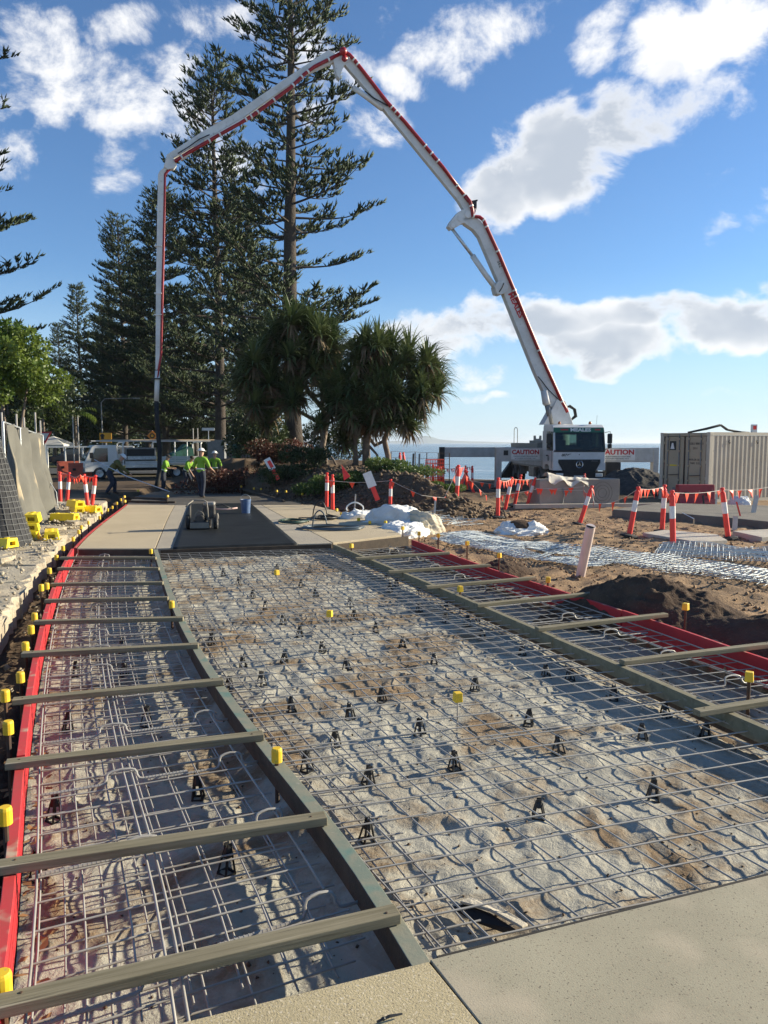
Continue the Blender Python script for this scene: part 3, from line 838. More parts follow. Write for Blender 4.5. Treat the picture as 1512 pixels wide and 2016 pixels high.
def near_sheet():
    poly = [(.20, 2.72), (3.15, 3.78), (2.97, 3.98), (2.36, 5.6), (1.0, 5.10), (-.72, 4.72), (-.32, 3.84), (-.04, 3.22)]
    t = thing('mesh_sheet', (1.2, 3.9, -.07), 'near steel mesh sheet lying beside the smooth foreground slab', 'steel mesh')
    e1 = np.array((.951, .309)); e2 = np.array((-.46, .888)); o = np.array((.73, 3.62))
    for k in range(-10, 14):
        p = o + e2 * (k * .2 / .96)
        r = seg_in_poly(p, e1, poly)
        if r:
            q = [p + e1 * s for s in np.linspace(r[0], r[1], 9)]
            wire([(a[0], a[1], sag(a[0], a[1], -.062)) for a in q], t)
    for k in range(-9, 16):
        p = o + e1 * (k * .207)
        r = seg_in_poly(p, e2, poly)
        if r:
            q = [p + e2 * s for s in np.linspace(r[0], r[1], 9)]
            wire([(a[0], a[1], sag(a[0], a[1], -.071)) for a in q], t)
near_sheet()
def lattice_sheet(ca, cb, t0, t1, off, z, label, name='mesh_sheet', step=.2, lat=.2, u0=.015, u1=.985, skew=0.0, loc=None):
    a0 = ca.xy(t0); b0 = cb.xy(t0)
    t = thing(name, ((a0[0] + b0[0]) / 2, (a0[1] + b0[1]) / 2, z), label, 'steel mesh')
    L0 = (t1 - t0) * (ca.L + cb.L) / 2
    n = int(L0 / step)
    for i in range(n + 1):
        s = t0 + (t1 - t0) * i / n
        A = ca.at(np.array(s)); B = cb.at(np.array(min(1, s + skew)))
        q = [A + (B - A) * u for u in np.linspace(u0, u1, 7)]
        wire([(p[0], p[1], sag(p[0], p[1], z)) for p in q], t)
    wdt = np.hypot(*(np.array(ca.xy((t0 + t1) / 2)) - np.array(cb.xy((t0 + t1) / 2))))
    m = max(2, int(round(wdt * (u1 - u0) / lat)))
    for j in range(m + 1):
        u = u0 + .01 + (u1 - u0 - .02) * (j + off) / (m + 1)
        q = []
        for s in np.linspace(t0 - .004, t1 + .004, 12):
            s = min(max(s, 0), 1)
            A = ca.at(np.array(s)); B = cb.at(np.array(min(1, s + skew))); q.append(A + (B - A) * u)
        wire([(p[0], p[1], sag(p[0], p[1], z - .0095)) for p in q], t)
    return t
lattice_sheet(CTR_N, RT_N, .175, .56, .3, -.055, 'middle steel mesh sheet with the larger yellow pin')
lattice_sheet(CTR_N, RT_N, .53, .99, .7, -.066, 'far steel mesh sheet reaching the black plastic')
# lap bars beside the dividers: short extra wires
def lap_mesh(ca, cb, t0, t1, ua, ub, z, label):
    t = thing('mesh_sheet', (*ca.xy(t0), z), label, 'steel mesh')
    n = int((t1 - t0) * ca.L / .2)
    for i in range(n):
        s = t0 + (t1 - t0) * (i + .45) / n
        A = ca.at(np.array(s)); B = cb.at(np.array(s))
        q = [A + (B - A) * u for u in np.linspace(ua, ub, 4)]
        wire([(p[0], p[1], sag(p[0], p[1], z)) for p in q], t)
    for u in np.linspace(ua + .02, ub - .02, 3):
        q = []
        for s in np.linspace(t0, t1, 12):
            A = ca.at(np.array(s)); B = cb.at(np.array(s)); q.append(A + (B - A) * u)
        wire([(p[0], p[1], sag(p[0], p[1], z - .0095)) for p in q], t)
lap_mesh(CTR_N, RT_N, .02, .6, .03, .13, -.112, 'narrow lower strip of steel mesh beside the centre divider')
lap_mesh(CTR_N, RT_N, .2, .98, .84, .97, -.115, 'narrow lower strip of steel mesh beside the right divider')
lattice_sheet(LEFT_N, CTR_N, .03, .52, .2, -.085, 'near steel mesh sheet in the left strip under cross timbers', u0=.05, u1=.93)
lattice_sheet(LEFT_N, CTR_N, .49, .985, .6, -.098, 'far steel mesh sheet in the left strip', u0=.05, u1=.93)
lattice_sheet(RT_N, RIGHT_N, .05, .55, .2, -.095, 'near steel mesh sheet in the right strip', u0=.05, u1=.95)
lattice_sheet(RT_N, RIGHT_N, .52, .985, .6, -.105, 'far steel mesh sheet in the right strip', u0=.05, u1=.95)

lattice_sheet(LEFT_N, CTR_N, .03, .50, .55, -.17, 'lower steel mesh layer at the near end of the left strip', u0=.08, u1=.9)
lattice_sheet(LEFT_N, CTR_N, .48, .98, .1, -.18, 'lower steel mesh layer at the far end of the left strip', u0=.08, u1=.9)
# long trimmer bars
def trimmer(ca, cb, u, t0, t1, z, label, r=.0062):
    q = []
    for s in np.linspace(t0, t1, 26):
        A = ca.at(np.array(s)); B = cb.at(np.array(s)); q.append(A + (B - A) * u)
    b = MB(); b.tube([(p[0], p[1], sag(p[0], p[1], z)) for p in q], r, 7)
    tag(b.build('trimmer_bar', M_wire, smooth=True), label, 'steel bar', 'long bars along the strips')
trimmer(LEFT_N, CTR_N, .075, .02, .97, -.04, 'long steel bar running beside the left red board')
trimmer(LEFT_N, CTR_N, .40, .0, .97, -.032, 'long steel bar tied under the cranked dowels of the left strip')
trimmer(LEFT_N, CTR_N, .43, .0, .4, -.040, 'shorter steel bar paired with the long bar amid the left strip')
trimmer(LEFT_N, CTR_N, .885, .06, .95, -.062, 'long steel bar running left of the centre divider')
trimmer(RT_N, RIGHT_N, .62, .05, .97, -.04, 'long steel bar tied under the cranked dowels of the right strip')
trimmer(RT_N, RIGHT_N, .90, .05, .97, -.06, 'long steel bar beside the right red board')
trimmer(RT_N, RIGHT_N, .12, .05, .97, -.065, 'long steel bar right of the brown divider')

# cranked dowel bars with a raised hoop
def dowel(ca, cb, t, ua, ub, uc, label, group, z=-.078, hoop=.058, hw=.085):
    A = np.array(ca.xy(t)); B = np.array(cb.xy(min(1, t + .004))); d = B - A; L0 = np.hypot(*d); d = d / L0
    s0, s1, c = ua * L0, ub * L0, uc * L0
    prof = [(s0, z), (c - hw - .035, z), (c - hw - .012, z + .006), (c - hw, z + .025), (c - hw, z + hoop * .62), (c - hw + .012, z + hoop * .9), (c - hw + .035, z + hoop),
            (c, z + hoop + .004), (c + hw - .035, z + hoop), (c + hw - .012, z + hoop * .9), (c + hw, z + hoop * .62), (c + hw, z + .025), (c + hw + .012, z + .006), (c + hw + .035, z), (s1, z)]
    lean = .03
    nrm = np.array((-d[1], d[0]))
    pts = [(A[0] + d[0] * s + nrm[0] * lean * (zz - z) / hoop, A[1] + d[1] * s + nrm[1] * lean * (zz - z) / hoop, zz) for s, zz in prof]
    b = MB(); b.tube(pts, .0078, 7)
    # deformation ribs
    for s in np.arange(s0 + .02, s1 - .02, .05 if t > .25 else .02):
        if abs(s - c) < hw + .04: continue
        p = Vector((A[0] + d[0] * s, A[1] + d[1] * s, z)); dv = Vector((d[0], d[1], 0))
        b.tube([p - dv * .0025, p + dv * .0025], .0092, 6, 0, True)
    tag(b.build('cranked_bar', M_wire, smooth=True, angle=35), label, 'steel bar', group)
for i, t in enumerate([.035, .115, .185, .25, .315, .375, .43, .485, .54, .60, .66, .73, .80, .88, .95]):
    dowel(LEFT_N, CTR_N, t, .06, .80 if i % 2 else .66, .40 - .004 * (i % 3), '%s cranked steel bar with raised hoop in the left strip' % ORD[i].capitalize(), 'cranked bars in the left strip')
for i, t in enumerate([.05, .12, .19, .26, .33, .41, .49, .57, .65, .74, .83, .92]):
    dowel(LEFT_N, CTR_N, t, .50, .99, .86, '%s cranked steel bar close to the centre divider' % ORD[i].capitalize(), 'cranked bars beside the centre divider', z=-.12, hoop=.07, hw=.07)
for i, t in enumerate([.07, .145, .215, .285, .36, .43, .51, .59, .67, .75, .83, .92]):
    dowel(RT_N, RIGHT_N, t, .12, .88, .55 + .01 * (i % 2), '%s cranked steel bar with raised hoop in the right strip' % ORD[i].capitalize(), 'cranked bars in the right strip', z=-.09, hoop=.065)

# ------------------------------------------------------------------ plastic bar chairs
def chair_mesh():
    b = MB(); H = .12
    for k in range(4):
        a = PI / 4 + k * PI / 2; ca, sa = math.cos(a), math.sin(a)
        b.beam((ca * .055, sa * .055, 0), (ca * .028, sa * .028, H * .7), .014, .011, 0, (ca, sa, .3))
        b.beam((ca * .028, sa * .028, H * .68), (ca * .016, sa * .016, H * .93), .014, .012, 0, (ca, sa, .3))
        a2 = a + PI / 2
        b.beam((ca * .057, sa * .057, .006), (math.cos(a2) * .057, math.sin(a2) * .057, .006), .008, .010)
    b.lathe([(.031, H * .62), (.034, H * .66), (.026, H * .86), (.02, H * .95)], 8)
    b.box((.014, 0, H * .98), (.010, .034, .022)); b.box((-.014, 0, H * .98), (.010, .034, .022))
    return b.mesh('bar_chair', M_black)
CHM = chair_mesh()
chairs = [(752, 1368), (575, 1385), (935, 1345), (827, 1433), (1040, 1412), (895, 1500), (660, 1455), (1310, 1398), (1265, 1443), (1100, 1470), (1388, 1440), (1285, 1560), (1060, 1600), (725, 1530), (605, 1502), (722, 1640), (683, 1307), (855, 1295), (515, 1335), (635, 1272), (793, 1262), (740, 1232), (590, 1238), (558, 1213), (697, 1205), (523, 1187), (690, 1181), (622, 1160), (592, 1143), (497, 1165), (877, 1212), (877, 1190), (825, 1192), (768, 1150), (780, 1140), (825, 1152), (1028, 1278), (1075, 1320), (1122, 1325), (1208, 1362), (950, 1245), (920, 1218), (480, 1300), (450, 1345), (418, 1255), (440, 1120), (690, 1400), (545, 1110), (610, 1112), (470, 1138), (760, 1120), (560, 1292)]
chl = [(287, 1390), (132, 1405), (105, 1570), (390, 1530), (445, 1670), (75, 1680), (245, 1300), (150, 1300), (240, 1255)]
chr_ = [(940, 1195), (1065, 1255), (1310, 1330)]
def place_chairs(lst, phrase, group):
    for i, (x, y) in enumerate(sorted(lst, key=lambda q: -q[1])):
        p = P(x, y + 14, FAB_Z)
        o = bpy.data.objects.new('bar_chair', CHM); link(o)
        zz = float(fab_z(np.array([p.x]), np.array([p.y]))[0])
        o.location = (p.x, p.y, zz - .004); o.rotation_euler = (random.uniform(-.08, .08), random.uniform(-.08, .08), random.uniform(0, 3))
        o.scale = (.82, .82, min(1.3, max(.8, (-.072 - zz) / .12)))
        tag(o, 'black bar chair %s, %s nearest the camera' % (phrase, ordw(i)) if i else 'black bar chair %s, nearest the camera' % phrase, 'bar chair', group)
place_chairs(chairs, 'under the mesh of the middle bay', 'bar chairs under the middle mesh')
place_chairs(chl, 'under the mesh of the left strip', 'bar chairs under the left strip mesh')
place_chairs(chr_, 'under the mesh of the right strip', 'bar chairs under the right strip mesh')

# ------------------------------------------------------------------ text
def text_part(body, size, mtx, m, parent, name='lettering', ext=.003, bold=0.0, sx=1.0, shear=0.0):
    cu = bpy.data.curves.new('t', 'FONT'); cu.body = body; cu.size = size; cu.extrude = ext; cu.align_x = 'CENTER'; cu.align_y = 'CENTER'
    cu.offset = bold; cu.shear = shear; cu.resolution_u = 2
    o = bpy.data.objects.new('t', cu); link(o)
    dg = bpy.context.evaluated_depsgraph_get()
    me = bpy.data.meshes.new_from_object(o.evaluated_get(dg))
    bpy.data.objects.remove(o); bpy.data.curves.remove(cu)
    me.name = name; me.materials.clear(); me.materials.append(m)
    me.transform(Matrix.Diagonal((sx, 1, 1, 1)))
    q = bpy.data.objects.new(name, me); link(q); q.parent = parent; q.matrix_local = mtx
    return q
def frame(origin, ux, uy):
    """matrix whose local x runs along ux, local y along uy"""
    ux = Vector(ux).normalized(); uy = Vector(uy); uy = (uy - ux * uy.dot(ux)).normalized(); uz = ux.cross(uy)
    M = Matrix.Identity(4)
    for i in range(3): M[i][0] = ux[i]; M[i][1] = uy[i]; M[i][2] = uz[i]; M[i][3] = origin[i]
    return M
def GP(x, y, dz=0.0):
    """the ground point seen at photo pixel (x, y)"""
    z = -.25
    for _ in range(6):
        p = P(x, y, z); z = .5 * z + .5 * gzs(p.x, p.y)
    return P(x, y, z + dz)

# ------------------------------------------------------------------ heaps, bags
def heap(name, c, rx, ry, h, m, label, cat, rot=0.0, seed=1, n=110, power=1.5, rough=.12, z0=None):
    u = np.linspace(-1, 1, n)
    X, Y = np.meshgrid(u, u, indexing='ij')
    r = np.hypot(X, Y)
    H = np.clip(1 - r, 0, 1) ** .9
    H = H * (1 - .3 * H)
    wx = X * rx; wy = Y * ry
    H = h * 1.35 * H * (1 + .5 * (fbm2(wx * 1.3 / max(rx, .3), wy * 1.3 / max(ry, .3), 3, seed) - .5))
    H = H + rough * h * (ridged(wx * 3.1, wy * 3.1, 4, seed + 3) - .5) * np.clip(1.25 - r, 0, 1) + .03 * (fbm2(wx * 12, wy * 12, 2, seed) - .5) + .05 * (ridged(wx * 6, wy * 6, 2, seed + 7) - .6) * np.clip(1.2 - r, 0, 1)
    H = np.where(r > 1.0, H - .12 * (r - 1.0) - .03, H)
    ca, sa = math.cos(rot), math.sin(rot)
    V = np.stack([(wx * ca - wy * sa).ravel(), (wx * sa + wy * ca).ravel(), H.ravel()], 1)
    o = np_mesh(name, V, grid_faces(n, n), m, smooth=True)
    o.location = (c[0], c[1], (gzs(c[0], c[1]) if z0 is None else z0) - .02)
    return tag(o, label, cat)
M_dsoil = mat('dark_soil', (.065, .043, .03), .95, col2=(.11, .074, .05), vs=3, bump=1.0, bs=30, bdist=.03, mixs=[((.16, .11, .08), 30, .62, .75)], spec=.15)
M_gravel = mat('dark_gravel', (.055, .05, .045), .9, col2=(.09, .082, .072), vs=4, bump=1.0, bs=14, bdist=.05, spec=.2)
heap('soil_heap', (3.25, 9.15), 1.2, .8, .5, M_dsoil, 'dark soil heap beside the right red board under the leaning pipe', 'soil heap', -.6, 2, rough=.5)
heap('soil_heap', (4.2, 7.8), 1.3, .6, .30, M_dsoil, 'low brown spoil heap at the right edge beside the red board', 'soil heap', -.9, 5)
heap('soil_heap', (1.95, 12.35), .55, .45, .24, M_dsoil, 'small dark soil heap between the red board and the mesh stack', 'soil heap', .3, 8)
heap('gravel_heap', (11.2, 33.2), 2.5, 2.4, 1.3, M_gravel, 'dark gravel heap to the right of the pump truck', 'gravel heap', 0, 9)
heap('gravel_heap', (13.0, 31.0), 1.8, 1.6, .8, M_gravel, 'lower dark gravel heap left of the shipping container', 'gravel heap', 0, 11)
heap('soil_heap', (6.2, 31.5), 2.8, 1.5, .22, M_dsoil, 'low dark soil heap in front of the truck side', 'soil heap', 0, 17)

def bag(name, c, r, m, label, seed, rot=0.0, cat='bag', amp=.2):
    nu, nv = 110, 60
    a = np.linspace(0, 2 * PI, nu, endpoint=False); t = np.linspace(-.35, PI / 2 - .02, nv)
    A, T = np.meshgrid(a, t, indexing='ij')
    x = np.cos(T) * np.cos(A); y = np.cos(T) * np.sin(A); z = np.sin(T)
    n1 = .6 * ridged(x * 1.7 + z + 9, y * 1.7 + z * .7, 4, seed) + .4 * ridged(x * 3.4 - z * 2, y * 3.4 + z * 2.4, 4, seed + 2); n2 = fbm2(x * 1.1 + 4, y * 1.1 + z, 2, seed + 5)
    k = 1 + amp * 2 * (n1 - .6) + .55 * (n2 - .5)
    se = np.sign(np.cos(A)) * np.abs(np.cos(A)) ** .7; sn = np.sign(np.sin(A)) * np.abs(np.sin(A)) ** .7
    ct = np.abs(np.cos(T)) ** .6
    X = ct * se * r[0] * k; Y = ct * sn * r[1] * k; Z = np.maximum(z * r[2] * (k ** 1.6), -.05)
    ca, sa = math.cos(rot), math.sin(rot)
    V = np.stack([(X * ca - Y * sa).ravel(), (X * sa + Y * ca).ravel(), Z.ravel()], 1)
    i = np.arange(nu)[:, None]; j = np.arange(nv - 1)[None, :]
    F = np.stack([(i * nv + j), ((i + 1) % nu) * nv + j, ((i + 1) % nu) * nv + j + 1, i * nv + j + 1], -1).reshape(-1, 4)
    V = np.vstack([V, V[np.arange(nu) * nv + nv - 1].mean(0)[None]]); top = len(V) - 1
    F2 = np.stack([np.arange(nu) * nv + nv - 1, ((np.arange(nu) + 1) % nu) * nv + nv - 1, np.full(nu, top), np.full(nu, top)], 1)
    o = np_mesh(name, V, np.vstack([F, F2]), m, smooth=True)
    o.location = (c[0], c[1], gzs(c[0], c[1]) + .0)
    return tag(o, label, cat)
M_bag = mat('woven_bag', (.80, .79, .76), .75, col2=(.66, .65, .62), vs=3, bump=.6, bs=18, bdist=.03)
M_bagy = mat('old_woven_bag', (.66, .58, .42), .8, col2=(.5, .43, .32), vs=3, bump=.4, bs=18)
bag('bulk_bag', (-.45, 19.6), (.75, .5, .42), M_bag, 'crumpled white bulk bag with a lifting loop, farthest along the slab edge', 3, .4, 'bulk bag')
bag('bulk_bag', (.15, 18.3), (.7, .5, .46), M_bag, 'crumpled white bulk bag lying in the middle of the row', 7, -.6, 'bulk bag')
bag('bulk_bag', (.45, 17.1), (.6, .45, .34), M_bag, 'crumpled white bulk bag nearest the capped stakes', 12, .9, 'bulk bag')
bag('bulk_bag', (.92, 17.9), (.5, .35, .4), M_bagy, 'yellowed empty bag slumped at the end of the white bags', 16, -.9, 'bulk bag')
b = MB(); b.tube([(-.75 + (.2 + .04 * math.sin(3 * a)) * math.cos(a) * 1.0, 19.55, .16 + .22 * math.sin(a)) for a in np.linspace(0, PI, 12)], .02, 6)
o = bpy.data.objects['bulk_bag']; q = b.build('lifting_loop', M_bag, None, origin=False); q.parent = o; q.matrix_parent_inverse = Matrix.Translation(o.location).inverted()
bag('bulk_bag', (3.15, 17.7), (.62, .48, .25), M_bag, 'open white bulk bag of soil lying alone on the sand', 21, .2, 'bulk bag', .22)
b = MB(); b.sphere((0, 0, 0), (.34, .26, .16), 16, 7, zmin=-.1); o2 = b.build('bag_soil', M_dsoil, bpy.data.objects['bulk_bag.004'], smooth=True); o2.location = (.02, .0, .2)
bag('bulk_bag', (12.0, 25.6), (.3, .3, .3), M_bag, 'small white bag beside the gravel near the container', 25, .2, 'bag', .2)

# ------------------------------------------------------------------ bollards and bunting
def bollard_proto():
    t = thing('bollard', (0, 0, 0), 'b', 'bollard')
    b = MB(); b.lathe([(.20, 0), (.21, .02), (.20, .045), (.07, .075)], 8); b.build('base', M_rubber, t)
    b = MB(); b.lathe([(.058, .05), (.056, 1.0), (.05, 1.04), (.03, 1.06), (.03, 1.09), (.048, 1.10), (.048, 1.13), (.03, 1.15)], 14); p = b.build('post', M_bolred, t, smooth=True, angle=35)
    b = MB(); b.lathe([(.0592, .58), (.0585, .83)], 14, cap=False); b.build('reflective_band', M_refl, t, smooth=True)
    return t
BOL = bollard_proto(); _bn = [0]
def bollard(x, y, label, group, lean=(0, 0), s=1.0, pt=None):
    o = BOL if _bn[0] == 0 else copy_tree(BOL); _bn[0] += 1
    o.location = pt if pt is not None else GP(x, y); o.rotation_euler = (lean[0], lean[1], 0); o.scale = (s, s, s)
    tag(o, label, 'bollard', group)
    return o
def top(o):
    R = o.rotation_euler.to_matrix(); return Vector(o.location) + R @ Vector((0, 0, 1.1 * o.scale[0]))
G1 = 'bollards on the sand at the right'
b1 = bollard(1238, 1057, 'leaning red and white bollard left of the concrete pad', G1, (0, .16))
b2 = bollard(1325, 1077, 'upright red and white bollard nearest the camera on the right', G1, (0, -.05))
b3 = bollard(1303, 1048, 'red and white bollard directly behind the concrete pad', G1, (0, .03))
b4 = bollard(1434, 1062, 'red and white bollard leaning left at the right end of the pad', G1, (0, -.16))
b5 = bollard(1140, 1034, 'red and white bollard leaning right in front of the concrete block', G1, (0, .30), .95)
b6 = bollard(980, 1020, 'upright red and white bollard behind the lone white bag', G1, (0, 0))
b7 = bollard(993, 1008, 'red and white bollard leaning right behind the lone white bag', G1, (0, .2))
b8 = bollard(1012, 998, 'red and white bollard leaning right in the shade of the truck', G1, (0, .2))
b9 = bollard(1036, 1000, 'leaning red and white bollard left of the concrete block', G1, (0, .28), .95)
b9b = bollard(1049, 998, 'short orange bollard touching the concrete block', G1, (0, .0), .72)
b10 = bollard(1150, 985, 'far red and white bollard in front of the block middle', G1, (0, .0), .9)
b11 = bollard(1520, 1050, 'red and white bollard cut by the right picture edge', G1, (0, 0))
b12 = bollard(898, 997, 'red and white bollard with a black foot below the garden bank', G1, (0, .05), 1.1)
G2 = 'bollards at the end of the far slab'
b13 = bollard(643, 1002, 'left one of the two close bollards behind the far slab', G2, (0, .02), 1.0)
b14 = bollard(655, 1008, 'right one of the two close bollards behind the far slab', G2, (0, .0), 1.0)
b15 = bollard(768, 1011, 'red and white bollard standing before the brown bank by the white bags', G2, (0, .02), .88)
G3 = 'bollards beside the shade cloth fence'
c1 = bollard(119, 997, 'red and white bollard nearest the shade cloth fence', G3, (0, .02))
c2 = bollard(131, 998, 'second bollard from the shade cloth fence, leaning right', G3, (0, .12))
c3 = bollard(174, 1006, 'third bollard from the shade cloth fence, leaning left', G3, (0, -.08))
c4 = bollard(179, 1009, 'bollard furthest right of the fence group, leaning over the kerb', G3, (0, .16))
G4 = 'far bollards near the pump truck'
far = [(787, 936, 32, 'pandanus trunks'), (800, 940, 31, 0), (853, 938, 34, 0), (866, 940, 34, 0), (875, 936, 36, 0), (895, 946, 33, 0), (920, 943, 34, 0), (930, 946, 35, 0)]
fb = []
for i, (x, y, Y, _) in enumerate(far):
    p = D(x, y, Y); p.z = gzs(p.x, p.y)
    fb.append(bollard(0, 0, 'far orange bollard %s between the pandanus and the truck' % ['first from left', 'second from left', 'third from left', 'fourth from left', 'fifth from left', 'sixth from left', 'seventh from left', 'last at right'][i], G4, (0, random.uniform(-.12, .12)), 1.0, p))
def bunting(pts, label, step=.55, sagk=.06, fs=.17, seed=0):
    pts = [Vector(p) for p in pts]
    rnd = random.Random(seed)
    t = thing('bunting', pts[0], label, 'bunting', 'strings of orange bunting flags')
    path = []
    for i in range(len(pts) - 1):
        L0 = (pts[i + 1] - pts[i]).length
        for k in range(9):
            s = k / 8
            if k == 8 and i < len(pts) - 2: continue
            q = pts[i].lerp(pts[i + 1], s); q.z -= sagk * L0 * 4 * s * (1 - s) * .5
            path.append(q)
    b = MB(); b.tube(path, .006, 4); b.build('string', M_rope, t, world=True)
    acc = .2
    for i in range(len(path) - 1):
        d = path[i + 1] - path[i]; L0 = d.length
        while acc < L0:
            q = path[i] + d * (acc / L0); u = d.normalized()
            w = fs * rnd.uniform(.8, 1.1); hh = fs * rnd.uniform(1.0, 1.35)
            side = Vector((-u.y, u.x, 0)) * rnd.uniform(-.06, .06)
            tip = q + Vector((rnd.uniform(-.04, .04), rnd.uniform(-.04, .04), -hh)) + side
            a_ = q - u * w / 2; c_ = q + u * w / 2
            nrm = (c_ - a_).cross(tip - a_).normalized() * .003
            mid = (a_ + c_ + tip) / 3 + side * .6
            b = MB(); b.add([a_, c_, tip, mid, a_ + nrm, c_ + nrm, tip + nrm, mid + nrm], [(0, 1, 3), (1, 2, 3), (2, 0, 3), (5, 4, 7), (6, 5, 7), (4, 6, 7)])
            b.build('flag', M_orange, t, world=True)
            acc += step * .66 * rnd.uniform(.8, 1.25)
        acc -= L0
    return t
bunting([top(b1), top(b3), top(b2)], 'bunting tied between the bollards around the concrete pad', .33, .05)
bunting([top(b2), top(b4), top(b11)], 'bunting running right from the nearest bollard to the picture edge', .6, .04)
bunting([top(b5) , D(1170, 990, 19) , top(b1)], 'bunting sagging from the leaning bollard to the pad', .8, .12)
bunting([top(b12), D(960, 978, 25), D(1060, 962, 25.5), D(1150, 958, 25.2), top(b10)], 'long bunting crossing in front of the truck and concrete block', .75, .03)
bunting([D(640, 945, 23), D(700, 950, 23), top(b15), D(830, 975, 22), D(875, 980, 22.5), top(b12)], 'bunting along the brown garden bank', .95, .02)
bunting([D(920, 945, 30), D(950, 950, 30), D(1000, 955, 29), D(1050, 950, 29)], 'higher bunting along the dark truck side', .6, .03)
bunting([D(1050, 960, 25.2), D(1075, 962, 24.9), D(1150, 965, 24.6), top(b5)], 'bunting hanging across the face of the concrete block', .7, .05)
bunting([top(c1), top(c2), D(158, 934, 22.2), top(c3), top(c4)], 'orange bunting bunched on the bollards by the fence', .28, .06)
bunting([top(f) for f in fb[2:]], 'far bunting on the bollards left of the truck', .45, .05)
bunting([top(b6), top(b7), top(b9)], 'bunting between the bollards behind the lone white bag', .4, .05)

# ------------------------------------------------------------------ leaning boards and pegs
def plank(p0, p1, w, th, m, label, cat, name):
    b = MB(); b.beam(p0, p1, w, th, 0, (0, -1, .2)); return tag(b.build(name, m, bevel=.003), label, cat)
M_signw = mat('board_white', (.76, .74, .70), .6, var=.08, vs=5)
def hazard_board(px_top, px_bot, Y, label, flip=False):
    a = D(*px_top, Y); c = D(*px_bot, Y - .1)
    t = thing('hazard_board', c, label, 'hazard board')
    m1 = a.lerp(c, .52)
    b = MB(); b.beam(a, m1, .26, .03, 0, (0, -1, .2)); b.build('panel', M_signw, t, world=True)
    b = MB(); b.beam(m1, c, .14, .025, 0, (0, -1, .2)); b.build('leg', M_bolred, t, world=True)
    if flip:
        b = MB(); b.beam(a.lerp(m1, .2) + Vector((.03, -.025, 0)), a.lerp(m1, .8) + Vector((.03, -.025, 0)), .13, .012, 0, (0, -1, .2)); b.build('stripe', M_bolred, t, world=True)
hazard_board((722, 930), (744, 985), 22.4, 'white-topped red hazard board leaning on the brown bank', False)
hazard_board((525, 903), (548, 944), 29.5, 'red and white hazard board leaning before the hedge', True)
b = MB(); p = D(672, 915, 24.5); b.prism([p, D(690, 938, 24.3), D(677, 946, 24.3)], (.0, .02, .0)); tag(b.build('warning_panel', M_bolred), 'orange triangular panel leaning in the garden bank', 'panel')
plank(GP(1140, 1133) - Vector((.03, 0, .1)), D(1163, 1036, 11.35), .0, .0, M_white, 'x', 'x', 'x') if False else None
b = MB(); b.tube([GP(1139, 1135) + Vector((0, 0, -.15)), D(1163, 1036, 11.5)], .072, 20)
o = b.build('pipe', mat('pvc_pipe', (.74, .60, .53), .45, var=.06, vs=4), smooth=True, angle=40); tag(o, 'pale plastic pipe sticking up behind the soil heap', 'pipe')
b = MB(); b.tube([D(1163, 1036, 11.5) - Vector((.004, 0, .02)), D(1163, 1036, 11.5) + Vector((.002, 0, .003))], .062, 16); b.build('bore', M_dark, o); bpy.data.objects['bore'].matrix_parent_inverse = Matrix.Translation(o.location).inverted()
for (x0, y0, x1, y1, Y, w, m, lab) in ((1478, 1035, 1490, 975, 21, .12, M_offwhite, 'pale concrete post leaning beside the footing'), (1409, 1010, 1410, 973, 24, .05, M_offwhite, 'thin white peg in front of the red barrier'),
                                    (1387, 1008, 1384, 975, 24, .05, M_dark, 'dark steel peg in front of the red barrier'), (1445, 1062, 1448, 1016, 18.2, .11, M_offwhite, 'white timber peg right of the leaning bollard'),
                                    (1465, 1045, 1450, 988, 20, .03, M_bolred, 'thin red rod leaning on the footing'), (812, 943, 814, 893, 29.5, .07, M_form_d, 'left one of two dark fence posts before the sea'), (824, 943, 826, 893, 29.5, .07, M_grey, 'right one of two fence posts before the sea'),
                                    (855, 1022, 857, 985, 21.5, .05, M_offwhite, 'white survey peg on the brown bank'), (698, 1000, 700, 973, 23, .035, M_offwhite, 'thin survey peg behind the bollards')):
    plank(D(x0, y0, Y), D(x1, y1, Y + .05), w, .04, m, lab, 'peg', 'peg')
# ------------------------------------------------------------------ concrete pieces
M_preC = mat('precast_concrete', (.34, .31, .26), .85, col2=(.26, .235, .20), vs=1.2, bump=.5, bs=30)
M_preL = mat('pale_concrete', (.47, .43, .36), .85, col2=(.40, .36, .30), vs=2, bump=.5, bs=35)
a = P(1062, 1002, -.32); c = P(1219, 998, -.32); d = (c - a).normalized(); n = Vector((-d.y, d.x, 0))
b = MB(); b.prism([a, c, c + n * .8, a + n * .8], (0, 0, .98)); tag(b.build('concrete_block', M_preC, bevel=.02), 'big grey precast concrete block in front of the truck', 'concrete block')
b = MB()
for k in range(3): b.torus((a + (c - a) * .78 - n * .002).to_tuple()[:2] + (.18,), .16 + .11 * k, .006, frame((0, 0, 0), d, (0, 0, 1)).to_3x3(), 28, 5)
q = b.build('swirl_mark', mat('dark_scuff', (.13, .10, .08), .9), bpy.data.objects['concrete_block']); q.matrix_parent_inverse = Matrix.Translation(bpy.data.objects['concrete_block'].location).inverted()
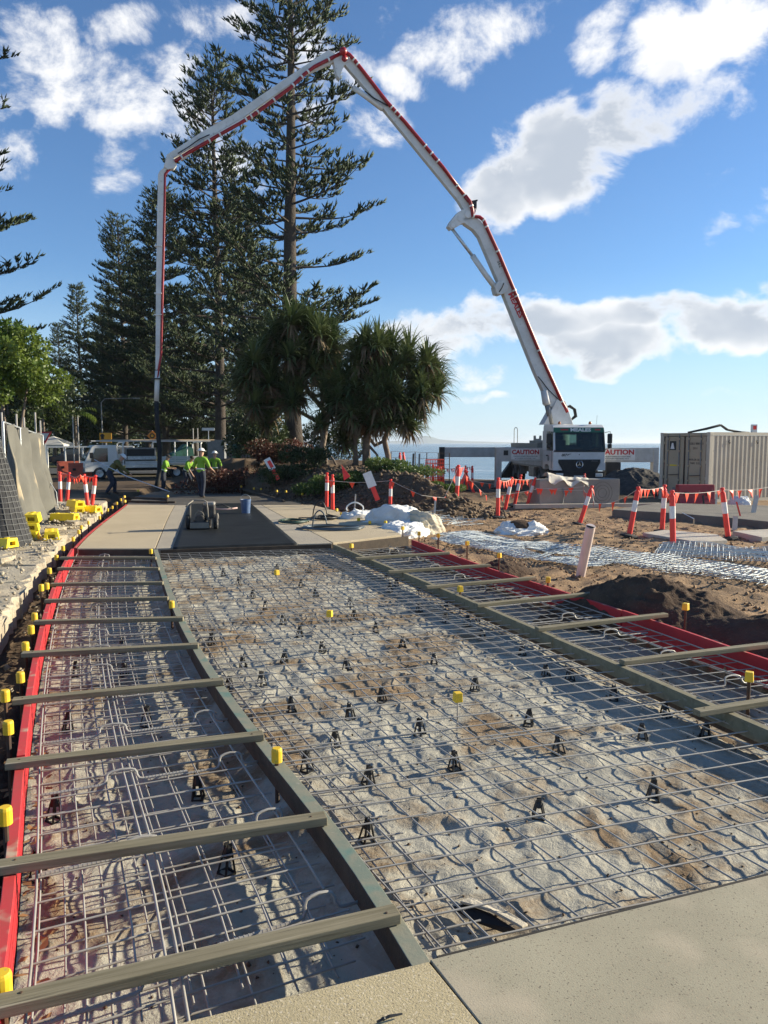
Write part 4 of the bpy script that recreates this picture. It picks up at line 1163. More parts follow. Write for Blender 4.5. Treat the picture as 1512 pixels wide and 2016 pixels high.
def cloth_on_block():
    nu, nv = 40, 16
    V = []
    for i in range(nu):
        u = i / (nu - 1)
        for j in range(nv):
            v = j / (nv - 1)
            p = a.lerp(c, .10 + .50 * u) + n * (-.05 + .5 * v)
            z = .67 + .10 * (1 - u) * math.sin(PI * min(1, v * 1.2)) + .05 * noise.noise(Vector((u * 9, v * 5, 2))) + .12 * max(0, 1 - u * 2.2) + .02
            if v < .08: z -= .18 + .1 * math.sin(u * 14)
            V.append((p.x, p.y, max(z, .672) if v >= .08 else z))
    c0 = np.array(V).mean(0)
    o = np_mesh('ground_cloth', np.array(V) - c0, grid_faces(nu, nv), mat('cloth_offwhite', (.62, .57, .48), .9, var=.12, vs=6, bump=.6, bs=25), smooth=True); o.location = c0
    o.modifiers.new('t', 'SOLIDIFY').thickness = .01
    tag(o, 'off-white cloth draped over the concrete block', 'cloth')
cloth_on_block()
b = MB(); p0 = a.lerp(c, .28) - n * .02; b.tube([p0 + Vector((0, 0, .7)), p0 + Vector((.03, -.03, .45)), p0 + Vector((-.02, -.05, .1)), p0 + Vector((.12, -.1, -.02 + .0)), p0 + Vector((.5, -.15, .0))], .018, 6)
tag(b.build('hose', M_grey, smooth=True), 'grey hose hanging down the front of the concrete block', 'hose')
b = MB(); a2 = GP(965, 1003); a2.z = -.2; c2 = P(1300, 994, -.24); b.beam(a2 + Vector((.8, 0, 0)), c2, .18, .14); tag(b.build('kerb_stone', M_preL, bevel=.01), 'long pale kerb stone lying in front of the concrete block', 'kerb stone')
zt = -.02
b = MB(); b.prism([(*P(x, y, zt).to_tuple()[:2], zt - .38) for x, y in ((1205, 1003), (1340, 1011), (1424, 1018), (1545, 1030), (1545, 996), (1300, 990))], (0, 0, .38)); tag(b.build('footing_slab', mat('dark_concrete', (.19, .17, .14), .9, col2=(.13, .115, .095), vs=1.5, bump=.4, bs=30), bevel=.01), 'grey concrete footing slab in front of the red barrier', 'concrete slab')
b = MB(); b.prism([(*P(x, y, -.1).to_tuple()[:2], -.26) for x, y in ((1265, 1048), (1372, 1066), (1432, 1062), (1412, 1051), (1310, 1042))], (0, 0, .15)); tag(b.build('concrete_pad', M_preL, bevel=.01), 'pale concrete pad ringed by four bollards', 'concrete slab')
b = MB(); b.prism([(*P(x, y, -.02).to_tuple()[:2], -.3) for x, y in ((1442, 1040), (1500, 1052), (1560, 1048), (1520, 1036))], (0, 0, .22)); tag(b.build('concrete_pad', M_preL, bevel=.01), 'pale concrete step at the right picture edge', 'concrete slab')
# formwork stakes (steel) in front of the footing
b = MB(); p = P(1362, 1035, .02); b.tube([P(1344, 1010, .07), P(1366, 1021, .07), P(1366, 1036, -.25)], .012, 6); tag(b.build('bent_rod', M_steel), 'bent steel rod over the footing edge', 'rod')

# red water barrier
def barrier(px, py, L0, H, m, label, rz=0.0, name='water_barrier'):
    p = GP(px, py)
    t = thing(name, p, label, 'barrier', None, rz)
    b = MB(); pr = [(-.27, 0), (-.27, .18), (-.17, .34), (-.11, H), (.11, H), (.17, .34), (.27, .18), (.27, 0)]
    b.prism([(-L0 / 2, y, z) for y, z in pr], (L0, 0, 0)); b.build('shell', m, t, bevel=.02)
    for k in (-.3, .3):
        b = MB(); b.box((k * L0, -.14, H * .62), (.16, .1, .13)); b.build('lifting_slot', M_dark, t)
    return t
M_redbar = mat('red_barrier_plastic', (.33, .035, .04), .55, col2=(.25, .03, .035), vs=3, mixs=[((.5, .3, .27), 5, .66, .8)])
barrier(1367, 1000, 1.25, .78, M_redbar, 'dark red plastic water barrier before the container', .1)

# ------------------------------------------------------------------ stacked galvanised mesh sheets
M_galv = mat('galvanised_wire', (.60, .65, .66), .5, .1, col2=(.46, .51, .52), vs=4)
def mesh_stack(p0, p1, width, layers, label, z0, step=.1, lat=.11, curl=0.0):
    p0 = Vector(p0); p1 = Vector(p1); d = (p1 - p0); L0 = d.length; d.normalize(); n = Vector((-d.y, d.x, 0))
    b = MB(); rnd = random.Random(len(label))
    for k in range(layers):
        off = Vector((rnd.uniform(-.04, .04), rnd.uniform(-.04, .04), 0)); z = z0 + .016 * k
        sk = rnd.uniform(-.02, .02)
        def zz(q, w=0.0):
            e = abs(2 * w / width - 1)
            return z + gz_smooth(q) + .03 * math.sin(q.x * 1.1 + k) + curl * max(0, e - .8) * 2
        m = int(L0 / step)
        for i in range(m + 1):
            q = p0 + d * (i * step) + off
            ps = [q + n * (w * width) + d * (sk * w) for w in (0, .08, .3, .6, .92, 1)]
            b.tube([Vector((s.x, s.y, zz(s, w * width))) for s, w in zip(ps, (0, .08, .3, .6, .92, 1))], .006, 4, 0, False)
        m2 = int(width / lat)
        for j in range(m2 + 1):
            ps = [p0 + n * (j * lat) + d * s + off for s in np.linspace(0, L0, 14)]
            b.tube([Vector((s.x, s.y, zz(s, j * lat) + .008)) for s in ps], .0045, 4, 0, False)
    return tag(b.build('mesh_stack', M_galv), label, 'mesh stack')
def gz_smooth(q):
    return min(gzs(q.x, q.y), -.12)
mesh_stack((.95, 17.3, 0), (3.0, 12.6, 0), 1.15 * -1, 6, 'far part of the galvanised mesh stack beside the white bags', .06, .1, .11) if False else None
mesh_stack((1.15, 16.9, 0), (5.9, 10.2, 0), .95, 3, 'long stack of galvanised mesh sheets crossing the sand', .05, .1, .19)
mesh_stack((1.0, 15.9, 0), (3.3, 12.3, 0), .55, 3, 'narrow rolled galvanised mesh in front of the long stack', .07, .09, .1)
mesh_stack((4.9, 13.6, 0), (9.5, 11.6, 0), 1.9, 2, 'loose galvanised mesh sheets lying on the sand at right', .05, .1, .1)
# reinforcement off-cuts behind the bags
rnd = random.Random(3)
for k in range(1):
    b = MB()
    for i in range(40):
        c = Vector((1.6 + rnd.uniform(-.7, .7), 19.3 + rnd.uniform(-.5, .5), 0)); c.z = gzs(c.x, c.y) + rnd.uniform(.02, .22); an = rnd.uniform(0, PI); l = rnd.uniform(.2, .5)
        b.tube([c - Vector((math.cos(an), math.sin(an), rnd.uniform(-.3, .3))) * l, c + Vector((math.cos(an), math.sin(an), 0)) * l], .006, 4)
    tag(b.build('wire_offcuts', M_galv), 'tangle of bright wire offcuts beside the bags', 'wire', kind='stuff')

# ------------------------------------------------------------------ shipping container
M_cont = mat('container_beige', (.56, .50, .39), .6, col2=(.50, .44, .335), vs=1.2, mixs=[((.28, .20, .13), 6, .66, .82)], bump=.1, bs=20)
M_contd = mat('container_door_beige', (.46, .37, .25), .6, col2=(.41, .33, .225), vs=1.4, mixs=[((.25, .17, .11), 7, .66, .82)])
M_ink = mat('dark_ink', (.03, .028, .025), .7)
def container():
    N0 = P(1393, 992, -.3); L0, Wd, H = 6.06, 2.44, 2.59
    rz = math.atan2(.40, .917)
    t = thing('shipping_container', N0, 'beige corrugated shipping container with double doors', 'container', None, rz)
    z0 = .0
    # long side, corrugated (local -y face), local x runs away to the right
    b = MB(); prof = []; x = .16; k = 0
    while x < L0 - .16:
        prof += [(x, .0), (x + .07, .0), (x + .105, .036), (x + .175, .036)]; x += .21
    prof = [(0.16, 0)] + prof + [(L0 - .16, 0)]
    vs = []; fs = []
    for (px, d) in prof: vs += [(px, .012 + d, .16), (px, .012 + d, H - .12)]
    for i in range(len(prof) - 1): fs.append((2 * i, 2 * i + 2, 2 * i + 3, 2 * i + 1))
    b.add(vs, fs); b.build('side_wall', M_cont, t)
    b = MB(); b.bb(.1, L0 - .1, Wd - .05, Wd - .01, .1, H - .1); b.build('rear_wall', M_cont, t)
    b = MB(); b.bb(.02, L0 - .02, .03, Wd - .03, H - .06, H - .03); b.build('roof', M_cont, t)
    b = MB(); b.bb(L0 - .06, L0 - .02, .02, Wd - .02, .1, H - .1); b.build('end_wall', M_cont, t)
    b = MB(); b.bb(.16, L0 - .16, 0, .06, 0, .155); b.build('bottom_rail', M_cont, t)
    b = MB(); b.bb(.16, L0 - .16, 0, .06, H - .115, H - .002); b.build('top_rail', M_cont, t)
    for (cx, cy) in ((0.08, .08), (.08, Wd - .08), (L0 - .08, .08)):
        b = MB(); b.bb(cx - .079, cx + .079, cy - .079, cy + .079, .118, H - .118); b.build('corner_post', M_cont, t, bevel=.008)
        for z in (.059, H - .059):
            b = MB(); b.bb(cx - .085, cx + .085, cy - .085, cy + .085, z - .058, z + .058); b.build('corner_casting', M_cont, t, bevel=.01)
    # door end: local x = 0, facing -x
    b = MB(); b.bb(.02, .12, .165, Wd - .165, .02, .14); b.build('door_sill', M_contd, t)
    b = MB(); b.bb(.02, .12, .165, Wd - .165, H - .13, H - .02); b.build('door_header', M_contd, t)
    for s, (y0, y1) in enumerate(((.185, Wd / 2 - .012), (Wd / 2 + .012, Wd - .185))):
        b = MB(); b.bb(.05, .09, y0, y1, .16, H - .15); d = b.build('door', M_contd, t)
        for zz in (.62, 1.15, 1.72):
            b = MB(); b.bb(.036, .052, y0 + .03, y1 - .03, zz, zz + .025); b.build('door_rib', M_contd, d)
        b = MB()
        for (ya, yb, za, zb) in ((y0, y0 + .02, .16, H - .15), (y1 - .02, y1, .16, H - .15)): b.bb(.034, .05, ya, yb, za, zb)
        b.build('gasket', M_black, d)
        for yy in (y0 + .24, y1 - .2):
            b = MB(); b.tube([(.02, yy, .08), (.02, yy, H - .07)], .02, 8); r = b.build('lock_rod', M_grey, d, smooth=True)
            for zz in (.25, .8, 1.35, 1.9, 2.35):
                b = MB(); b.bb(-.008, .045, yy - .05, yy + .05, zz - .03, zz + .03); b.build('rod_bracket', M_contd, d)
        b = MB(); b.beam((-.01, y0 + .22, 1.02), (-.01, y1 - .3, .98), .05, .02, 0, (0, 0, 1)); b.build('handle', M_dark, d)
        for zz in (.35, .9, 1.5, 2.2):
            b = MB(); yy = .17 if s == 0 else Wd - .17; b.bb(.015, .06, yy - .05, yy + .05, zz - .05, zz + .05); b.build('hinge', M_contd, d)
    # seen from the door side (looking along +x) the reading direction is -y
    FT = lambda y, z: frame((.034, y, z), (0, -1, 0), (0, 0, 1))
    F2 = lambda y, z: frame((.046, y, z), (0, -1, 0), (0, 0, 1))
    text_part('GSLU 80014 5', .115, F2(.66, 2.17), M_ink, t, 'container_number', sx=.95)
    text_part('22G1', .105, F2(.72, 2.0), M_ink, t, 'size_code')
    text_part('MAX.GR 30.48', .1, F2(.70, 1.58), M_ink, t, 'weight_marking')
    text_part('TARE  2.22', .1, F2(.72, 1.45), M_ink, t, 'weight_marking')
    b = MB(); b.bb(.038, .046, 1.66, 1.98, 1.93, 2.27); e = b.build('emblem', M_ink, t)
    b = MB(); b.prism([(.034, 1.93, 1.97), (.034, 1.73, 1.97), (.034, 1.80, 2.2), (.034, 1.87, 2.2)], (-.004, 0, 0)); b.build('emblem_mark', M_signw, e)
    b = MB(); b.bb(.040, .047, 1.6, 1.95, 1.33, 1.375); b.build('yellow_sticker', M_yelb, t)
    b = MB(); b.bb(.04, .047, 1.62, 1.78, .38, .52); b.build('vent_plate', M_grey, t)
    for xx in (.95, 2.35):
        b = MB(); b.tube([(xx, -.005, H - .28), (xx - .05, -.012, H - .34), (xx, -.016, H - .42), (xx + .04, -.01, H - .37)], .012, 6); b.build('tie_hook', M_dark, t)
    # things on the roof
    Rm = Matrix.Translation(N0) @ Matrix.Rotation(rz, 4, 'Z')
    pts = [(.0, 1.0, H), (.35, .5, H + .12), (.9, .35, H + .26), (1.4, .5, H + .10), (1.9, .4, H + .02), (2.6, .6, H - .0)]
    b = MB(); b.tube([Rm @ Vector(p) for p in pts], .035, 8); b.tube([Rm @ (Vector(p) + Vector((.12, .18, .02 * math.sin(i)))) for i, p in enumerate(pts)], .03, 8)
    tag(b.build('hose', M_rubber, smooth=True), 'black hose lying looped on the container roof', 'hose')
    b = MB(); q = Rm @ Vector((2.45, .25, H - .03)); b.box(q + Vector((0, 0, .18)), (.2, .12, .3)); o = b.build('lamp_box', M_white, bevel=.01); tag(o, 'small white and red box standing on the container roof', 'lamp')
    b = MB(); b.box(Vector((0, -.064, .18)), (.12, .012, .14)); b.build('red_panel', M_bolred, o)
container()

# ------------------------------------------------------------------ concrete pump truck
def glass_mat():
    m = bpy.data.materials.new('tinted_glass'); m.use_nodes = True
    nt = m.node_tree; nt.nodes.clear(); N = nt.nodes.new; L = nt.links.new
    o = N('ShaderNodeOutputMaterial'); mx = N('ShaderNodeMixShader'); tr = N('ShaderNodeBsdfTransparent'); gl = N('ShaderNodeBsdfGlossy'); f = N('ShaderNodeFresnel')
    tr.inputs[0].default_value = (.52, .62, .60, 1); gl.inputs['Roughness'].default_value = .03; f.inputs[0].default_value = 1.5
    L(f.outputs[0], mx.inputs[0]); L(tr.outputs[0], mx.inputs[1]); L(gl.outputs[0], mx.inputs[2]); L(mx.outputs[0], o.inputs[0])
    return m
M_tint = glass_mat()
M_cabgreen = mat('cab_green', (.015, .12, .07), .5)
M_redtext = mat('red_lettering', (.50, .02, .025), .5)
M_tyre = mat('tyre', (.02, .02, .021), .85, var=.3, vs=12)
def wheel(parent, c, r, w, side=-1, m_rim=None):
    """axle along local x"""
    R = Matrix.Rotation(PI / 2, 3, 'Y')
    b = MB(); b.lathe([(r * .58, -w / 2), (r * .9, -w / 2), (r, -w * .36), (r, w * .36), (r * .9, w / 2), (r * .58, w / 2)], 28, c, R, cap=False)
    g = thing_part = bpy.data.objects.new('wheel', None); link(g); g.parent = parent
    b.build('tyre', M_tyre, g, smooth=True, angle=40)
    b = MB(); b.lathe([(r * .6, -w * .45), (r * .52, -w * .3), (r * .3, -w * .25), (r * .22, -w * .5), (.01, -w * .5)], 20, c, R if side < 0 else Matrix.Rotation(-PI / 2, 3, 'Y'), cap=False)
    b.build('rim', m_rim or M_grey, g, smooth=True, angle=40)
    return g
TRK = Vector((9.0, 35.2, -.32)); TRZ = .045
def pump_truck():
    t = thing('pump_truck', TRK, 'white concrete pump truck with its tall folded boom raised', 'truck', None, TRZ)
    W2 = 1.22
    # cab lower shell
    b = MB()
    prof = [(.10, .95), (.0, 1.02), (.0, 1.86), (1.95, 1.86), (1.95, 1.0), (1.62, .95), (1.55, 1.12), (1.35, 1.2), (.95, 1.2), (.75, 1.12), (.68, .95)]
    b.prism([(-W2, y, z) for y, z in prof], (2 * W2, 0, 0)); cab = b.build('cab', M_white, t, bevel=.03)
    b = MB(); b.prism([(-W2 + .02, y, z) for y, z in [(.17, 2.72), (.21, 2.93), (.42, 3.06), (1.8, 3.1), (1.95, 3.02), (1.95, 2.78)]], (2 * W2 - .04, 0, 0)); b.build('roof', M_white, cab, bevel=.03)
    for s in (-1, 1):
        b = MB(); b.beam((s * (W2 - .05), .03, 1.84), (s * (W2 - .07), .22, 2.8), .09, .08, 0, (0, 1, 0)); b.build('windscreen_pillar', M_dark if s > 0 else M_white, cab)
        b = MB(); b.bb(s * (W2 - .02) - .03, s * (W2 - .02) + .03, 1.2, 1.95, 1.86, 2.8); b.build('door_pillar', M_white, cab)
        b = MB(); b.bb(s * (W2 - .03) - .012, s * (W2 - .03) + .012, .18, 1.2, 1.87, 2.75); b.build('side_window', M_tint, cab)
        b = MB(); b.bb(s * (W2 + .006) - .006, s * (W2 + .006) + .006, .25, .262, 1.05, 1.86); b.build('door_seam', M_dark, cab)
        b = MB(); b.bb(s * (W2 + .02) - .02, s * (W2 + .02) + .02, .95, 1.15, 1.6, 1.66); b.build('door_handle', M_dark, cab)
    # back wall with window openings
    for (x0, x1, z0, z1) in ((-W2 + .03, -1.02, 1.86, 2.78), (-.62, -.28, 1.86, 2.78), (.42, W2 - .03, 1.86, 2.78), (-1.02, -.62, 1.86, 2.12), (-.28, .42, 1.86, 2.12), (-1.02, -.62, 2.62, 2.78), (-.28, .42, 2.62, 2.78)):
        b = MB(); b.bb(x0, x1, 1.9, 1.94, z0, z1); b.build('back_panel', M_dark, cab)
    for (x0, x1) in ((-1.02, -.62), (-.28, .42)):
        b = MB(); b.bb(x0, x1, 1.915, 1.925, 2.12, 2.62); b.build('back_window', M_tint, cab)
    # windscreen, header
    b = MB(); b.prism([(-W2 + .07, .01, 1.87), (W2 - .07, .01, 1.87), (W2 - .09, .18, 2.72), (-W2 + .09, .18, 2.72)], (0, .012, 0)); b.build('windscreen', M_tint, cab)
    b = MB(); b.prism([(-W2 + .01, -.004, 1.8), (W2 - .01, -.004, 1.8), (W2 - .05, .008, 1.9), (-W2 + .05, .008, 1.9)], (0, -.01, 0)); b.build('windscreen_seal', M_dark, cab)
    b = MB(); b.prism([(-W2 + .03, .15, 2.70), (W2 - .03, .15, 2.70), (W2 - .05, .19, 2.93), (-W2 + .05, .19, 2.93)], (0, -.012, 0)); hd = b.build('sun_visor', M_cabgreen, cab)
    text_part('MEALES', .21, frame((.08, .150, 2.815), (1, 0, 0), (0, .17, 1)), M_signw, cab, 'visor_lettering', bold=.008, sx=1.35)
    for x0, x1, m in ((-.85, -.5, M_redtext), (.75, 1.0, M_redtext)):
        b = MB(); b.prism([(x0, .146, 2.80), (x1, .146, 2.80), (x1, .158, 2.86), (x0, .158, 2.86)], (0, -.006, 0)); b.build('visor_stripe', m, cab)
    for s in (-.4, .35):
        b = MB(); b.beam((s, -.02, 1.88), (s + .55, .0, 1.97), .025, .02); b.build('wiper', M_black, cab)
    # inside
    b = MB(); b.bb(-1.12, 1.12, .25, .55, 1.86, 2.05); b.build('dashboard', M_dark, cab)
    for xx in (.55, -.6):
        b = MB(); b.bb(xx - .25, xx + .25, 1.0, 1.2, 1.86, 2.35); b.bb(xx - .14, xx + .14, 1.04, 1.16, 2.38, 2.58); b.build('seat', M_dark, cab, bevel=.04)
    b = MB(); b.torus((.55, .62, 2.12), .23, .02, Matrix.Rotation(-.9, 3, 'X'), 20, 6); b.build('steering_wheel', M_black, cab)
    # grille, bumper, lamps
    b = MB(); b.prism([(-.98, -.012, 1.46), (.98, -.012, 1.46), (.98, -.012, 1.32), (.74, -.03, .9), (-.74, -.03, .9), (-.98, -.012, 1.32)], (0, -.03, 0)); g = b.build('grille', M_dark, cab, bevel=.012)
    for k in range(5):
        b = MB(); z = .98 + k * .09; w = .74 + (z - .9) * .5; b.bb(-w, w, -.056, -.04, z, z + .022); b.build('grille_slat', M_black, g)
    b = MB(); b.torus((0, -.07, 1.23), .155, .013, Matrix.Rotation(PI / 2, 3, 'X'), 28, 6)
    for k in range(3):
        a = PI / 2 + k * 2 * PI / 3; ca, sa = math.cos(a), math.sin(a)
        b.prism([(ca * .152, -.062, 1.23 + sa * .152), (-sa * .022, -.062, 1.23 + ca * .022), (sa * .022, -.062, 1.23 - ca * .022)], (0, -.016, 0))
    b.build('star_emblem', mat('chrome', (.7, .7, .7), .15, 1.0), g)
    text_part('Actros', .11, frame((.70, -.046, 1.39), (1, 0, 0), (0, 0, 1)), M_grey, g, 'model_lettering', shear=.2)
    text_part('007', .16, frame((-.72, -.004, 1.655), (1, 0, 0), (0, 0, 1)), M_ink, cab, 'fleet_number', bold=.006, shear=.35, ext=.002)
    b = MB(); b.prism([(-.55, -.001, 1.70), (-.38, -.001, 1.725), (-.38, -.001, 1.71), (-.5, -.001, 1.68), (-.53, -.001, 1.63), (-.56, -.001, 1.63)], (0, -.004, 0)); b.build('fleet_number_tail', M_ink, cab)
    b = MB(); b.prism([(-.03, -.001, 1.68), (0, -.001, 1.655), (.03, -.001, 1.68), (0, -.001, 1.715)], (0, -.004, 0)); b.build('badge', M_ink, cab)
    b = MB(); b.prism([(-W2, -.02, .9), (-.76, -.05, .9), (.76, -.05, .9), (W2, -.02, .9), (W2, -.02, .38), (.9, -.08, .34), (-.9, -.08, .34), (-W2, -.02, .38)], (0, .5, 0)); bu = b.build('bumper', M_dark, t, bevel=.02)
    for s in (-1, 1):
        b = MB(); b.box((s * .92, -.075, .74), (.34, .06, .17)); l = b.build('headlight', M_lens, bu, bevel=.02)
        b = MB(); b.lathe([(.06, 0), (.055, .02)], 14, (s * .86, -.10, .74), Matrix.Rotation(PI / 2, 3, 'X')); b.build('bulb', M_signw, l)
        b = MB(); b.prism([(s * .99, -.008, 1.3), (s * W2, -.008, 1.3), (s * W2, -.008, .96), (s * .8, -.02, .96)] if s > 0 else [(s * .8, -.02, .96), (s * W2, -.008, .96), (s * W2, -.008, 1.3), (s * .99, -.008, 1.3)], (0, -.02, 0)); b.build('corner_panel', M_white, cab)
        # mirrors
        b = MB(); b.tube([(s * 1.2, .12, 2.7), (s * 1.42, .02, 2.74), (s * 1.46, 0, 2.4), (s * 1.44, .0, 2.0), (s * 1.22, .08, 1.9)], .018, 6); a_ = b.build('mirror_arm', M_black, cab)
        b = MB(); b.box((s * 1.42, .04, 2.42), (.22, .12, .46)); b.box((s * 1.42, .04, 2.08), (.2, .12, .2)); b.build('mirror_housing', M_black, a_, bevel=.04)
        b = MB(); b.lathe([(.07, 0), (.07, .05), (.05, .12), (.02, .14)], 12, (s * .72 - .1, .5, 3.08)); b.build('beacon', mat('amber_lens', (.45, .12, .02), .3), cab, smooth=True, angle=50)
    b = MB(); b.bb(-.26, .26, -.11, -.09, .6, .72); pl_ = b.build('number_plate', M_signw, bu)
    text_part('045 DCU', .09, frame((0, -.113, .66), (1, 0, 0), (0, 0, 1)), M_ink, pl_, 'plate_lettering')
    b = MB(); b.tube([(.95, .6, 3.08), (.97, .55, 3.5)], .006, 5); b.build('aerial', M_black, cab)
    b = MB(); b.lathe([(.17, 0), (.17, .005)], 20, (-W2 - .006, .8, 1.52), Matrix.Rotation(-PI / 2, 3, 'Y')); lg = b.build('door_logo', M_signw, cab)
    b = MB(); b.torus((-W2 - .014, .8, 1.52), .13, .012, Matrix.Rotation(-PI / 2, 3, 'Y'), 20, 5); b.box((-W2 - .014, .8, 1.52), (.01, .06, .16)); b.build('door_logo_mark', M_ink, lg)
    # chassis and wheels
    b = MB(); b.bb(-.45, .45, 1.7, 9.9, .6, .95); b.build('chassis', M_dark, t)
    for y in (1.15, 2.75, 7.3, 8.65):
        for s in (-1, 1): wheel(t, (s * 1.05, y, .5), .5, .3, s)
    for y in (1.15, 2.75, 7.3, 8.65):
        if y < 2: continue
        b = MB()
        for s in (-1, 1):
            pts = [(y + .6 * math.cos(a), .5 + .6 * math.sin(a)) for a in np.linspace(.1, PI - .1, 10)]
            b.prism([(s * .85, yy, zz) for yy, zz in pts] + [(s * .85, yy * 1 + (y - yy) * .04, zz - .03) for yy, zz in reversed(pts)], (s * .38, 0, 0))
        b.build('mudguard', M_grey, t)
    b = MB(); b.bb(-1.2, -.55, 3.7, 4.9, .5, 1.0); tk = b.build('fuel_tank', M_grey, t, bevel=.05)
    for y in (3.9, 4.3, 4.7):
        b = MB(); b.bb(-1.21, -.5, y - .03, y + .03, .495, 1.005); b.build('tank_strap', M_white, tk)
    # body
    b = MB(); b.bb(-1.16, 1.16, 2.25, 9.6, 1.05, 1.95); bd = b.build('body', M_offwhite, t, bevel=.02)
    b = MB(); b.bb(-1.17, 1.17, 3.2, 9.5, 1.96, 2.22); b.bb(-.8, .5, 3.5, 6.5, 2.22, 2.36); b.build('deck', M_grey, t, bevel=.02)
    text_part('MEALES', .72, frame((-1.175, 7.2, 1.5), (0, -1, 0), (0, 0, 1)), M_redtext, bd, 'side_lettering', bold=.02, sx=1.5)
    b = MB(); b.bb(-1.2, -1.165, 2.4, 9.4, 1.0, 1.1); b.build('side_rail', M_grey, bd)
    b = MB(); b.tube([(-1.05, 9.2, 1.95), (-1.05, 9.2, 3.0), (-1.02, 9.1, 3.1), (-.95, 9.0, 3.1), (-.92, 8.9, 3.0), (-.92, 8.9, 1.95)], .022, 7); b.build('ladder_hoop', M_grey, t)
    b = MB(); b.prism([(-.5, 6.6, 2.2), (-.1, 6.6, 2.2), (-.1, 6.6, 2.62), (-.18, 6.6, 2.62), (-.2, 6.6, 2.45), (-.4, 6.6, 2.45), (-.42, 6.6, 2.62), (-.5, 6.6, 2.62)], (0, .2, 0)); b.build('boom_rest', M_grey, t)
    b = MB(); b.prism([(-.9, 9.6, 1.7), (.9, 9.6, 1.7), (.6, 9.6, .7), (-.6, 9.6, .7)], (0, .9, 0)); b.build('hopper', M_grey, t)
    b = MB(); b.prism([(-1.9, 9.0, .2), (-1.2, 9.0, 1.2), (-1.2, 9.0, .2)], (0, .5, 0)); b.build('mud_flap', M_dark, t)
    # outriggers
    def outrigger(x0, x1, y, z0, z1, label, foot=True, text=True, leg_x=None, blackleg=False):
        b = MB(); b.bb(x0, x1, y, y + .34, z0, z1); o = b.build('outrigger_arm', M_offwhite, t, bevel=.02)
        o['label'] = label
        lx = x1 if leg_x is None else leg_x
        if foot:
            b = MB(); b.bb(lx - .14, lx + .14, y - .03, y + .37, .06, z1 + .012); b.build('outrigger_leg', M_dark if blackleg else M_offwhite, o, bevel=.02)
            b = MB(); b.bb(lx - .38, lx + .38, y - .2, y + .55, .0, .055); b.build('foot_pad', M_form_d, o)
        return o
    o1 = outrigger(-1.16, -3.35, 1.96, 1.32, 1.98, 'off-white outrigger arm with a caution sign, left of the cab')
    b = MB(); b.bb(-2.75, -1.35, 1.948, 1.96, 1.42, 1.92); pn = b.build('caution_panel', M_signw, o1)
    text_part('CAUTION', .29, frame((-2.05, 1.944, 1.77), (1, 0, 0), (0, 0, 1)), M_redtext, pn, 'caution_lettering', bold=.012, sx=1.02)
    text_part('CONCRETE PUMPING EXCLUSION ZONE', .075, frame((-2.05, 1.944, 1.57), (1, 0, 0), (0, 0, 1)), M_ink, pn, 'small_lettering', sx=.85)
    text_part('AUTHORISED PERSONNEL ONLY', .075, frame((-2.05, 1.944, 1.475), (1, 0, 0), (0, 0, 1)), M_ink, pn, 'small_lettering', sx=.95)
    b = MB(); b.bb(-3.12, -2.9, 1.944, 1.96, 1.62, 1.86); b.build('dark_opening', M_dark, o1)
    outrigger(-1.16, -5.35, 8.2, 1.42, 1.98, 'grey rear outrigger arm reaching left of the truck', blackleg=True)
    o3 = outrigger(1.16, 4.4, 1.96, 1.28, 1.98, 'off-white outrigger arm with a caution sign, right of the cab', leg_x=4.4)
    b = MB(); b.bb(1.9, 2.65, 1.9, 2.4, .55, 1.275); b.bb(2.0, 2.5, 1.95, 2.35, .0, .55); b.bb(2.3, 2.9, 1.9, 2.3, .1, .5); b.build('outrigger_jack', M_dark, o3, bevel=.03)
    b = MB(); b.bb(1.55, 3.35, 1.948, 1.96, 1.38, 1.93); pn = b.build('caution_panel', M_signw, o3)
    text_part('CAUTION', .33, frame((2.45, 1.944, 1.76), (1, 0, 0), (0, 0, 1)), M_redtext, pn, 'caution_lettering', bold=.012, sx=1.15)
    text_part('CONCRETE PUMPING EXCLUSION ZONE', .085, frame((2.45, 1.944, 1.55), (1, 0, 0), (0, 0, 1)), M_ink, pn, 'small_lettering', sx=.85)
    text_part('AUTHORISED PERSONNEL ONLY', .085, frame((2.45, 1.944, 1.45), (1, 0, 0), (0, 0, 1)), M_ink, pn, 'small_lettering', sx=.95)
    # pedestal
    b = MB(); b.lathe([(.62, 1.95), (.62, 2.6), (.5, 2.75), (.5, 3.12)], 20, (-.38, 2.55, 0)); b.build('turret', M_boom, t, smooth=True, angle=35)
    return t
TRUCK = pump_truck()

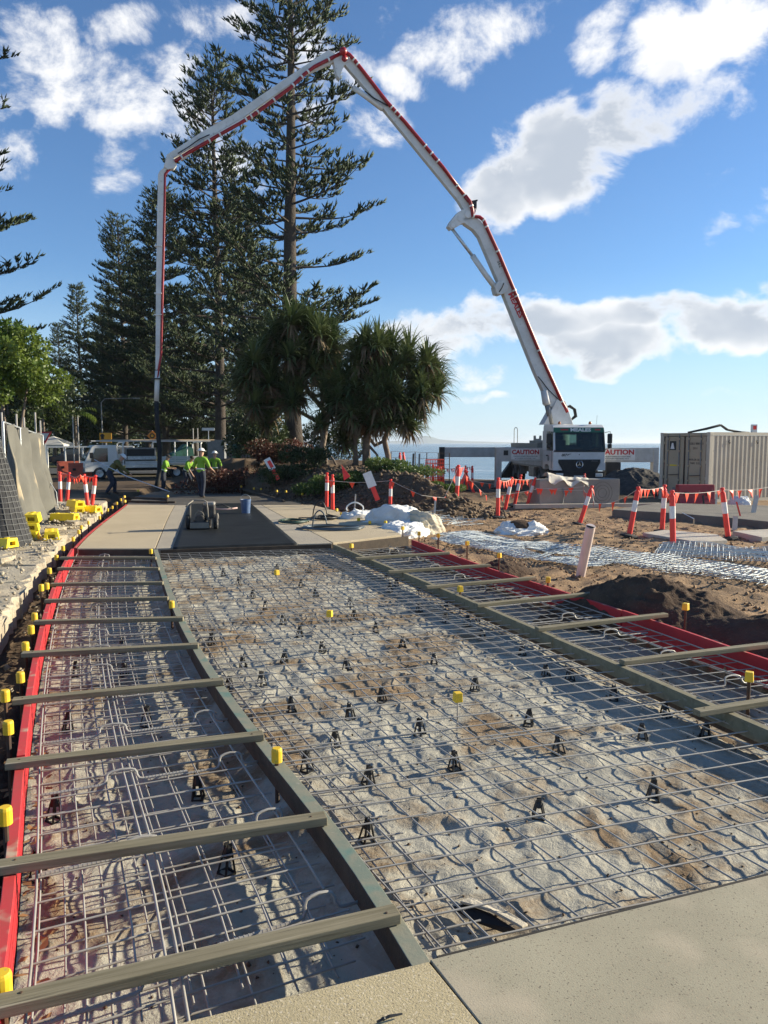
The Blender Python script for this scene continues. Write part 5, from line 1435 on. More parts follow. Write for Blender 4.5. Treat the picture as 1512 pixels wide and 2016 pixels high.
def build_boom():
    t0 = TRUCK
    inv = (Matrix.Translation(TRK) @ Matrix.Rotation(TRZ, 4, 'Z')).inverted()
    T = D(1100, 812, 37.8); H = P(308, 962, -.05)
    d = Vector((H.x - T.x, H.y - T.y, 0)).normalized()
    n = Vector((d.y, -d.x, 0))
    if n.y > 0: n = -n                                   # towards the camera
    Q = lambda x, y, o=0.0: PLN(x, y, T + n * o, n)
    def part(b, name, m, parent=t0, smooth=False, bevel=0.0, angle=None):
        b.v = [tuple(inv @ Vector(p)) for p in b.v]
        return b.build(name, m, parent, smooth=smooth, bevel=bevel, angle=angle)
    def plate(poly, w, o=0.0):
        b = MB(); b.prism([Q(x, y) + n * (o + w / 2) for x, y in poly], n * (-w)); return b
    def pipe(pts, r, o, m, name, parent, nn=10):
        b = MB(); b.tube([Q(x, y) + n * o for x, y in pts], r, nn); return part(b, name, m, parent, True)
    # first section
    s1 = part(plate([(1071, 796), (1067, 770), (1050, 732), (989, 580), (941, 468), (930, 454), (914, 443), (908, 432), (926, 424), (943, 436), (957, 452), (1004, 566), (1076, 737), (1106, 797), (1092, 806)], .34), 'first_boom_section', M_boom, bevel=.02)
    part(plate([(1065, 836), (1073, 822), (1085, 800), (1092, 786), (1108, 790), (1113, 803), (1124, 836)], .5), 'turret_frame', M_boom, bevel=.02)
    pipe([(1073, 795), (1077, 812), (1082, 838)], .13, .18, M_grey, 'lift_cylinder', s1)
    pipe([(1068, 770), (1072, 790), (1074, 797)], .18, .18, M_boom, 'lift_cylinder_barrel', s1)
    r1 = [(1112, 812), (1108, 803), (1103, 794), (1060, 699), (1034, 637), (1005, 566), (979, 504), (956, 454), (948, 436), (940, 430), (927, 428), (926, 416), (922, 401), (912, 388)]
    p1 = pipe(r1, .085, .23, M_boomred, 'delivery_pipe', s1)
    def clamps(pts, o, ks, parent, r=.105):
        c = Curve2([(x, y) for x, y in pts], 0)
        for k in ks:
            x, y = c.xy(k); tx, ty = c.tan(k)
            a = Q(x - tx * 1.6, y - ty * 1.6) + n * o; e = Q(x + tx * 1.6, y + ty * 1.6) + n * o
            b = MB(); b.tube([a, e], r, 10); part(b, 'pipe_clamp', M_white, parent)
    clamps(r1, .23, (.05, .28, .52, .545, .72, .83, .86, .905, .95), p1)
    # hose bundle at the foot of the boom
    for k in range(3):
        b = MB(); b.tube([Q(1108 + k, 806) + n * .2, Q(1116 + 2 * k, 800 - k) + n * .1, Q(1128 + 2 * k, 806) + n * .05, Q(1131 + 2 * k, 818 + k) + n * .02, Q(1124 + k, 827) - n * .05, Q(1116, 826) - n * .1], .035, 7); part(b, 'hydraulic_hose', M_rubber, s1, True)
    b = MB(); b.tube([Q(1055, 742) + n * .23, Q(1063, 752) + n * .24, Q(1075, 768) + n * .24, Q(1098, 790) + n * .24], .022, 6); part(b, 'hydraulic_hose', M_rubber, s1, True)
    # text and marks along the first section
    ax = (Q(1034, 640) - Q(1000, 566)).normalized(); up = -(n.cross(ax)); up = up if up.z > 0 else -up
    c0 = Q(1012, 602) + n * .18
    M = inv @ frame(c0, ax, n.cross(ax)); text_part('MEALES', .36, M, M_redtext, s1, 'boom_lettering', bold=.012, sx=1.05)
    c0 = Q(980, 522) + n * .18
    text_part('36Z', .2, inv @ frame(c0, ax, n.cross(ax)), M_ink, s1, 'boom_marking')
    # cylinder between first section and link
    pipe([(889, 449), (931, 505)], .075, .0, M_steel, 'cylinder_rod', s1)
    pipe([(930, 503), (956, 541), (981, 574)], .13, .0, M_boom, 'cylinder_barrel', s1)
    part(plate([(970, 566), (976, 556), (988, 556), (997, 566), (992, 578), (982, 582), (974, 580)], .5), 'cylinder_bracket', M_boom, s1, bevel=.02)
    b = MB(); b.torus(Q(983, 568), .34, .025, frame((0, 0, 0), Vector((.5, 0, .87)), n).to_3x3(), 18, 6); part(b, 'hose_loop', M_rubber, s1)
    lk = part(plate([(880, 447), (885, 437), (899, 420), (913, 412), (930, 406), (936, 416), (930, 432), (921, 441), (908, 441), (897, 448), (886, 454)], .34), 'boom_link', M_boom, bevel=.02)
    for (x, y, r) in ((889, 446, .1), (903, 432, .14), (919, 424, .17)):
        b = MB(); b.tube([Q(x, y) + n * .2, Q(x, y) - n * .2], r, 16); part(b, 'pivot_pin', M_white, lk, False)
    b = MB(); b.box(Q(930, 405) + n * .1, (.3, .25, .3)); b.tube([Q(927, 398) + n * .1, Q(938, 396) + n * .12], .04, 6); b.tube([Q(928, 400), Q(935, 404), Q(936, 412), Q(930, 420)], .06, 7); part(b, 'valve_block', M_dark, lk)
    # second section
    s2 = part(plate([(911, 414), (900, 396), (754, 217), (685, 138), (677, 128), (688, 117), (697, 125), (785, 233), (928, 397), (927, 408)], .26), 'second_boom_section', M_boom, bevel=.02)
    r2 = [(920, 399), (869, 332), (795, 244), (759, 204), (697, 124), (686, 112), (674, 105)]
    p2 = pipe(r2, .08, .2, M_boomred, 'delivery_pipe', s2)
    clamps(r2, .2, (.04, .1, .26, .31, .36, .56, .59, .62, .9, .93), p2)
    pipe([(672, 160), (696, 176)], .04, .1, M_steel, 'cylinder_rod', s2)
    pipe([(694, 174), (722, 194), (752, 217)], .11, .1, M_boom, 'cylinder_barrel', s2)
    b = MB(); b.tube([Q(716, 183) + n * .2, Q(733, 198) + n * .25, Q(748, 206) + n * .25, Q(761, 212) + n * .2], .028, 6); part(b, 'hydraulic_hose', M_rubber, s2, True)
    part(plate([(654, 122), (662, 112), (680, 110), (688, 122), (676, 132), (670, 146), (668, 160), (662, 152), (658, 136)], .3, .02), 'boom_link', M_boom, bevel=.02)
    b = MB(); b.sphere(Q(673, 107) + n * .26, .17, 12, 8); b.tube([Q(676, 120) + n * .3, Q(676, 120) - n * .2], .12, 12); part(b, 'pipe_elbow', M_boomred, p2, True)
    # third section
    s3 = part(plate([(646, 100), (654, 103), (664, 112), (660, 123), (600, 149), (556, 178), (481, 232), (405, 276), (336, 316), (326, 318), (328, 306), (402, 258), (455, 229), (553, 162)], .2), 'third_boom_section', M_boom, bevel=.02)
    r3 = [(673, 107), (618, 135), (598, 150), (571, 176), (501, 228), (470, 247), (425, 272), (405, 284), (372, 303), (356, 313), (344, 321)]
    p3 = pipe(r3, .075, .18, M_boomred, 'delivery_pipe', s3)
    clamps(r3, .18, (.08, .2, .24, .3, .42, .52, .56, .59, .74, .8, .96), p3, .1)
    b = MB(); b.prism([Q(478, 236) + n * .2, Q(404, 279) + n * .2, Q(404, 282) + n * .2, Q(480, 240) + n * .2], n * .02); part(b, 'pipe_rail', M_white, s3)
    pipe([(400, 280), (372, 305), (356, 318)], .06, .16, M_boom, 'cylinder_barrel', s3)
    b = MB(); b.tube([Q(412, 268) + n * .16, Q(392, 278) + n * .22, Q(372, 292) + n * .2, Q(350, 305) + n * .17], .022, 6); part(b, 'hydraulic_hose', M_rubber, s3, True)
    part(plate([(326, 318), (334, 308), (346, 318), (348, 326), (342, 334), (330, 336), (322, 330)], .3), 'boom_link', M_boom, bevel=.02)
    # last section and end hose
    s4 = part(plate([(311, 345), (314, 338), (324, 330), (331, 331), (323, 342), (321, 447), (317, 578), (314, 728), (306, 728), (307, 578), (309, 447)], .14), 'last_boom_section', M_boom, bevel=.015)
    r4 = [(343, 322), (332, 336), (325, 344), (323, 447), (320, 578), (317, 700), (312, 728), (310, 744)]
    p4 = pipe(r4, .05, .05, M_boomred, 'delivery_pipe', s4)
    for y in (578, 620, 485):
        b = MB(); b.box(Q(312, y), (.3, .22, .05)); part(b, 'pipe_bracket', M_white, s4)
    pipe([(310, 730), (309, 760), (308, 790)], .10, .0, M_boom, 'end_pipe', s4)
    b = MB(); b.box(Q(309, 746), (.36, .3, .05)); part(b, 'hose_clamp', M_dark, s4)
    pipe([(308, 788), (309, 830), (312, 862), (314.5, 889), (313.5, 928), (310, 948), (307, 960)], .095, .0, M_rubber, 'end_hose', s4, 12)
build_boom()

# ------------------------------------------------------------------ vegetation
def leaf_mat(name, c1, c2, rough=.6, trans=.25, vs=1.2):
    m = bpy.data.materials.new(name); m.use_nodes = True
    nt = m.node_tree; N = nt.nodes.new; L = nt.links.new; b = nt.nodes['Principled BSDF']
    b.inputs['Roughness'].default_value = rough; b.inputs['Specular IOR Level'].default_value = .35
    g = N('ShaderNodeNewGeometry'); nz = N('ShaderNodeTexNoise'); nz.inputs['Scale'].default_value = vs; nz.inputs['Detail'].default_value = 4
    L(g.outputs['Position'], nz.inputs['Vector'])
    mx = N('ShaderNodeMix'); mx.data_type = 'RGBA'; mx.inputs['A'].default_value = (*c1, 1); mx.inputs['B'].default_value = (*c2, 1)
    mr = N('ShaderNodeMapRange'); mr.inputs['From Min'].default_value = .35; mr.inputs['From Max'].default_value = .65; L(nz.outputs['Fac'], mr.inputs['Value'])
    ad = N('ShaderNodeMath'); ad.operation = 'MULTIPLY_ADD'; L(g.outputs['Random Per Island'], ad.inputs[0]); ad.inputs[1].default_value = .5; L(mr.outputs[0], ad.inputs[2]); 
    sb = N('ShaderNodeMath'); sb.operation = 'SUBTRACT'; L(ad.outputs[0], sb.inputs[0]); sb.inputs[1].default_value = .25; sb.use_clamp = True
    L(sb.outputs[0], mx.inputs['Factor']); L(mx.outputs['Result'], b.inputs['Base Color'])
    tr = N('ShaderNodeBsdfTranslucent'); L(mx.outputs['Result'], tr.inputs[0])
    ms = N('ShaderNodeMixShader'); ms.inputs[0].default_value = trans
    out = nt.nodes['Material Output']; L(b.outputs[0], ms.inputs[1]); L(tr.outputs[0], ms.inputs[2]); L(ms.outputs[0], out.inputs[0])
    return m
M_pine = leaf_mat('norfolk_foliage', (.030, .052, .022), (.070, .095, .036))
M_bark = mat('pine_bark', (.075, .058, .045), .95, col2=(.045, .036, .03), vs=3, bump=1, bs=9, bdist=.06)
M_pand = leaf_mat('pandanus_leaf', (.045, .075, .028), (.135, .17, .065), .42, .25, 1.0)
M_pandd = leaf_mat('pandanus_dead_leaf', (.12, .085, .05), (.20, .15, .09), .8, .1)
M_pbark = mat('pandanus_bark', (.23, .18, .14), .9, col2=(.13, .10, .08), vs=5, bump=.8, bs=14)
M_broad = leaf_mat('broad_leaf', (.06, .11, .018), (.18, .235, .04), .45, .35, .8)
M_ficus = leaf_mat('dark_shrub_leaf', (.028, .045, .018), (.06, .085, .028), .5, .2)
M_hedge = leaf_mat('red_hedge_leaf', (.055, .035, .02), (.15, .045, .03), .5, .25, 1.5)
M_cover = leaf_mat('ground_cover_leaf', (.05, .095, .02), (.14, .19, .05), .5, .3, 1.8)
M_dry = leaf_mat('dry_leaf', (.22, .10, .04), (.40, .25, .12), .8, .15)

def spikes(base, dirv, length, width):
    """three-sided tapered needles bunches; arrays"""
    n = len(base)
    d = dirv / np.linalg.norm(dirv, axis=1)[:, None]
    ref = np.where(np.abs(d[:, 2:3]) < .9, np.array([[0, 0, 1.]]), np.array([[1., 0, 0]]))
    s = np.cross(d, ref); s /= np.linalg.norm(s, axis=1)[:, None]; u = np.cross(s, d)
    mid = base + d * (length * .35)[:, None]; tip = base + d * length[:, None]
    V = np.zeros((n, 5, 3)); w = width[:, None]
    V[:, 0] = base
    for k in range(3):
        a = 2 * PI * k / 3
        V[:, 1 + k] = mid + (s * math.cos(a) + u * math.sin(a)) * w * .5
    V[:, 4] = tip
    F = np.array([(0, 2, 1), (0, 3, 2), (0, 1, 3), (1, 2, 4), (2, 3, 4), (3, 1, 4)])
    F = (np.arange(n)[:, None, None] * 5 + F[None]).reshape(-1, 3)
    return V.reshape(-1, 3), F

def norfolk(seed, H, spread, r0, z_low=.08, dens=1.0, whorl=.95, lean=0.0, taper=.75, fing=1.0, clump=0.0):
    """returns meshes (trunk, limbs, foliage) around the origin"""
    rng = np.random.default_rng(seed)
    tb = MB(); npt = 14
    tx = lambda z: lean * z + .12 * math.sin(z * .21 + seed)
    tb.tube([(tx(z), .1 * math.cos(z * .17 + seed), z) for z in np.linspace(0, H, npt)], [r0 * (1.25 if i == 0 else 1) * (1 - .93 * (i / (npt - 1)) ** 1.15) + .012 for i in range(npt)], 12)
    trunk = tb.mesh('trunk', M_bark, True)
    lb = MB(); B = []; Dv = []; Ln = []; Wd = []
    z = H * z_low + .5
    while z < H - .3:
        t = z / H
        prof = (1 - t) ** taper * (1 if t > .18 else .55 + .45 * t / .18) + .02
        Lmax = spread * prof
        k = rng.integers(4, 7)
        a0 = rng.uniform(0, 2 * PI)
        for i in range(k):
            if rng.random() < .12: continue
            a = a0 + 2 * PI * i / k + rng.uniform(-.3, .3)
            L0 = Lmax * rng.uniform(.62, 1.12) + .25
            # gentle droop then rising tip
            el0 = rng.uniform(.0, .26) + (.35 if t > .8 else 0); droop = rng.uniform(.06, .26) * (1 - t * .7)
            m = 7; ss = np.linspace(0, 1, m)
            out = np.stack([np.cos(a) * ss * L0, np.sin(a) * ss * L0, L0 * (math.tan(el0) * ss - droop * ss ** 1.4 + (droop + .10) * ss ** 3.2)], 1)
            bend = rng.uniform(-.15, .15) * L0
            out[:, 0] += -np.sin(a) * bend * ss ** 2; out[:, 1] += np.cos(a) * bend * ss ** 2
            zz = z + rng.uniform(-.25, .25)
            pts = out + np.array([tx(zz), 0, zz])
            lb.tube(pts, [max(.012, (.018 + .013 * L0) * (1 - .85 * s)) for s in ss], 5, 0, False)
            # branchlets on both sides, dense towards the tip
            nb = max(4, int(L0 * 3.4 * dens))
            for q in range(nb):
                s = .22 + .78 * (q + rng.random()) / nb
                if clump and q < nb - 2 and math.sin(s * 11 + a * 7) < clump * 2 - 1.25: continue
                c = np.array([np.interp(s, ss, pts[:, j]) for j in range(3)])
                side = 1 if q % 2 else -1
                if q == nb - 1: side = 0; s = 1.0; c = pts[-1]
                fa = a + side * rng.uniform(.55, 1.1)
                bl = (.30 + .24 * L0 * (1 - .72 * s)) * rng.uniform(.7, 1.2) * (1 if side else .8)
                bl = min(bl, 1.5)
                up = rng.uniform(.05, .35)
                nf = max(4, int(bl * 9 * fing))
                f = rng.uniform(.15, 1, nf); f[0] = 1.0
                db = np.array([math.cos(fa), math.sin(fa), up])
                P0 = c + db * (bl * f)[:, None] * np.array([1, 1, 1]) + np.array([0, 0, 1]) * (bl * .25 * f ** 2)[:, None] + rng.normal(0, .03, (nf, 3))
                ang = fa + rng.normal(0, .75, nf)
                dd = np.stack([np.cos(ang), np.sin(ang), rng.uniform(.35, 1.5, nf)], 1)
                B.append(P0); Dv.append(dd); Ln.append(rng.uniform(.24, .56, nf)); Wd.append(rng.uniform(.07, .13, nf))
                if bl > .5: lb.tube([c, c + db * bl * .55, c + db * bl + np.array([0, 0, bl * .2])], [.014, .01, .006], 3, 0, False)
        z += whorl * rng.uniform(.7, 1.25) * (1 - .45 * t)
    B = np.vstack(B); Dv = np.vstack(Dv); Ln = np.concatenate(Ln); Wd = np.concatenate(Wd)
    V, F = spikes(B, Dv, Ln, Wd)
    o = np_mesh('crown', V, F, M_pine); crown = o.data; bpy.data.objects.remove(o)
    limbs = lb.mesh('limbs', M_bark)
    return trunk, limbs, crown
def place_tree(name, meshes, names, loc, label, group, rz=0.0, s=1.0, cat='tree', sxy=None):
    t = thing(name, loc, label, cat, group, rz)
    t.scale = (sxy or s, sxy or s, s)
    for nm, me in zip(names, meshes):
        o = bpy.data.objects.new(nm, me); link(o); o.parent = t
    return t
NN = ('trunk', 'limbs', 'crown')
PG = 'norfolk pines along the foreshore'
TA = norfolk(3, 31, 5.3, .52, .13, 1.0, 1.05, taper=.38, fing=2.3, clump=.34)
TB = norfolk(8, 27, 6.2, .42, .10, 1.0, .95, taper=.5, fing=2.4, clump=.25)
TC = norfolk(21, 25, 7.2, .36, .08, 1.3, .8, taper=.72, fing=1.9)
TD = norfolk(33, 21, 4.2, .24, .08, 1.3, .7, lean=-.018, taper=.85, fing=1.6)
place_tree('norfolk_pine', TA, NN, (D(578, 900, 45).x, 45, .75), 'tallest norfolk pine, its top leaving the picture behind the boom', PG, .4)
place_tree('norfolk_pine', TB, NN, (D(433, 870, 61).x, 61, .1), 'second tall norfolk pine, left of the tallest one', PG, 1.7, 1.13, sxy=1.02)
place_tree('norfolk_pine', TC, NN, (D(326, 870, 74).x, 74, 0), 'norfolk pine right behind the hanging hose', PG, .2, 1.03)
place_tree('norfolk_pine', TC, NN, (D(246, 870, 80).x, 80, 0), 'norfolk pine left of the hanging hose', PG, 2.4, 1.0, sxy=.8)
place_tree('norfolk_pine', TD, NN, (D(168, 868, 95).x, 95, 0), 'slim leaning norfolk pine standing apart at left', PG, 0, 1.0)
place_tree('norfolk_pine', TD, NN, (D(122, 868, 112).x, 112, 0), 'far slim norfolk pine above the broadleaf tree', PG, 2, .9)
place_tree('norfolk_pine', TC, NN, (D(208, 868, 104).x, 104, 0), 'lower far norfolk pine between the slim and the hose pines', PG, 4.1, .8, sxy=.75)
place_tree('norfolk_pine', TA, NN, (D(-88, 900, 41).x, 41, 0), 'norfolk pine mostly beyond the left picture edge', PG, 2.6, .93)
place_tree('norfolk_pine', TB, NN, (D(505, 868, 92).x, 92, 0), 'far norfolk pine seen between the two tallest trunks', PG, .9, .8)
place_tree('norfolk_pine', TC, NN, (D(385, 868, 100).x, 100, 0), 'far norfolk pine in the gap right of the hose', PG, 5.2, .85)

place_tree('norfolk_pine', TB, NN, (D(478, 868, 76).x, 76, 0), 'norfolk pine filling the gap behind the tallest trunk', PG, 3.3, .95)
place_tree('norfolk_pine', TC, NN, (D(290, 868, 92).x, 92, 0), 'norfolk pine filling the gap behind the hanging hose', PG, 1.1, .98)
# leaves as folded quads scattered in blobs
def leaf_cloud(rng, blobs, n, size, flat=.0, up=0.0, droop=0.0):
    """blobs: (cx, cy, cz, rx, ry, rz); leaves near the surface"""
    w = np.array([b[3] * b[4] * b[5] for b in blobs]) ** .67; w = w / w.sum()
    idx = rng.choice(len(blobs), n, p=w); bl = np.array(blobs)[idx]
    v = rng.normal(size=(n, 3)); v /= np.linalg.norm(v, axis=1)[:, None]
    r = rng.uniform(.45, 1.05, n) ** .5
    c = bl[:, :3] + v * bl[:, 3:6] * r[:, None]
    d = v * .7 + rng.normal(size=(n, 3)) * .6; d[:, 2] += up - droop; d /= np.linalg.norm(d, axis=1)[:, None]
    ref = rng.normal(size=(n, 3)); s = np.cross(d, ref); s /= np.linalg.norm(s, axis=1)[:, None]
    L0 = size * rng.uniform(.7, 1.3, n)[:, None]
    nn = np.cross(s, d)
    V = np.stack([c, c + d * L0 * .5 + s * L0 * .28 + nn * L0 * .05, c + d * L0, c + d * L0 * .5 - s * L0 * .28 + nn * L0 * .05], 1)
    F = (np.arange(n)[:, None] * 4 + np.arange(4)[None]).reshape(-1, 4)
    return V.reshape(-1, 3), F
def shrub(name, loc, blobs, n, size, m, label, cat='shrub', group=None, seed=1, trunk=None, up=.2, stems=True):
    rng = np.random.default_rng(seed)
    t = thing(name, loc, label, cat, group)
    V, F = leaf_cloud(rng, blobs, n, size, up=up)
    np_mesh('crown' if trunk else 'foliage', V, F, m, parent=t)
    b = MB()
    if trunk:
        for (pts, rs) in trunk: b.tube(pts, rs, 8)
        b.build('trunk', M_pbark, t, smooth=True)
    elif stems:
        for bl in blobs:
            b.tube([(bl[0] * .6, bl[1] * .6, -.05), (bl[0], bl[1], max(.1, bl[2]))], [.03, .012], 5)
        b.build('stem', M_bark, t)
    return t
# broadleaf tree at the left edge
rng = np.random.default_rng(4)
c0 = D(30, 880, 33); base = Vector((c0.x - .6, 33, 0))
bl = []
for i in range(34):
    a = rng.uniform(0, 2 * PI); r = rng.uniform(.2, 1) ** .6
    bl.append((2.3 * r * math.cos(a) - .1, 2.2 * r * math.sin(a), 5.3 + rng.uniform(-2.2, 1.7) * (1.05 - r * .6), rng.uniform(.5, .85), rng.uniform(.5, .85), rng.uniform(.4, .65)))
shrub('broadleaf_tree', base, bl, 21000, .17, M_broad, 'dense bright green broadleaf tree at the left edge', 'tree', None, 5,
      [([(0, 0, 0), (.05, 0, 1.3), (.1, .1, 2.6), (.1, 0, 5)], [.16, .13, .11, .05]), ([(.05, 0, 1.4), (.8, .2, 2.6), (1.2, .2, 4.6)], [.09, .07, .03]), ([(.05, 0, 1.6), (-.8, -.3, 2.8), (-1.1, -.3, 4.8)], [.09, .06, .03])], up=-.2)
for k, (px, Y, top_y, lab) in enumerate(((60, 62, 740, 'dark tree behind the left broadleaf tree'), (105, 70, 760, 'round dark tree right of the left broadleaf tree'), (15, 52, 730, 'tall dark tree at the far left edge'))):
    b0 = D(px, 872, Y); h = (872 - top_y) / 1500 * Y + 1.9
    r3 = np.random.default_rng(60 + k); bl = [(r3.uniform(-2.6, 2.6), r3.uniform(-1.5, 1.5), h * r3.uniform(.42, .88), r3.uniform(.8, 1.5), r3.uniform(.8, 1.5), r3.uniform(.6, 1.1)) for _ in range(18)]
    shrub('broadleaf_tree', (b0.x, Y, 0), bl, 5000, .32, M_ficus, lab, 'tree', 'background trees at left', 70 + k, [([(0, 0, 0), (.2, 0, h * .3), (.1, 0, h * .7)], [.2, .15, .06])])

# ------------------------------------------------------------------ pandanus
def pandanus(name, loc, rosettes, limbs, label, seed, leaf=1.65, per=125):
    rng = np.random.default_rng(seed)
    t = thing(name, loc, label, 'tree', 'pandanus trees on the garden bank')
    b = MB()
    for pts, rs in limbs: b.tube(pts, rs, 8)
    b.build('trunk', M_pbark, t, smooth=True)
    def leaves(cnt, el_lo, el_hi, ln, m, nm, dr):
        Vs = []; Fs = []; base = 0
        for (cx, cy, cz, s) in rosettes:
            for k in range(cnt):
                a = rng.uniform(0, 2 * PI); el = rng.uniform(el_lo, el_hi); L0 = ln * s * rng.uniform(.75, 1.2); w = .055 * rng.uniform(.8, 1.3)
                seg = 6; p = np.array([cx, cy, cz + rng.uniform(-.12, .12)]); d = np.array([math.cos(a) * math.cos(el), math.sin(a) * math.cos(el), math.sin(el)])
                side = np.array([-math.sin(a), math.cos(a), 0])
                dro = dr * rng.uniform(.6, 1.4)
                rows = []
                for i in range(seg):
                    f = i / (seg - 1); ww = w * (1 - f ** 1.5) + .003
                    fold = np.array([0, 0, .35 * ww])
                    rows.append((p + side * ww + fold, p, p - side * ww + fold))
                    p = p + d * L0 / (seg - 1)
                    d = d + np.array([0, 0, -dro * (.25 + f)]); d /= np.linalg.norm(d)
                V = np.array(rows).reshape(-1, 3)
                for i in range(seg - 1):
                    q = base + i * 3
                    Fs += [(q, q + 1, q + 4, q + 3), (q + 1, q + 2, q + 5, q + 4)]
                Vs.append(V); base += len(V)
        np_mesh(nm, np.vstack(Vs), np.array(Fs), m, parent=t)
    leaves(per, -.1, 1.45, leaf, M_pand, 'crown', .5)
    leaves(int(per * .22), -1.1, -.3, leaf * .8, M_pandd, 'dead_leaf_skirt', .35)
    return t
def px_rosettes(lst, Y, base, seed):
    r3 = random.Random(seed); out = []
    for (x, y, s) in lst:
        for k in range(2):
            p = D(x + k * r3.uniform(-22, 22), y + 12 + k * r3.uniform(0, 34), Y + r3.uniform(-1.2, 1.2)); out.append((p.x - base.x, p.y - base.y, p.z - base.z, s * (1 - .15 * k)))
    return out
def limbs_to(ros, forks, rng, r=.09):
    out = []
    for (cx, cy, cz, s) in ros:
        f = min(forks, key=lambda q: (q[0] - cx) ** 2 + (q[1] - cy) ** 2 + (q[2] - cz) ** 2 * .5)
        m = Vector(f).lerp(Vector((cx, cy, cz)), .5) + Vector((rng.uniform(-.12, .12), rng.uniform(-.12, .12), -.18))
        out.append(([f, m, (cx, cy, cz)], [r * .8, r * .6, r * .5]))
    return out
r3 = random.Random(5)
Y2 = 32.5; base2 = D(722, 930, Y2); base2.z = gzs(base2.x, Y2) - .05
ro2 = px_rosettes([(770, 680, 1), (805, 690, 1), (840, 705, 1.0), (735, 700, 1), (700, 690, .9), (845, 745, .95), (810, 735, 1), (770, 730, 1), (730, 745, 1), (690, 740, 1), (665, 750, .9), (700, 790, 1), (740, 790, 1), (780, 780, 1), (815, 790, .8), (670, 795, .9), (760, 815, .9), (715, 820, .9), (795, 820, .8), (680, 830, .8), (745, 672, .9), (832, 770, .85), (750, 760, 1), (655, 770, .8), (700, 760, 1), (725, 800, 1), (790, 800, .9), (850, 720, .9), (720, 670, .9), (650, 800, .8)], Y2, base2, 4)
tr2 = [([(0, 0, 0), (-.03, 0, .9), (.1, 0, 1.6), (.2, .1, 2.3)], [.19, .16, .15, .12]), ([(.95, .1, -.1), (.9, .05, .5), (.75, 0, 1.1), (.95, 0, 1.7), (1.0, .1, 2.4)], [.13, .12, .12, .12, .1]), ([(-.45, 0, -.1), (-.5, 0, .8), (-.5, 0, 1.5), (-.6, .1, 2.6)], [.12, .11, .1, .1]),
       ([(0, 0, .9), (-.5, -.1, .2), (-.75, -.1, -.1)], [.06, .05, .05]), ([(0, 0, 1.0), (.45, -.1, .5), (.6, -.15, -.1)], [.06, .05, .05]), ([(0, .0, .8), (.1, -.4, .3), (.15, -.6, -.1)], [.05, .05, .05]), ([(.75, 0, 1.1), (.35, .1, .9), (.05, .05, 1.3)], [.07, .08, .09])]
fk2 = [(.2, .1, 2.3), (1.0, .1, 2.4), (-.6, .1, 2.6), (.1, 0, 1.7)]
pandanus('pandanus', base2, ro2, tr2 + limbs_to(ro2, fk2, r3), 'right pandanus with bunched strap leaves on the garden bank', 12, leaf=1.3, per=105)
Y1 = 34.0; base1 = D(640, 925, Y1); base1.z = gzs(base1.x, Y1) - .05
ro1 = px_rosettes([(575, 625, 1), (610, 640, 1), (645, 640, 1), (540, 650, 1), (560, 680, 1), (600, 690, 1), (640, 690, 1), (520, 690, 1), (500, 710, 1), (535, 725, 1), (580, 730, 1), (620, 725, .9), (490, 750, 1), (520, 765, 1), (555, 770, .9), (590, 770, .9), (500, 790, .9), (535, 800, .8), (655, 670, .9), (665, 710, .8), (480, 735, .8)], Y1, base1, 9)
tr1 = [([(0, 0, 0), (-.1, 0, 1.0), (.1, 0, 2.0), (-.1, 0, 2.6), (-.7, 0, 3.3), (-.95, 0, 3.9)], [.16, .14, .12, .11, .1, .08]), ([(-.1, 0, 2.6), (-.1, 0, 3.6), (-.2, .1, 4.3)], [.1, .09, .07]), ([(.05, 0, 1.8), (-1.2, -.3, 2.5), (-1.5, -.3, 3.0)], [.09, .08, .07]), ([(-.05, 0, .9), (-.5, -.2, .3), (-.7, -.2, -.1)], [.05, .05, .05]), ([(-.05, 0, .9), (.4, -.2, .3), (.6, -.2, -.1)], [.05, .05, .05])]
fk1 = [(-.95, 0, 3.9), (-.2, .1, 4.3), (-1.5, -.3, 3.0), (-.7, 0, 3.3)]
pandanus('pandanus', base1, ro1, tr1 + limbs_to(ro1, fk1, r3), 'left pandanus leaning against the tallest pine', 15, leaf=1.35, per=100)

# ------------------------------------------------------------------ shrubs and ground cover
def px_shrub(name, px, py, Y, w, h, n, size, m, label, seed, group=None, cat='shrub', d=None, nb=8, up=.3):
    b0 = D(px, py, Y); b0.z = gzs(b0.x, Y) - .03
    r3 = np.random.default_rng(seed)
    bl = [(r3.uniform(-.5, .5) * w, r3.uniform(-.5, .5) * (d or w * .6), h * r3.uniform(.3, .72), w * r3.uniform(.2, .34), w * .25, h * r3.uniform(.22, .34)) for _ in range(nb)]
    return shrub(name, b0, bl, n, size, m, label, cat, group, seed, up=up)
px_shrub('hedge', 465, 940, 34, 3.3, 1.55, 9000, .10, M_hedge, 'reddish brown hedge behind the workers', 31, nb=22)
px_shrub('hedge', 545, 932, 36, 2.2, 1.2, 5000, .11, M_hedge, 'lower reddish hedge running up to the pine trunk', 32, nb=14)
px_shrub('shrub', 505, 880, 43, 3.2, 2.9, 7000, .16, M_ficus, 'dark rounded shrub left of the tallest pine trunk', 33, nb=16)
px_shrub('shrub', 655, 880, 47, 2.6, 2.6, 4500, .16, M_ficus, 'dark shrub between the pine and pandanus trunks', 34, nb=12)
px_shrub('shrub', 610, 945, 31, 1.6, .95, 3500, .10, M_ficus, 'low green shrub at the foot of the tallest pine', 35, nb=9)
px_shrub('shrub', 560, 955, 30, 1.7, .8, 3000, .10, M_ficus, 'low dark shrub behind the leaning hazard board', 36, nb=9)
px_shrub('shrub', 655, 950, 27, 1.5, .8, 3000, .09, M_cover, 'low green shrub behind the two close bollards', 37, nb=9)
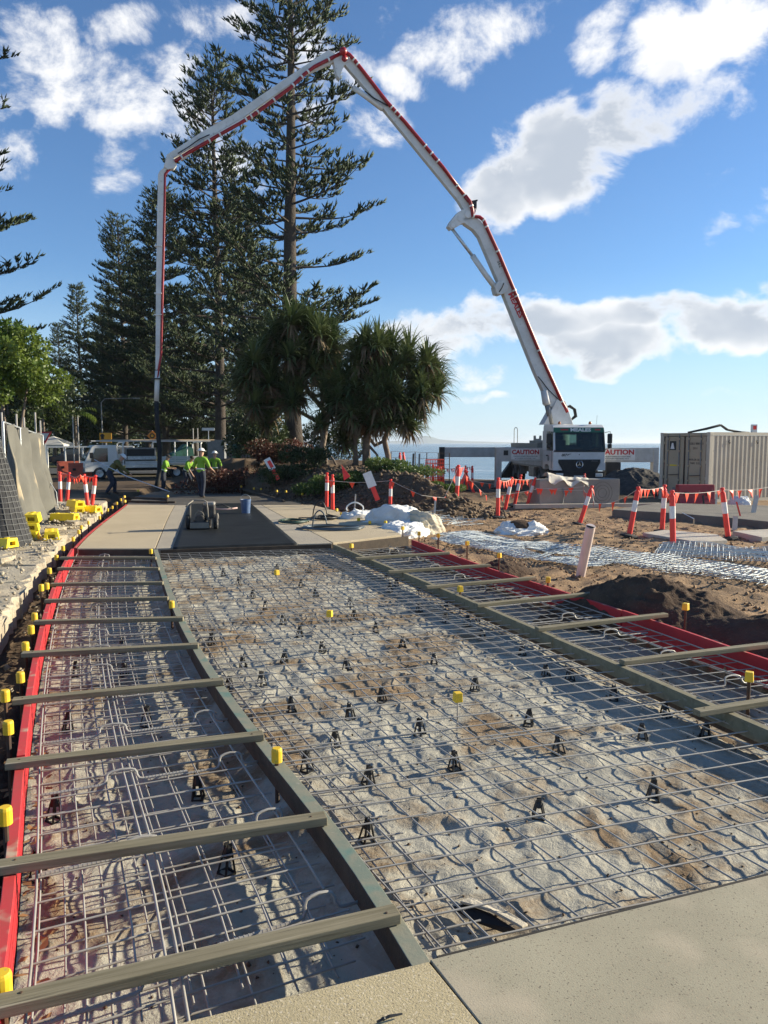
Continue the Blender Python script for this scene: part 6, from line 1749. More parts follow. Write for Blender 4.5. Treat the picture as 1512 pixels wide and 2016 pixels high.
for i, (px, py, Y, w, h, lab) in enumerate(((760, 935, 27.5, 1.3, .55, 'green ground cover clump under the right pandanus'), (815, 938, 27, 1.5, .42, 'bright green ground cover along the bank top'), (860, 942, 26.5, 1.3, .36, 'bright green ground cover at the right end of the bank'), (700, 940, 27, 1.2, .5, 'green ground cover clump between the pandanus roots'), (790, 925, 30, 1.6, .6, 'green clump behind the right pandanus trunk'), (620, 955, 28, 1.2, .5, 'green ground cover clump left of the bollards'))):
    px_shrub('ground_cover', px, py, Y, w, h, 2600, .085, M_cover, lab, 80 + i, 'ground cover on the garden bank', 'ground cover', nb=12)
# far green masses closing the horizon on the left
for i, (px, Y, w, h, lab) in enumerate(((60, 130, 34, 7.5, 'far tree belt behind the road at the left edge'), (190, 140, 30, 6.5, 'far tree belt behind the yellow sign'), (330, 135, 26, 5.5, 'far tree belt behind the crew truck'), (440, 120, 18, 5.0, 'far tree belt left of the tall trunks'))):
    b0 = D(px, 872, Y); r4 = np.random.default_rng(90 + i)
    bl = [(r4.uniform(-.5, .5) * w, r4.uniform(-3, 3), h * r4.uniform(.15, .7), w * .09, 2.5, h * r4.uniform(.2, .32)) for _ in range(22)]
    V, F = leaf_cloud(r4, bl, 5000, .6); V = V + np.array([b0.x, Y, 0]); o = np_mesh('far_trees', V, F, M_ficus); tag(o, lab, 'trees', kind='stuff')
# palms in the left background
def palm(px, Y, top_y, label, seed):
    b0 = D(px, 874, Y); r4 = np.random.default_rng(seed); h = (872 - top_y) / 1500 * Y + 1.9
    t = thing('palm', (b0.x, Y, 0), label, 'palm', 'palms in the left background')
    b = MB(); b.tube([(0, 0, 0), (.1, 0, h * .5), (.05, 0, h)], [.16, .11, .09], 8); b.build('trunk', M_pbark, t)
    Vs = []; Fs = []; n = 0
    for k in range(16):
        a = r4.uniform(0, 2 * PI); p = np.array([.05, 0, h]); d = np.array([math.cos(a), math.sin(a), r4.uniform(.0, 1.2)]); d /= np.linalg.norm(d)
        for i in range(9):
            s = np.cross(d, [0, 0, 1]); s /= np.linalg.norm(s)
            for q in (-1, 1):
                tip = p + s * q * .5 + d * .25 - np.array([0, 0, .28]); Vs += [p, p + d * .09, tip]; Fs.append((n, n + 1, n + 2)); n += 3
            p = p + d * .22; d = d + np.array([0, 0, -.17]); d /= np.linalg.norm(d)
    np_mesh('crown', np.array(Vs), np.array(Fs), M_broad, parent=t)
for i, (px, Y, ty, lab) in enumerate(((148, 66, 815, 'palm left of the yellow arrow sign'), (85, 60, 800, 'palm behind the shade cloth fence'), (45, 64, 805, 'palm nearest the left picture edge'), (70, 75, 812, 'palm among the dark trees at left'))): palm(px, Y, ty, lab, 200 + i)
# dry leaves in the left strip and trench
rng = np.random.default_rng(77); n = 420
tt = rng.uniform(0, .9, n) ** 1.6; A = LEFT_N.at(tt); off = np.where(rng.random(n) < .5, rng.normal(.10, .05, n), -rng.uniform(.05, .38, n))
xx = A[:, 0] + off; yy = A[:, 1]
zz = np.where(off > 0, fab_z(xx, yy) + .012, -.36)
V = []; F = []
for i in range(n):
    a = rng.uniform(0, 6.28); l = rng.uniform(.02, .05); d = np.array([math.cos(a), math.sin(a), rng.uniform(-.3, .3)]) * l; s = np.array([-math.sin(a), math.cos(a), rng.uniform(-.4, .4)]) * l * .45; c = np.array([xx[i], yy[i], zz[i] + .01])
    V += [c - d, c + s, c + d, c - s]; F.append((4 * i, 4 * i + 1, 4 * i + 2, 4 * i + 3))
tag(np_mesh('leaf_litter', np.array(V), np.array(F), M_dry), 'dry brown leaves along the left red board', 'leaves', kind='stuff')

# ------------------------------------------------------------------ broken concrete edge at left
M_brk = mat('broken_concrete', (.50, .435, .32), .9, col2=(.36, .30, .22), vs=2.2, bump=1, bs=24, bdist=.03, mixs=[((.20, .15, .105), 8, .6, .75), ((.62, .56, .44), 16, .64, .8)])
rnd = random.Random(14)
def jag_poly(cx, cy, ux, uy, L0, W0, n=18, amp=.08):
    pts = []
    for i in range(n):
        f = i / n * 4; k = int(f); g = f - k
        a, c = ((-1 + 2 * g, -1), (1, -1 + 2 * g), (1 - 2 * g, 1), (-1, 1 - 2 * g))[k]
        a = a * L0 / 2 + rnd.uniform(-amp, amp); c = c * W0 / 2 + rnd.uniform(-amp, amp)
        pts.append((cx + ux * a + uy * c, cy + uy * a - ux * c))
    return pts
y = 5.0; i = 0
while y < 24.5:
    L0 = rnd.uniform(.9, 1.5)
    t = KERB.nearest(float(KERB.xat(y + L0 / 2)), y + L0 / 2); tx, ty = KERB.tan(t); W0 = rnd.uniform(1.2, 1.7)
    cx = float(KERB.xat(y + L0 / 2)) - W0 / 2 * ty + .03; cy = y + L0 / 2 + W0 / 2 * tx
    ztop = rnd.uniform(-.03, .05); th = .3
    pp = jag_poly(cx, cy, tx, ty, L0 * .98, W0, 22, .06)
    b = MB(); b.prism([(x_, y_, ztop - th) for x_, y_ in pp], (0, 0, th))
    b.v = [(x_ + rnd.uniform(-.01, .01), y_, z_ + (rnd.uniform(-.04, .01) if z_ > -.15 else 0)) for x_, y_, z_ in b.v]
    tag(b.build('concrete_chunk', M_brk, bevel=.015), '%s broken concrete slab along the left kerb, counted from the camera' % ordw(i).capitalize() if i else 'Nearest broken concrete slab along the left kerb', 'concrete slab', 'broken slabs along the left kerb')
    i += 1; y += L0 * 1.01
FRY = sorted(rnd.uniform(7.5, 21) for _ in range(16)); FRN = ['Nearest loose'] + ['%s loose' % ORD[q].capitalize() for q in range(1, 16)]
for k in range(16):
    yy = FRY[k]; t = KERB.nearest(float(KERB.xat(yy)), yy); tx, ty = KERB.tan(t); d_ = rnd.uniform(.15, 1.1)
    cx = float(KERB.xat(yy)) - d_ * ty; L0 = rnd.uniform(.25, .6); b = MB()
    pp = jag_poly(cx, yy + d_ * tx, math.cos(rnd.uniform(0, 3)), math.sin(rnd.uniform(.2, 1.2)), L0, L0 * .6, 14, .03)
    z0 = .03; b.prism([(x_, y_, z0) for x_, y_ in pp], (0, 0, rnd.uniform(.05, .08))); b.v = [(a_, b_, c_ + .12 * (a_ - cx) * rnd.choice((0, .5))) for a_, b_, c_ in b.v]
    tag(b.build('concrete_fragment', M_brk, bevel=.008), '%s flat concrete fragment along the left kerb, counted from the camera' % FRN[k], 'concrete fragment', 'loose concrete fragments')

# ------------------------------------------------------------------ yellow fence feet
def foot_proto():
    t = thing('fence_foot', (0, 0, 0), 'f', 'fence foot')
    b = MB(); L0 = .62; h = .165
    out = [(-.15, 0), (.15, 0), (.115, h), (-.115, h)]; inn = [(-.062, .035), (.062, .035), (.062, .105), (-.062, .105)]
    vs = [(x, -L0 / 2, z) for x, z in out] + [(x, -L0 / 2, z) for x, z in inn] + [(x, -L0 / 2 + .12, z) for x, z in inn] + [(x, L0 / 2, z) for x, z in out]
    fs = [(i, (i + 1) % 4, 4 + (i + 1) % 4, 4 + i) for i in range(4)] + [(4 + i, 4 + (i + 1) % 4, 8 + (i + 1) % 4, 8 + i) for i in range(4)] + [(8, 9, 10, 11)] + [(i, 12 + i, 12 + (i + 1) % 4, (i + 1) % 4) for i in range(4)] + [(15, 14, 13, 12)]
    b.add(vs, fs); b.build('shell', M_yelb, t, bevel=.008)
    for yy in (-.18, .18):
        b = MB(); b.lathe([(.045, 0), (.045, .012), (.03, .012)], 14, (0, yy, h)); b.build('post_socket', M_yelb, t)
    return t
FT0 = foot_proto(); _fn = [0]
def foot(x, y, z, rz, label, tilt=0):
    o = FT0 if _fn[0] == 0 else copy_tree(FT0); _fn[0] += 1
    o.location = (x, y, z); o.rotation_euler = (0, tilt, rz + (.45 if rz < 1 else 0)); tag(o, label, 'fence foot', 'yellow plastic fence feet')
p = P(47, 1064, .04)
foot(p.x, p.y + .3, .04, -.1, 'lowest yellow fence foot of the stack of three')
foot(p.x + .01, p.y + .31, .205, -.06, 'middle yellow fence foot of the stack of three')
foot(p.x + .03, p.y + .33, .37, -.12, 'topmost yellow fence foot of the stack of three')
p = P(88, 1064, .04); foot(p.x, p.y + .3, .04, -.05, 'yellow fence foot standing alone right of the stack')
p = P(4, 1078, .04); foot(p.x - .1, p.y + .1, .04, 1.25, 'yellow fence foot cut by the left picture edge')
p = P(124, 1025, .04); foot(p.x, p.y + .1, .04, 1.45, 'yellow fence foot lying lengthwise before the shade cloth')
p = P(143, 1012, .04); foot(p.x - .05, p.y + .4, .04, .15, 'lower yellow fence foot of the pair by the bollards'); foot(p.x - .08, p.y + .42, .205, .3, 'upper yellow fence foot of the pair by the bollards')
p = P(155, 1011, .04); foot(p.x + .1, p.y + .5, .04, 1.2, 'yellow fence foot tucked behind the pair by the bollards')

# ------------------------------------------------------------------ shade cloth fence and net roll
def cloth_fence():
    A = Vector((-7.45, 15.0, 0)); B = Vector((-9.75, 21.9, 0)); d = (B - A).normalized(); n = Vector((d.y, -d.x, 0))
    t = thing('site_fence', A, 'grey shade cloth fence panel sagging at the left', 'fence')
    nu, nv = 80, 40; V = []
    for i in range(nu):
        u = i / (nu - 1); top_z = 2.30 - .2 * u
        for j in range(nv):
            v = j / (nv - 1)
            q = A.lerp(B, u * (1.0 - .02 * (1 - v)) + .05 * (1 - v) * u)
            k = .16 * math.sin(u * 19 + .8 * math.sin(v * 3)) * (1 - v * .5) + .05 * math.sin(u * 47 + v * 2) + .05 * noise.noise(Vector((u * 7, v * 4, 1))) + .25 * (1 - v) ** 2
            if abs(u - .45) < .02: k += .0
            q = q + n * k
            V.append((q.x, q.y, .07 + (top_z - .07) * v - .03 * math.sin(u * 30) * (v > .95)))
    V = np.array(V) - np.array(A)
    o = np_mesh('shade_cloth', V, grid_faces(nu, nv), mat('shade_cloth_grey', (.135, .13, .11), .9, col2=(.095, .092, .08), vs=1.2, bump=.3, bs=40, mixs=[((.40, .32, .21), .9, .62, .68)]), smooth=True, parent=t)
    o.modifiers.new('t', 'SOLIDIFY').thickness = .006
    b = MB(); b.tube([A + Vector((0, 0, 2.31)), A.lerp(B, .5) + Vector((0, 0, 2.2)), B + Vector((0, 0, 2.11))], .02, 8); b.build('top_rail', M_steel, t, world=True)
    for u in (0, .33, .66, .985):
        q = A.lerp(B, u); b = MB(); b.tube([q, q + Vector((0, 0, 2.31 - .2 * u))], .019, 8); b.build('upright', M_steel, t, world=True)
    b = MB(); q = B + Vector((.05, -.1, 0)); b.tube([P(108, 950, .0) * 0 + q + Vector((0, 0, 1.0)), q + Vector((.35, -.1, .5)), q + Vector((.38, -.1, .04))], .012, 6); b.build('brace', M_steel, t, world=True)
cloth_fence()
def net_roll():
    base = Vector((-7.02, 13.95, .02))
    t = thing('net_roll', base, 'bulging roll of dark netting at the left picture edge', 'netting')
    nu, nv = 44, 40; V = []
    for i in range(nu):
        a = 2 * PI * i / nu
        for j in range(nv):
            v = j / (nv - 1)
            r = .22 + .30 * (1 - v) ** 1.3 + .05 * noise.noise(Vector((math.cos(a) * 1.5, math.sin(a) * 1.5, v * 3)))
            V.append((r * math.cos(a) - .28 * v, r * math.sin(a) + .1 * v, 1.95 * v + .0))
    i = np.arange(nu)[:, None]; j = np.arange(nv - 1)[None]
    F = np.stack([i * nv + j, ((i + 1) % nu) * nv + j, ((i + 1) % nu) * nv + j + 1, i * nv + j + 1], -1).reshape(-1, 4)
    np_mesh('net_body', np.array(V), F, mat('black_net', (.03, .03, .032), .9, var=.3, vs=9), smooth=True, parent=t)
    Vn = np.array(V).reshape(nu, nv, 3); b = MB()
    for j in range(0, nv, 2):
        pts = [Vector(Vn[i % nu, j]) * 1.0 + Vector((math.cos(2 * PI * i / nu), math.sin(2 * PI * i / nu), 0)) * .012 + Vector((0, 0, .02 * noise.noise(Vector((i * .3, j, 0))))) for i in range(nu + 1)]
        b.tube(pts, .006, 4, 0, False)
    for i in range(0, nu, 2):
        pts = [Vector(Vn[i, j]) + Vector((math.cos(2 * PI * i / nu), math.sin(2 * PI * i / nu), 0)) * .012 for j in range(nv)]
        b.tube(pts, .005, 4, 0, False)
    b.build('net_strands', mat('net_strand', (.16, .16, .155), .8), t)
net_roll()

# ------------------------------------------------------------------ plate compactor, bucket, hoses
def compactor():
    p = P(402, 1040, .02)
    t = thing('plate_compactor', (p.x, p.y, .02), 'petrol plate compactor with wheels on the black sheet', 'compactor', None, .12)
    M_mach = mat('machine_dark', (.035, .032, .03), .6, col2=(.08, .07, .06), vs=8)
    M_pale = mat('worn_frame', (.20, .18, .15), .55, var=.15, vs=6)
    b = MB(); b.prism([(-.27, y, z) for y, z in ((-.25, .14), (-.19, .0), (.22, .0), (.3, .14), (.3, .17), (.2, .03), (-.17, .03), (-.23, .17))], (.4, 0, 0)); b.build('base_plate', M_mach, t, bevel=.01)
    b = MB(); b.bb(-.27, .13, -.262, -.235, .03, .15); b.build('front_plate', M_pale, t)
    b = MB(); b.bb(-.2, .06, -.12, .2, .06, .2); b.lathe([(.1, -.1), (.1, .1)], 16, (-.07, -.13, .22), Matrix.Rotation(PI / 2, 3, 'X')); b.build('exciter', M_mach, t, bevel=.01)
    b = MB(); b.bb(-.02, .24, -.1, .22, .22, .5); b.build('engine', M_mach, t, bevel=.02)
    b = MB(); b.bb(0, .24, -.08, .2, .5, .58); b.build('fuel_tank', mat('tank_dusty', (.30, .28, .25), .5, var=.2, vs=8), t, bevel=.03)
    b = MB(); b.torus((-.08, -.14, .3), .09, .014, Matrix.Rotation(PI / 2, 3, 'X'), 18, 6); b.build('belt_guard', M_pale, t)
    b = MB(); b.tube([(-.27, -.2, .05), (-.27, -.18, .5), (-.25, -.16, .6), (-.2, -.15, .63), (.02, -.15, .63), (.08, -.16, .6), (.1, -.18, .45), (.12, -.2, .05)], .017, 8); b.build('guard_hoop', M_pale, t, smooth=True)
    b = MB(); b.tube([(-.2, -.15, .63), (-.3, -.3, .56), (-.34, -.34, .5)], .015, 7); b.build('grip', M_pale, t, smooth=True)
    b = MB(); b.tube([(.22, .1, .42), (.5, .15, .40), (.72, .18, .43)], .018, 7); b.build('handle', mat('pink_handle', (.62, .42, .38), .6), t, smooth=True)
    b = MB(); b.tube([(.26, 0, .5), (.4, .02, .52), (.62, .06, .42)], .012, 6); b.build('cable', M_black, t, smooth=True)
    b = MB(); b.lathe([(.03, 0), (.035, .05), (.02, .12)], 10, (.3, -.1, .22)); b.build('exhaust', M_pale, t)
    for y in (-.12,):
        w = wheel(t, (.27, y, .16), .16, .09, 1, M_pale)
        w = wheel(t, (-.33, y, .16), .16, .07, -1, M_pale)
compactor()
p = P(484, 1010, .02)
t = thing('bucket', (p.x, p.y, .02), 'blue plastic bucket standing on the black sheet', 'bucket')
b = MB(); b.lathe([(.112, 0), (.135, .33), (.145, .335), (.145, .37), (.138, .37), (.125, .345), (.105, .02)], 22); b.build('body', mat('blue_plastic', (.05, .10, .22), .45, col2=(.10, .16, .28), vs=8), t, smooth=True, angle=40)
b = MB(); b.tube([(.14 * math.cos(a), -.02, .36 + .14 * math.sin(a)) for a in np.linspace(0, PI, 14)], .004, 5); b.build('handle', M_steel, t)
def hose_coil(px, py, rx, ry, n, r, m, label, loop=None, seed=1):
    c = P(px, py, .02); rr = random.Random(seed); pts = []
    for k in range(n * 20 + 1):
        a = 2 * PI * k / 20; f = 1 + .12 * math.sin(k * .13 + seed) + rr.uniform(-.015, .015)
        pts.append(Vector((c.x + rx * f * math.cos(a), c.y + ry * f * math.sin(a), .008 + r + .9 * r * (k / 20) * .55 + .01 * math.sin(a * 2 + k * .05))))
    if loop:
        lx, lz, w = loop
        for k in range(1, 15):
            a = PI * k / 14; pts.append(Vector((c.x + rx * 1.0 - 1 * w * (1 - math.cos(a)) + lx, c.y + .05 * k / 14, .03 + lz * math.sin(a))))
        pts.append(pts[-1] + Vector((-.35, -.1, 0)))
    b = MB(); b.tube(pts, r, 7); tag(b.build('hose_coil', m, smooth=True), label, 'hose', 'coiled hoses on the far slab')
hose_coil(578, 1027, .32, .42, 4, .016, mat('green_hose', (.02, .05, .035), .45), 'dark green coiled hose, leftmost on the slab', None, 2)
hose_coil(640, 1020, .30, .40, 4, .016, M_black, 'black coiled hose with a raised loop, behind the blue one', (-.25, .42, .18), 4)
hose_coil(655, 1040, .62, .36, 4, .017, mat('blue_grey_hose', (.05, .075, .10), .4), 'long blue-grey coiled hose nearest the camera', (-.75, .38, .16), 6)

# ------------------------------------------------------------------ forms and stakes of the pour in the shade
for (x0, y0, x1, y1, w, h, lab) in ((235, 978, 330, 981, .05, .12, 'dark timber form across the pour by the slab end'), (240, 985, 345, 987, .05, .1, 'dark timber form touching the far slab end'), (330, 962, 470, 958, .05, .1, 'dark timber form across the middle of the pour'), (470, 958, 560, 985, .05, .1, 'dark timber form along the right of the pour'), (245, 968, 240, 990, .05, .1, 'short dark form at the left of the pour'), (330, 972, 330, 988, .04, .12, 'short dark post board beyond the slab')):
    a = P(x0, y0, -.02); c = P(x1, y1, -.02); a.z = c.z = -.07; b = MB(); b.beam(a, c, w, h); tag(b.build('timber_form', M_form_d), lab, 'formwork')
for k, (x, y) in enumerate(((330, 977), (245, 978), (246, 987), (272, 966), (475, 958), (500, 962), (514, 963), (545, 967), (563, 968), (595, 973), (447, 950), (425, 952))):
    o = copy_tree(SP_S); o.location = P(x, y, .10); tag(o, 'pale-capped stake in the shaded pour, %s from the left' % ORD[k].replace('nearest', 'first'), 'stake', 'stakes in the shaded pour')
b = MB(); b.tube([D(186, 905, 29.5), D(250, 938, 28), D(334, 968, 27.6)], .016, 7); tag(b.build('screed_pole', M_steel), 'long pole held by the bending worker down to the pour', 'pole')

# ------------------------------------------------------------------ workers
M_skin = mat('skin', (.42, .24, .16), .6)
M_jean = mat('dark_trousers', (.022, .028, .045), .9, var=.3, vs=6)
M_hv = mat('hi_vis_lime', (.19, .36, .025), .8, var=.12, vs=5)
M_olive = mat('olive_shirt', (.11, .105, .03), .9, var=.15, vs=6)
M_boot = mat('boots', (.05, .035, .025), .8)
M_hat = mat('hard_hat_white', (.72, .72, .70), .4)
M_hair = mat('dark_hair', (.02, .015, .012), .8)
def person(loc, rz, label, shirt, arms, lean=0.0, legs=None, hat=True, crouch=0.0, s=1.0):
    """arms: {'l': (elbow, wrist), 'r': ...} in local coordinates, facing -y"""
    t = thing('person', loc, label, 'person', 'workers at the pour', rz)
    t.scale = (s, s, s)
    hz = .95 - crouch
    def L_(y, z):       # lean the trunk forward about the hips
        dz = z - .95
        return Vector((0, y - math.sin(lean) * dz, hz + math.cos(lean) * dz))
    V = []; E = []; Rr = []; K = []
    def add(p, r, par=None, kind='shirt'):
        V.append(Vector(p)); Rr.append(r)
        if par is not None: E.append((par, len(V) - 1)); K.append(kind)
        return len(V) - 1
    pel = add(L_(0, .95), .135)
    sp = add(L_(0, 1.12), .125, pel); ch = add(L_(0, 1.33), .145, sp); sh = add(L_(0, 1.45), .11, ch)
    nk = add(L_(0, 1.53), .055, sh, 'skin'); h1 = add(L_(-.02, 1.61), .078, nk, 'skin'); h2 = add(L_(-.015, 1.70), .09, h1, 'skin'); h3 = add(L_(0, 1.78), .06, h2, 'skin')
    add(L_(-.115, 1.64), .016, h1, 'skin')
    hands = {}
    for sd, sg in (('l', -1), ('r', 1)):
        s0 = L_(0, 1.42) + Vector((sg * .19, 0, 0))
        a0 = add(s0, .07, sh); el, wr = [Vector(q) for q in arms[sd]]
        a1 = add(el, .05, a0); a2 = add(wr, .034, a1, 'forearm')
        d = (wr - el).normalized(); pm = wr + d * .075
        a3 = add(pm, .034, a2, 'skin'); side = d.cross(Vector((0, 0, 1)))
        side = side.normalized() if side.length > .1 else Vector((0, 1, 0))
        for k in range(4):
            o_ = side * ((k - 1.5) * .021)
            f1 = add(pm + o_ + d * (.05 + (.01 if k in (1, 2) else 0)), .0095, a3, 'skin'); add(V[f1] + d * .03 + Vector((0, 0, -.018)), .008, f1, 'skin')
        th = add(wr + d * .045 + side * .045, .011, a2, 'skin'); add(V[th] + d * .035 + side * .012, .009, th, 'skin')
    lg = legs or {'l': ((-.11, -.02, .5), (-.12, .02, .09), (-.13, -.14, .04)), 'r': ((.11, -.02, .5), (.12, .02, .09), (.13, -.14, .04))}
    for sd, sg in (('l', -1), ('r', 1)):
        k_, an, to = [Vector(q) for q in lg[sd]]
        hp = add(Vector((sg * .095, V[pel].y, hz - .06)), .10, pel, 'pants'); kn = add(k_, .07, hp, 'pants'); a_ = add(an, .052, kn, 'pants'); add(to, .042, a_, 'boot')
    me = bpy.data.meshes.new('body'); me.from_pydata([tuple(v) for v in V], E, [])
    o = bpy.data.objects.new('body', me); link(o)
    o.modifiers.new('skin', 'SKIN').use_smooth_shade = True
    sub = o.modifiers.new('sub', 'SUBSURF'); sub.levels = 2; sub.render_levels = 2
    sv = me.skin_vertices[0].data
    for i, r in enumerate(Rr): sv[i].radius = (r, r); sv[i].use_root = (i == 0)
    dg = bpy.context.evaluated_depsgraph_get()
    m2 = bpy.data.meshes.new_from_object(o.evaluated_get(dg)); bpy.data.objects.remove(o)
    m2.name = 'body'
    for m in (M_skin, M_boot): m2.materials.append(m)
    co = np.zeros(len(m2.vertices) * 3); m2.vertices.foreach_get('co', co); co = co.reshape(-1, 3)
    no = np.zeros(len(m2.vertices) * 3); m2.vertices.foreach_get('normal', no); no = no.reshape(-1, 3)
    A = np.array([V[e[0]] for e in E]); B = np.array([V[e[1]] for e in E])
    fc = [list(p.vertices) for p in m2.polygons]
    kinds = []
    for f in fc:
        c = co[f].mean(0); ab = B - A; q = np.clip(((c - A) * ab).sum(1) / (ab * ab).sum(1), 0, 1); d = np.linalg.norm(A + ab * q[:, None] - c, axis=1)
        kinds.append(K[int(np.argmin(d))])
    m2.polygons.foreach_set('material_index', [1 if k == 'boot' else 0 for k in kinds])
    m2.polygons.foreach_set('use_smooth', [True] * len(fc))
    body = bpy.data.objects.new('body', m2); link(body); body.parent = t
    def garment(nm, ks, m, off):
        idx = [f for f, k in zip(fc, kinds) if k in ks]
        used = sorted(set(i for f in idx for i in f)); mp = {u: i for i, u in enumerate(used)}
        b = MB(); b.add([co[u] + no[u] * off for u in used], [tuple(mp[i] for i in f) for f in idx]); b.build(nm, m, body, smooth=True)
    garment('shirt', ('shirt', 'forearm') if shirt is M_olive else ('shirt',), shirt, .014)
    garment('trousers', ('pants',), M_jean, .016)
    top_ = L_(0, 1.74); Rl = Matrix.Rotation(lean, 3, 'X')
    b = MB()
    if hat:
        b.sphere(top_, (.118, .135, .11), 16, 7, 0, Rl, -.02); b.lathe([(.12, -.004), (.175, -.012), (.175, -.004), (.12, .008)], 18, top_, Rl); b.build('hard_hat', M_hat, body, smooth=True, angle=50)
    else:
        b.sphere(top_, (.1, .11, .085), 14, 6, 0, Rl, -.2); b.prism([top_ + Rl @ Vector(q) for q in ((-.07, -.09, 0), (.07, -.09, 0), (.05, -.19, -.015), (-.05, -.19, -.015))], (0, 0, .012)); b.build('cap', M_hair, body, smooth=True, angle=50)
    if shirt is M_hv:
        for zz in (1.05,):
            b = MB(); c = L_(0, zz + .02); b.lathe([(.158, -.02), (.160, .02)], 18, c, Rl @ Matrix.Diagonal((1.0, .98, 1)), cap=False); b.build('reflective_band', M_refl, body, smooth=True)
    return t
def wp(px, py, z):
    p = P(px, py, z); return (p.x, p.y, z)
dn = lambda s: ((s * .27, .02, 1.15), (s * .29, -.08, .90))
person(wp(216, 974, -.1), 1.9, 'bending worker in an olive shirt and white hard hat at left', M_olive, {'l': ((-.3, -.50, 1.05), (-.25, -.75, .82)), 'r': ((.32, -.35, 1.02), (.3, -.55, .75))}, .75, {'l': ((-.16, -.12, .46), (-.2, .12, .09), (-.21, -.05, .04)), 'r': ((.16, -.2, .48), (.2, -.18, .09), (.21, -.34, .04))}, True, .06)
person(wp(322, 966, -.3), 1.6, 'worker in lime shirt and dark cap beside the end hose', M_hv, {'l': ((-.28, -.25, 1.08), (-.2, -.48, 1.05)), 'r': ((.28, -.2, 1.1), (.2, -.45, 1.08))}, .32, None, False, .06, .97)
person(wp(366, 962, -.3), 1.1, 'stooping worker in lime shirt and dark cap between two standing workers', M_hv, {'l': ((-.28, -.45, .95), (-.2, -.6, .7)), 'r': ((.28, -.4, .98), (.22, -.6, .72))}, .55, {'l': ((-.14, -.2, .44), (-.16, .1, .09), (-.16, -.06, .04)), 'r': ((.14, -.2, .44), (.16, .1, .09), (.16, -.06, .04))}, False, .12)
person(wp(396, 981, -.12), 2.9, 'worker in lime shirt and white hard hat nearest the black sheet', M_hv, {'l': ((-.30, -.08, 1.16), (-.33, -.30, 1.02)), 'r': ((.30, -.1, 1.15), (.30, -.34, 1.05))}, .12, {'l': ((-.08, -.04, .5), (-.07, .04, .09), (-.08, -.12, .04)), 'r': ((.08, -.1, .5), (.06, -.1, .09), (.07, -.26, .04))}, True, 0, 1.0)
person(wp(424, 967, -.3), 3.3, 'worker in lime shirt and white hard hat seen from behind by the hedge', M_hv, {'l': dn(-1), 'r': dn(1)}, .06, None, True, 0, 1.0)

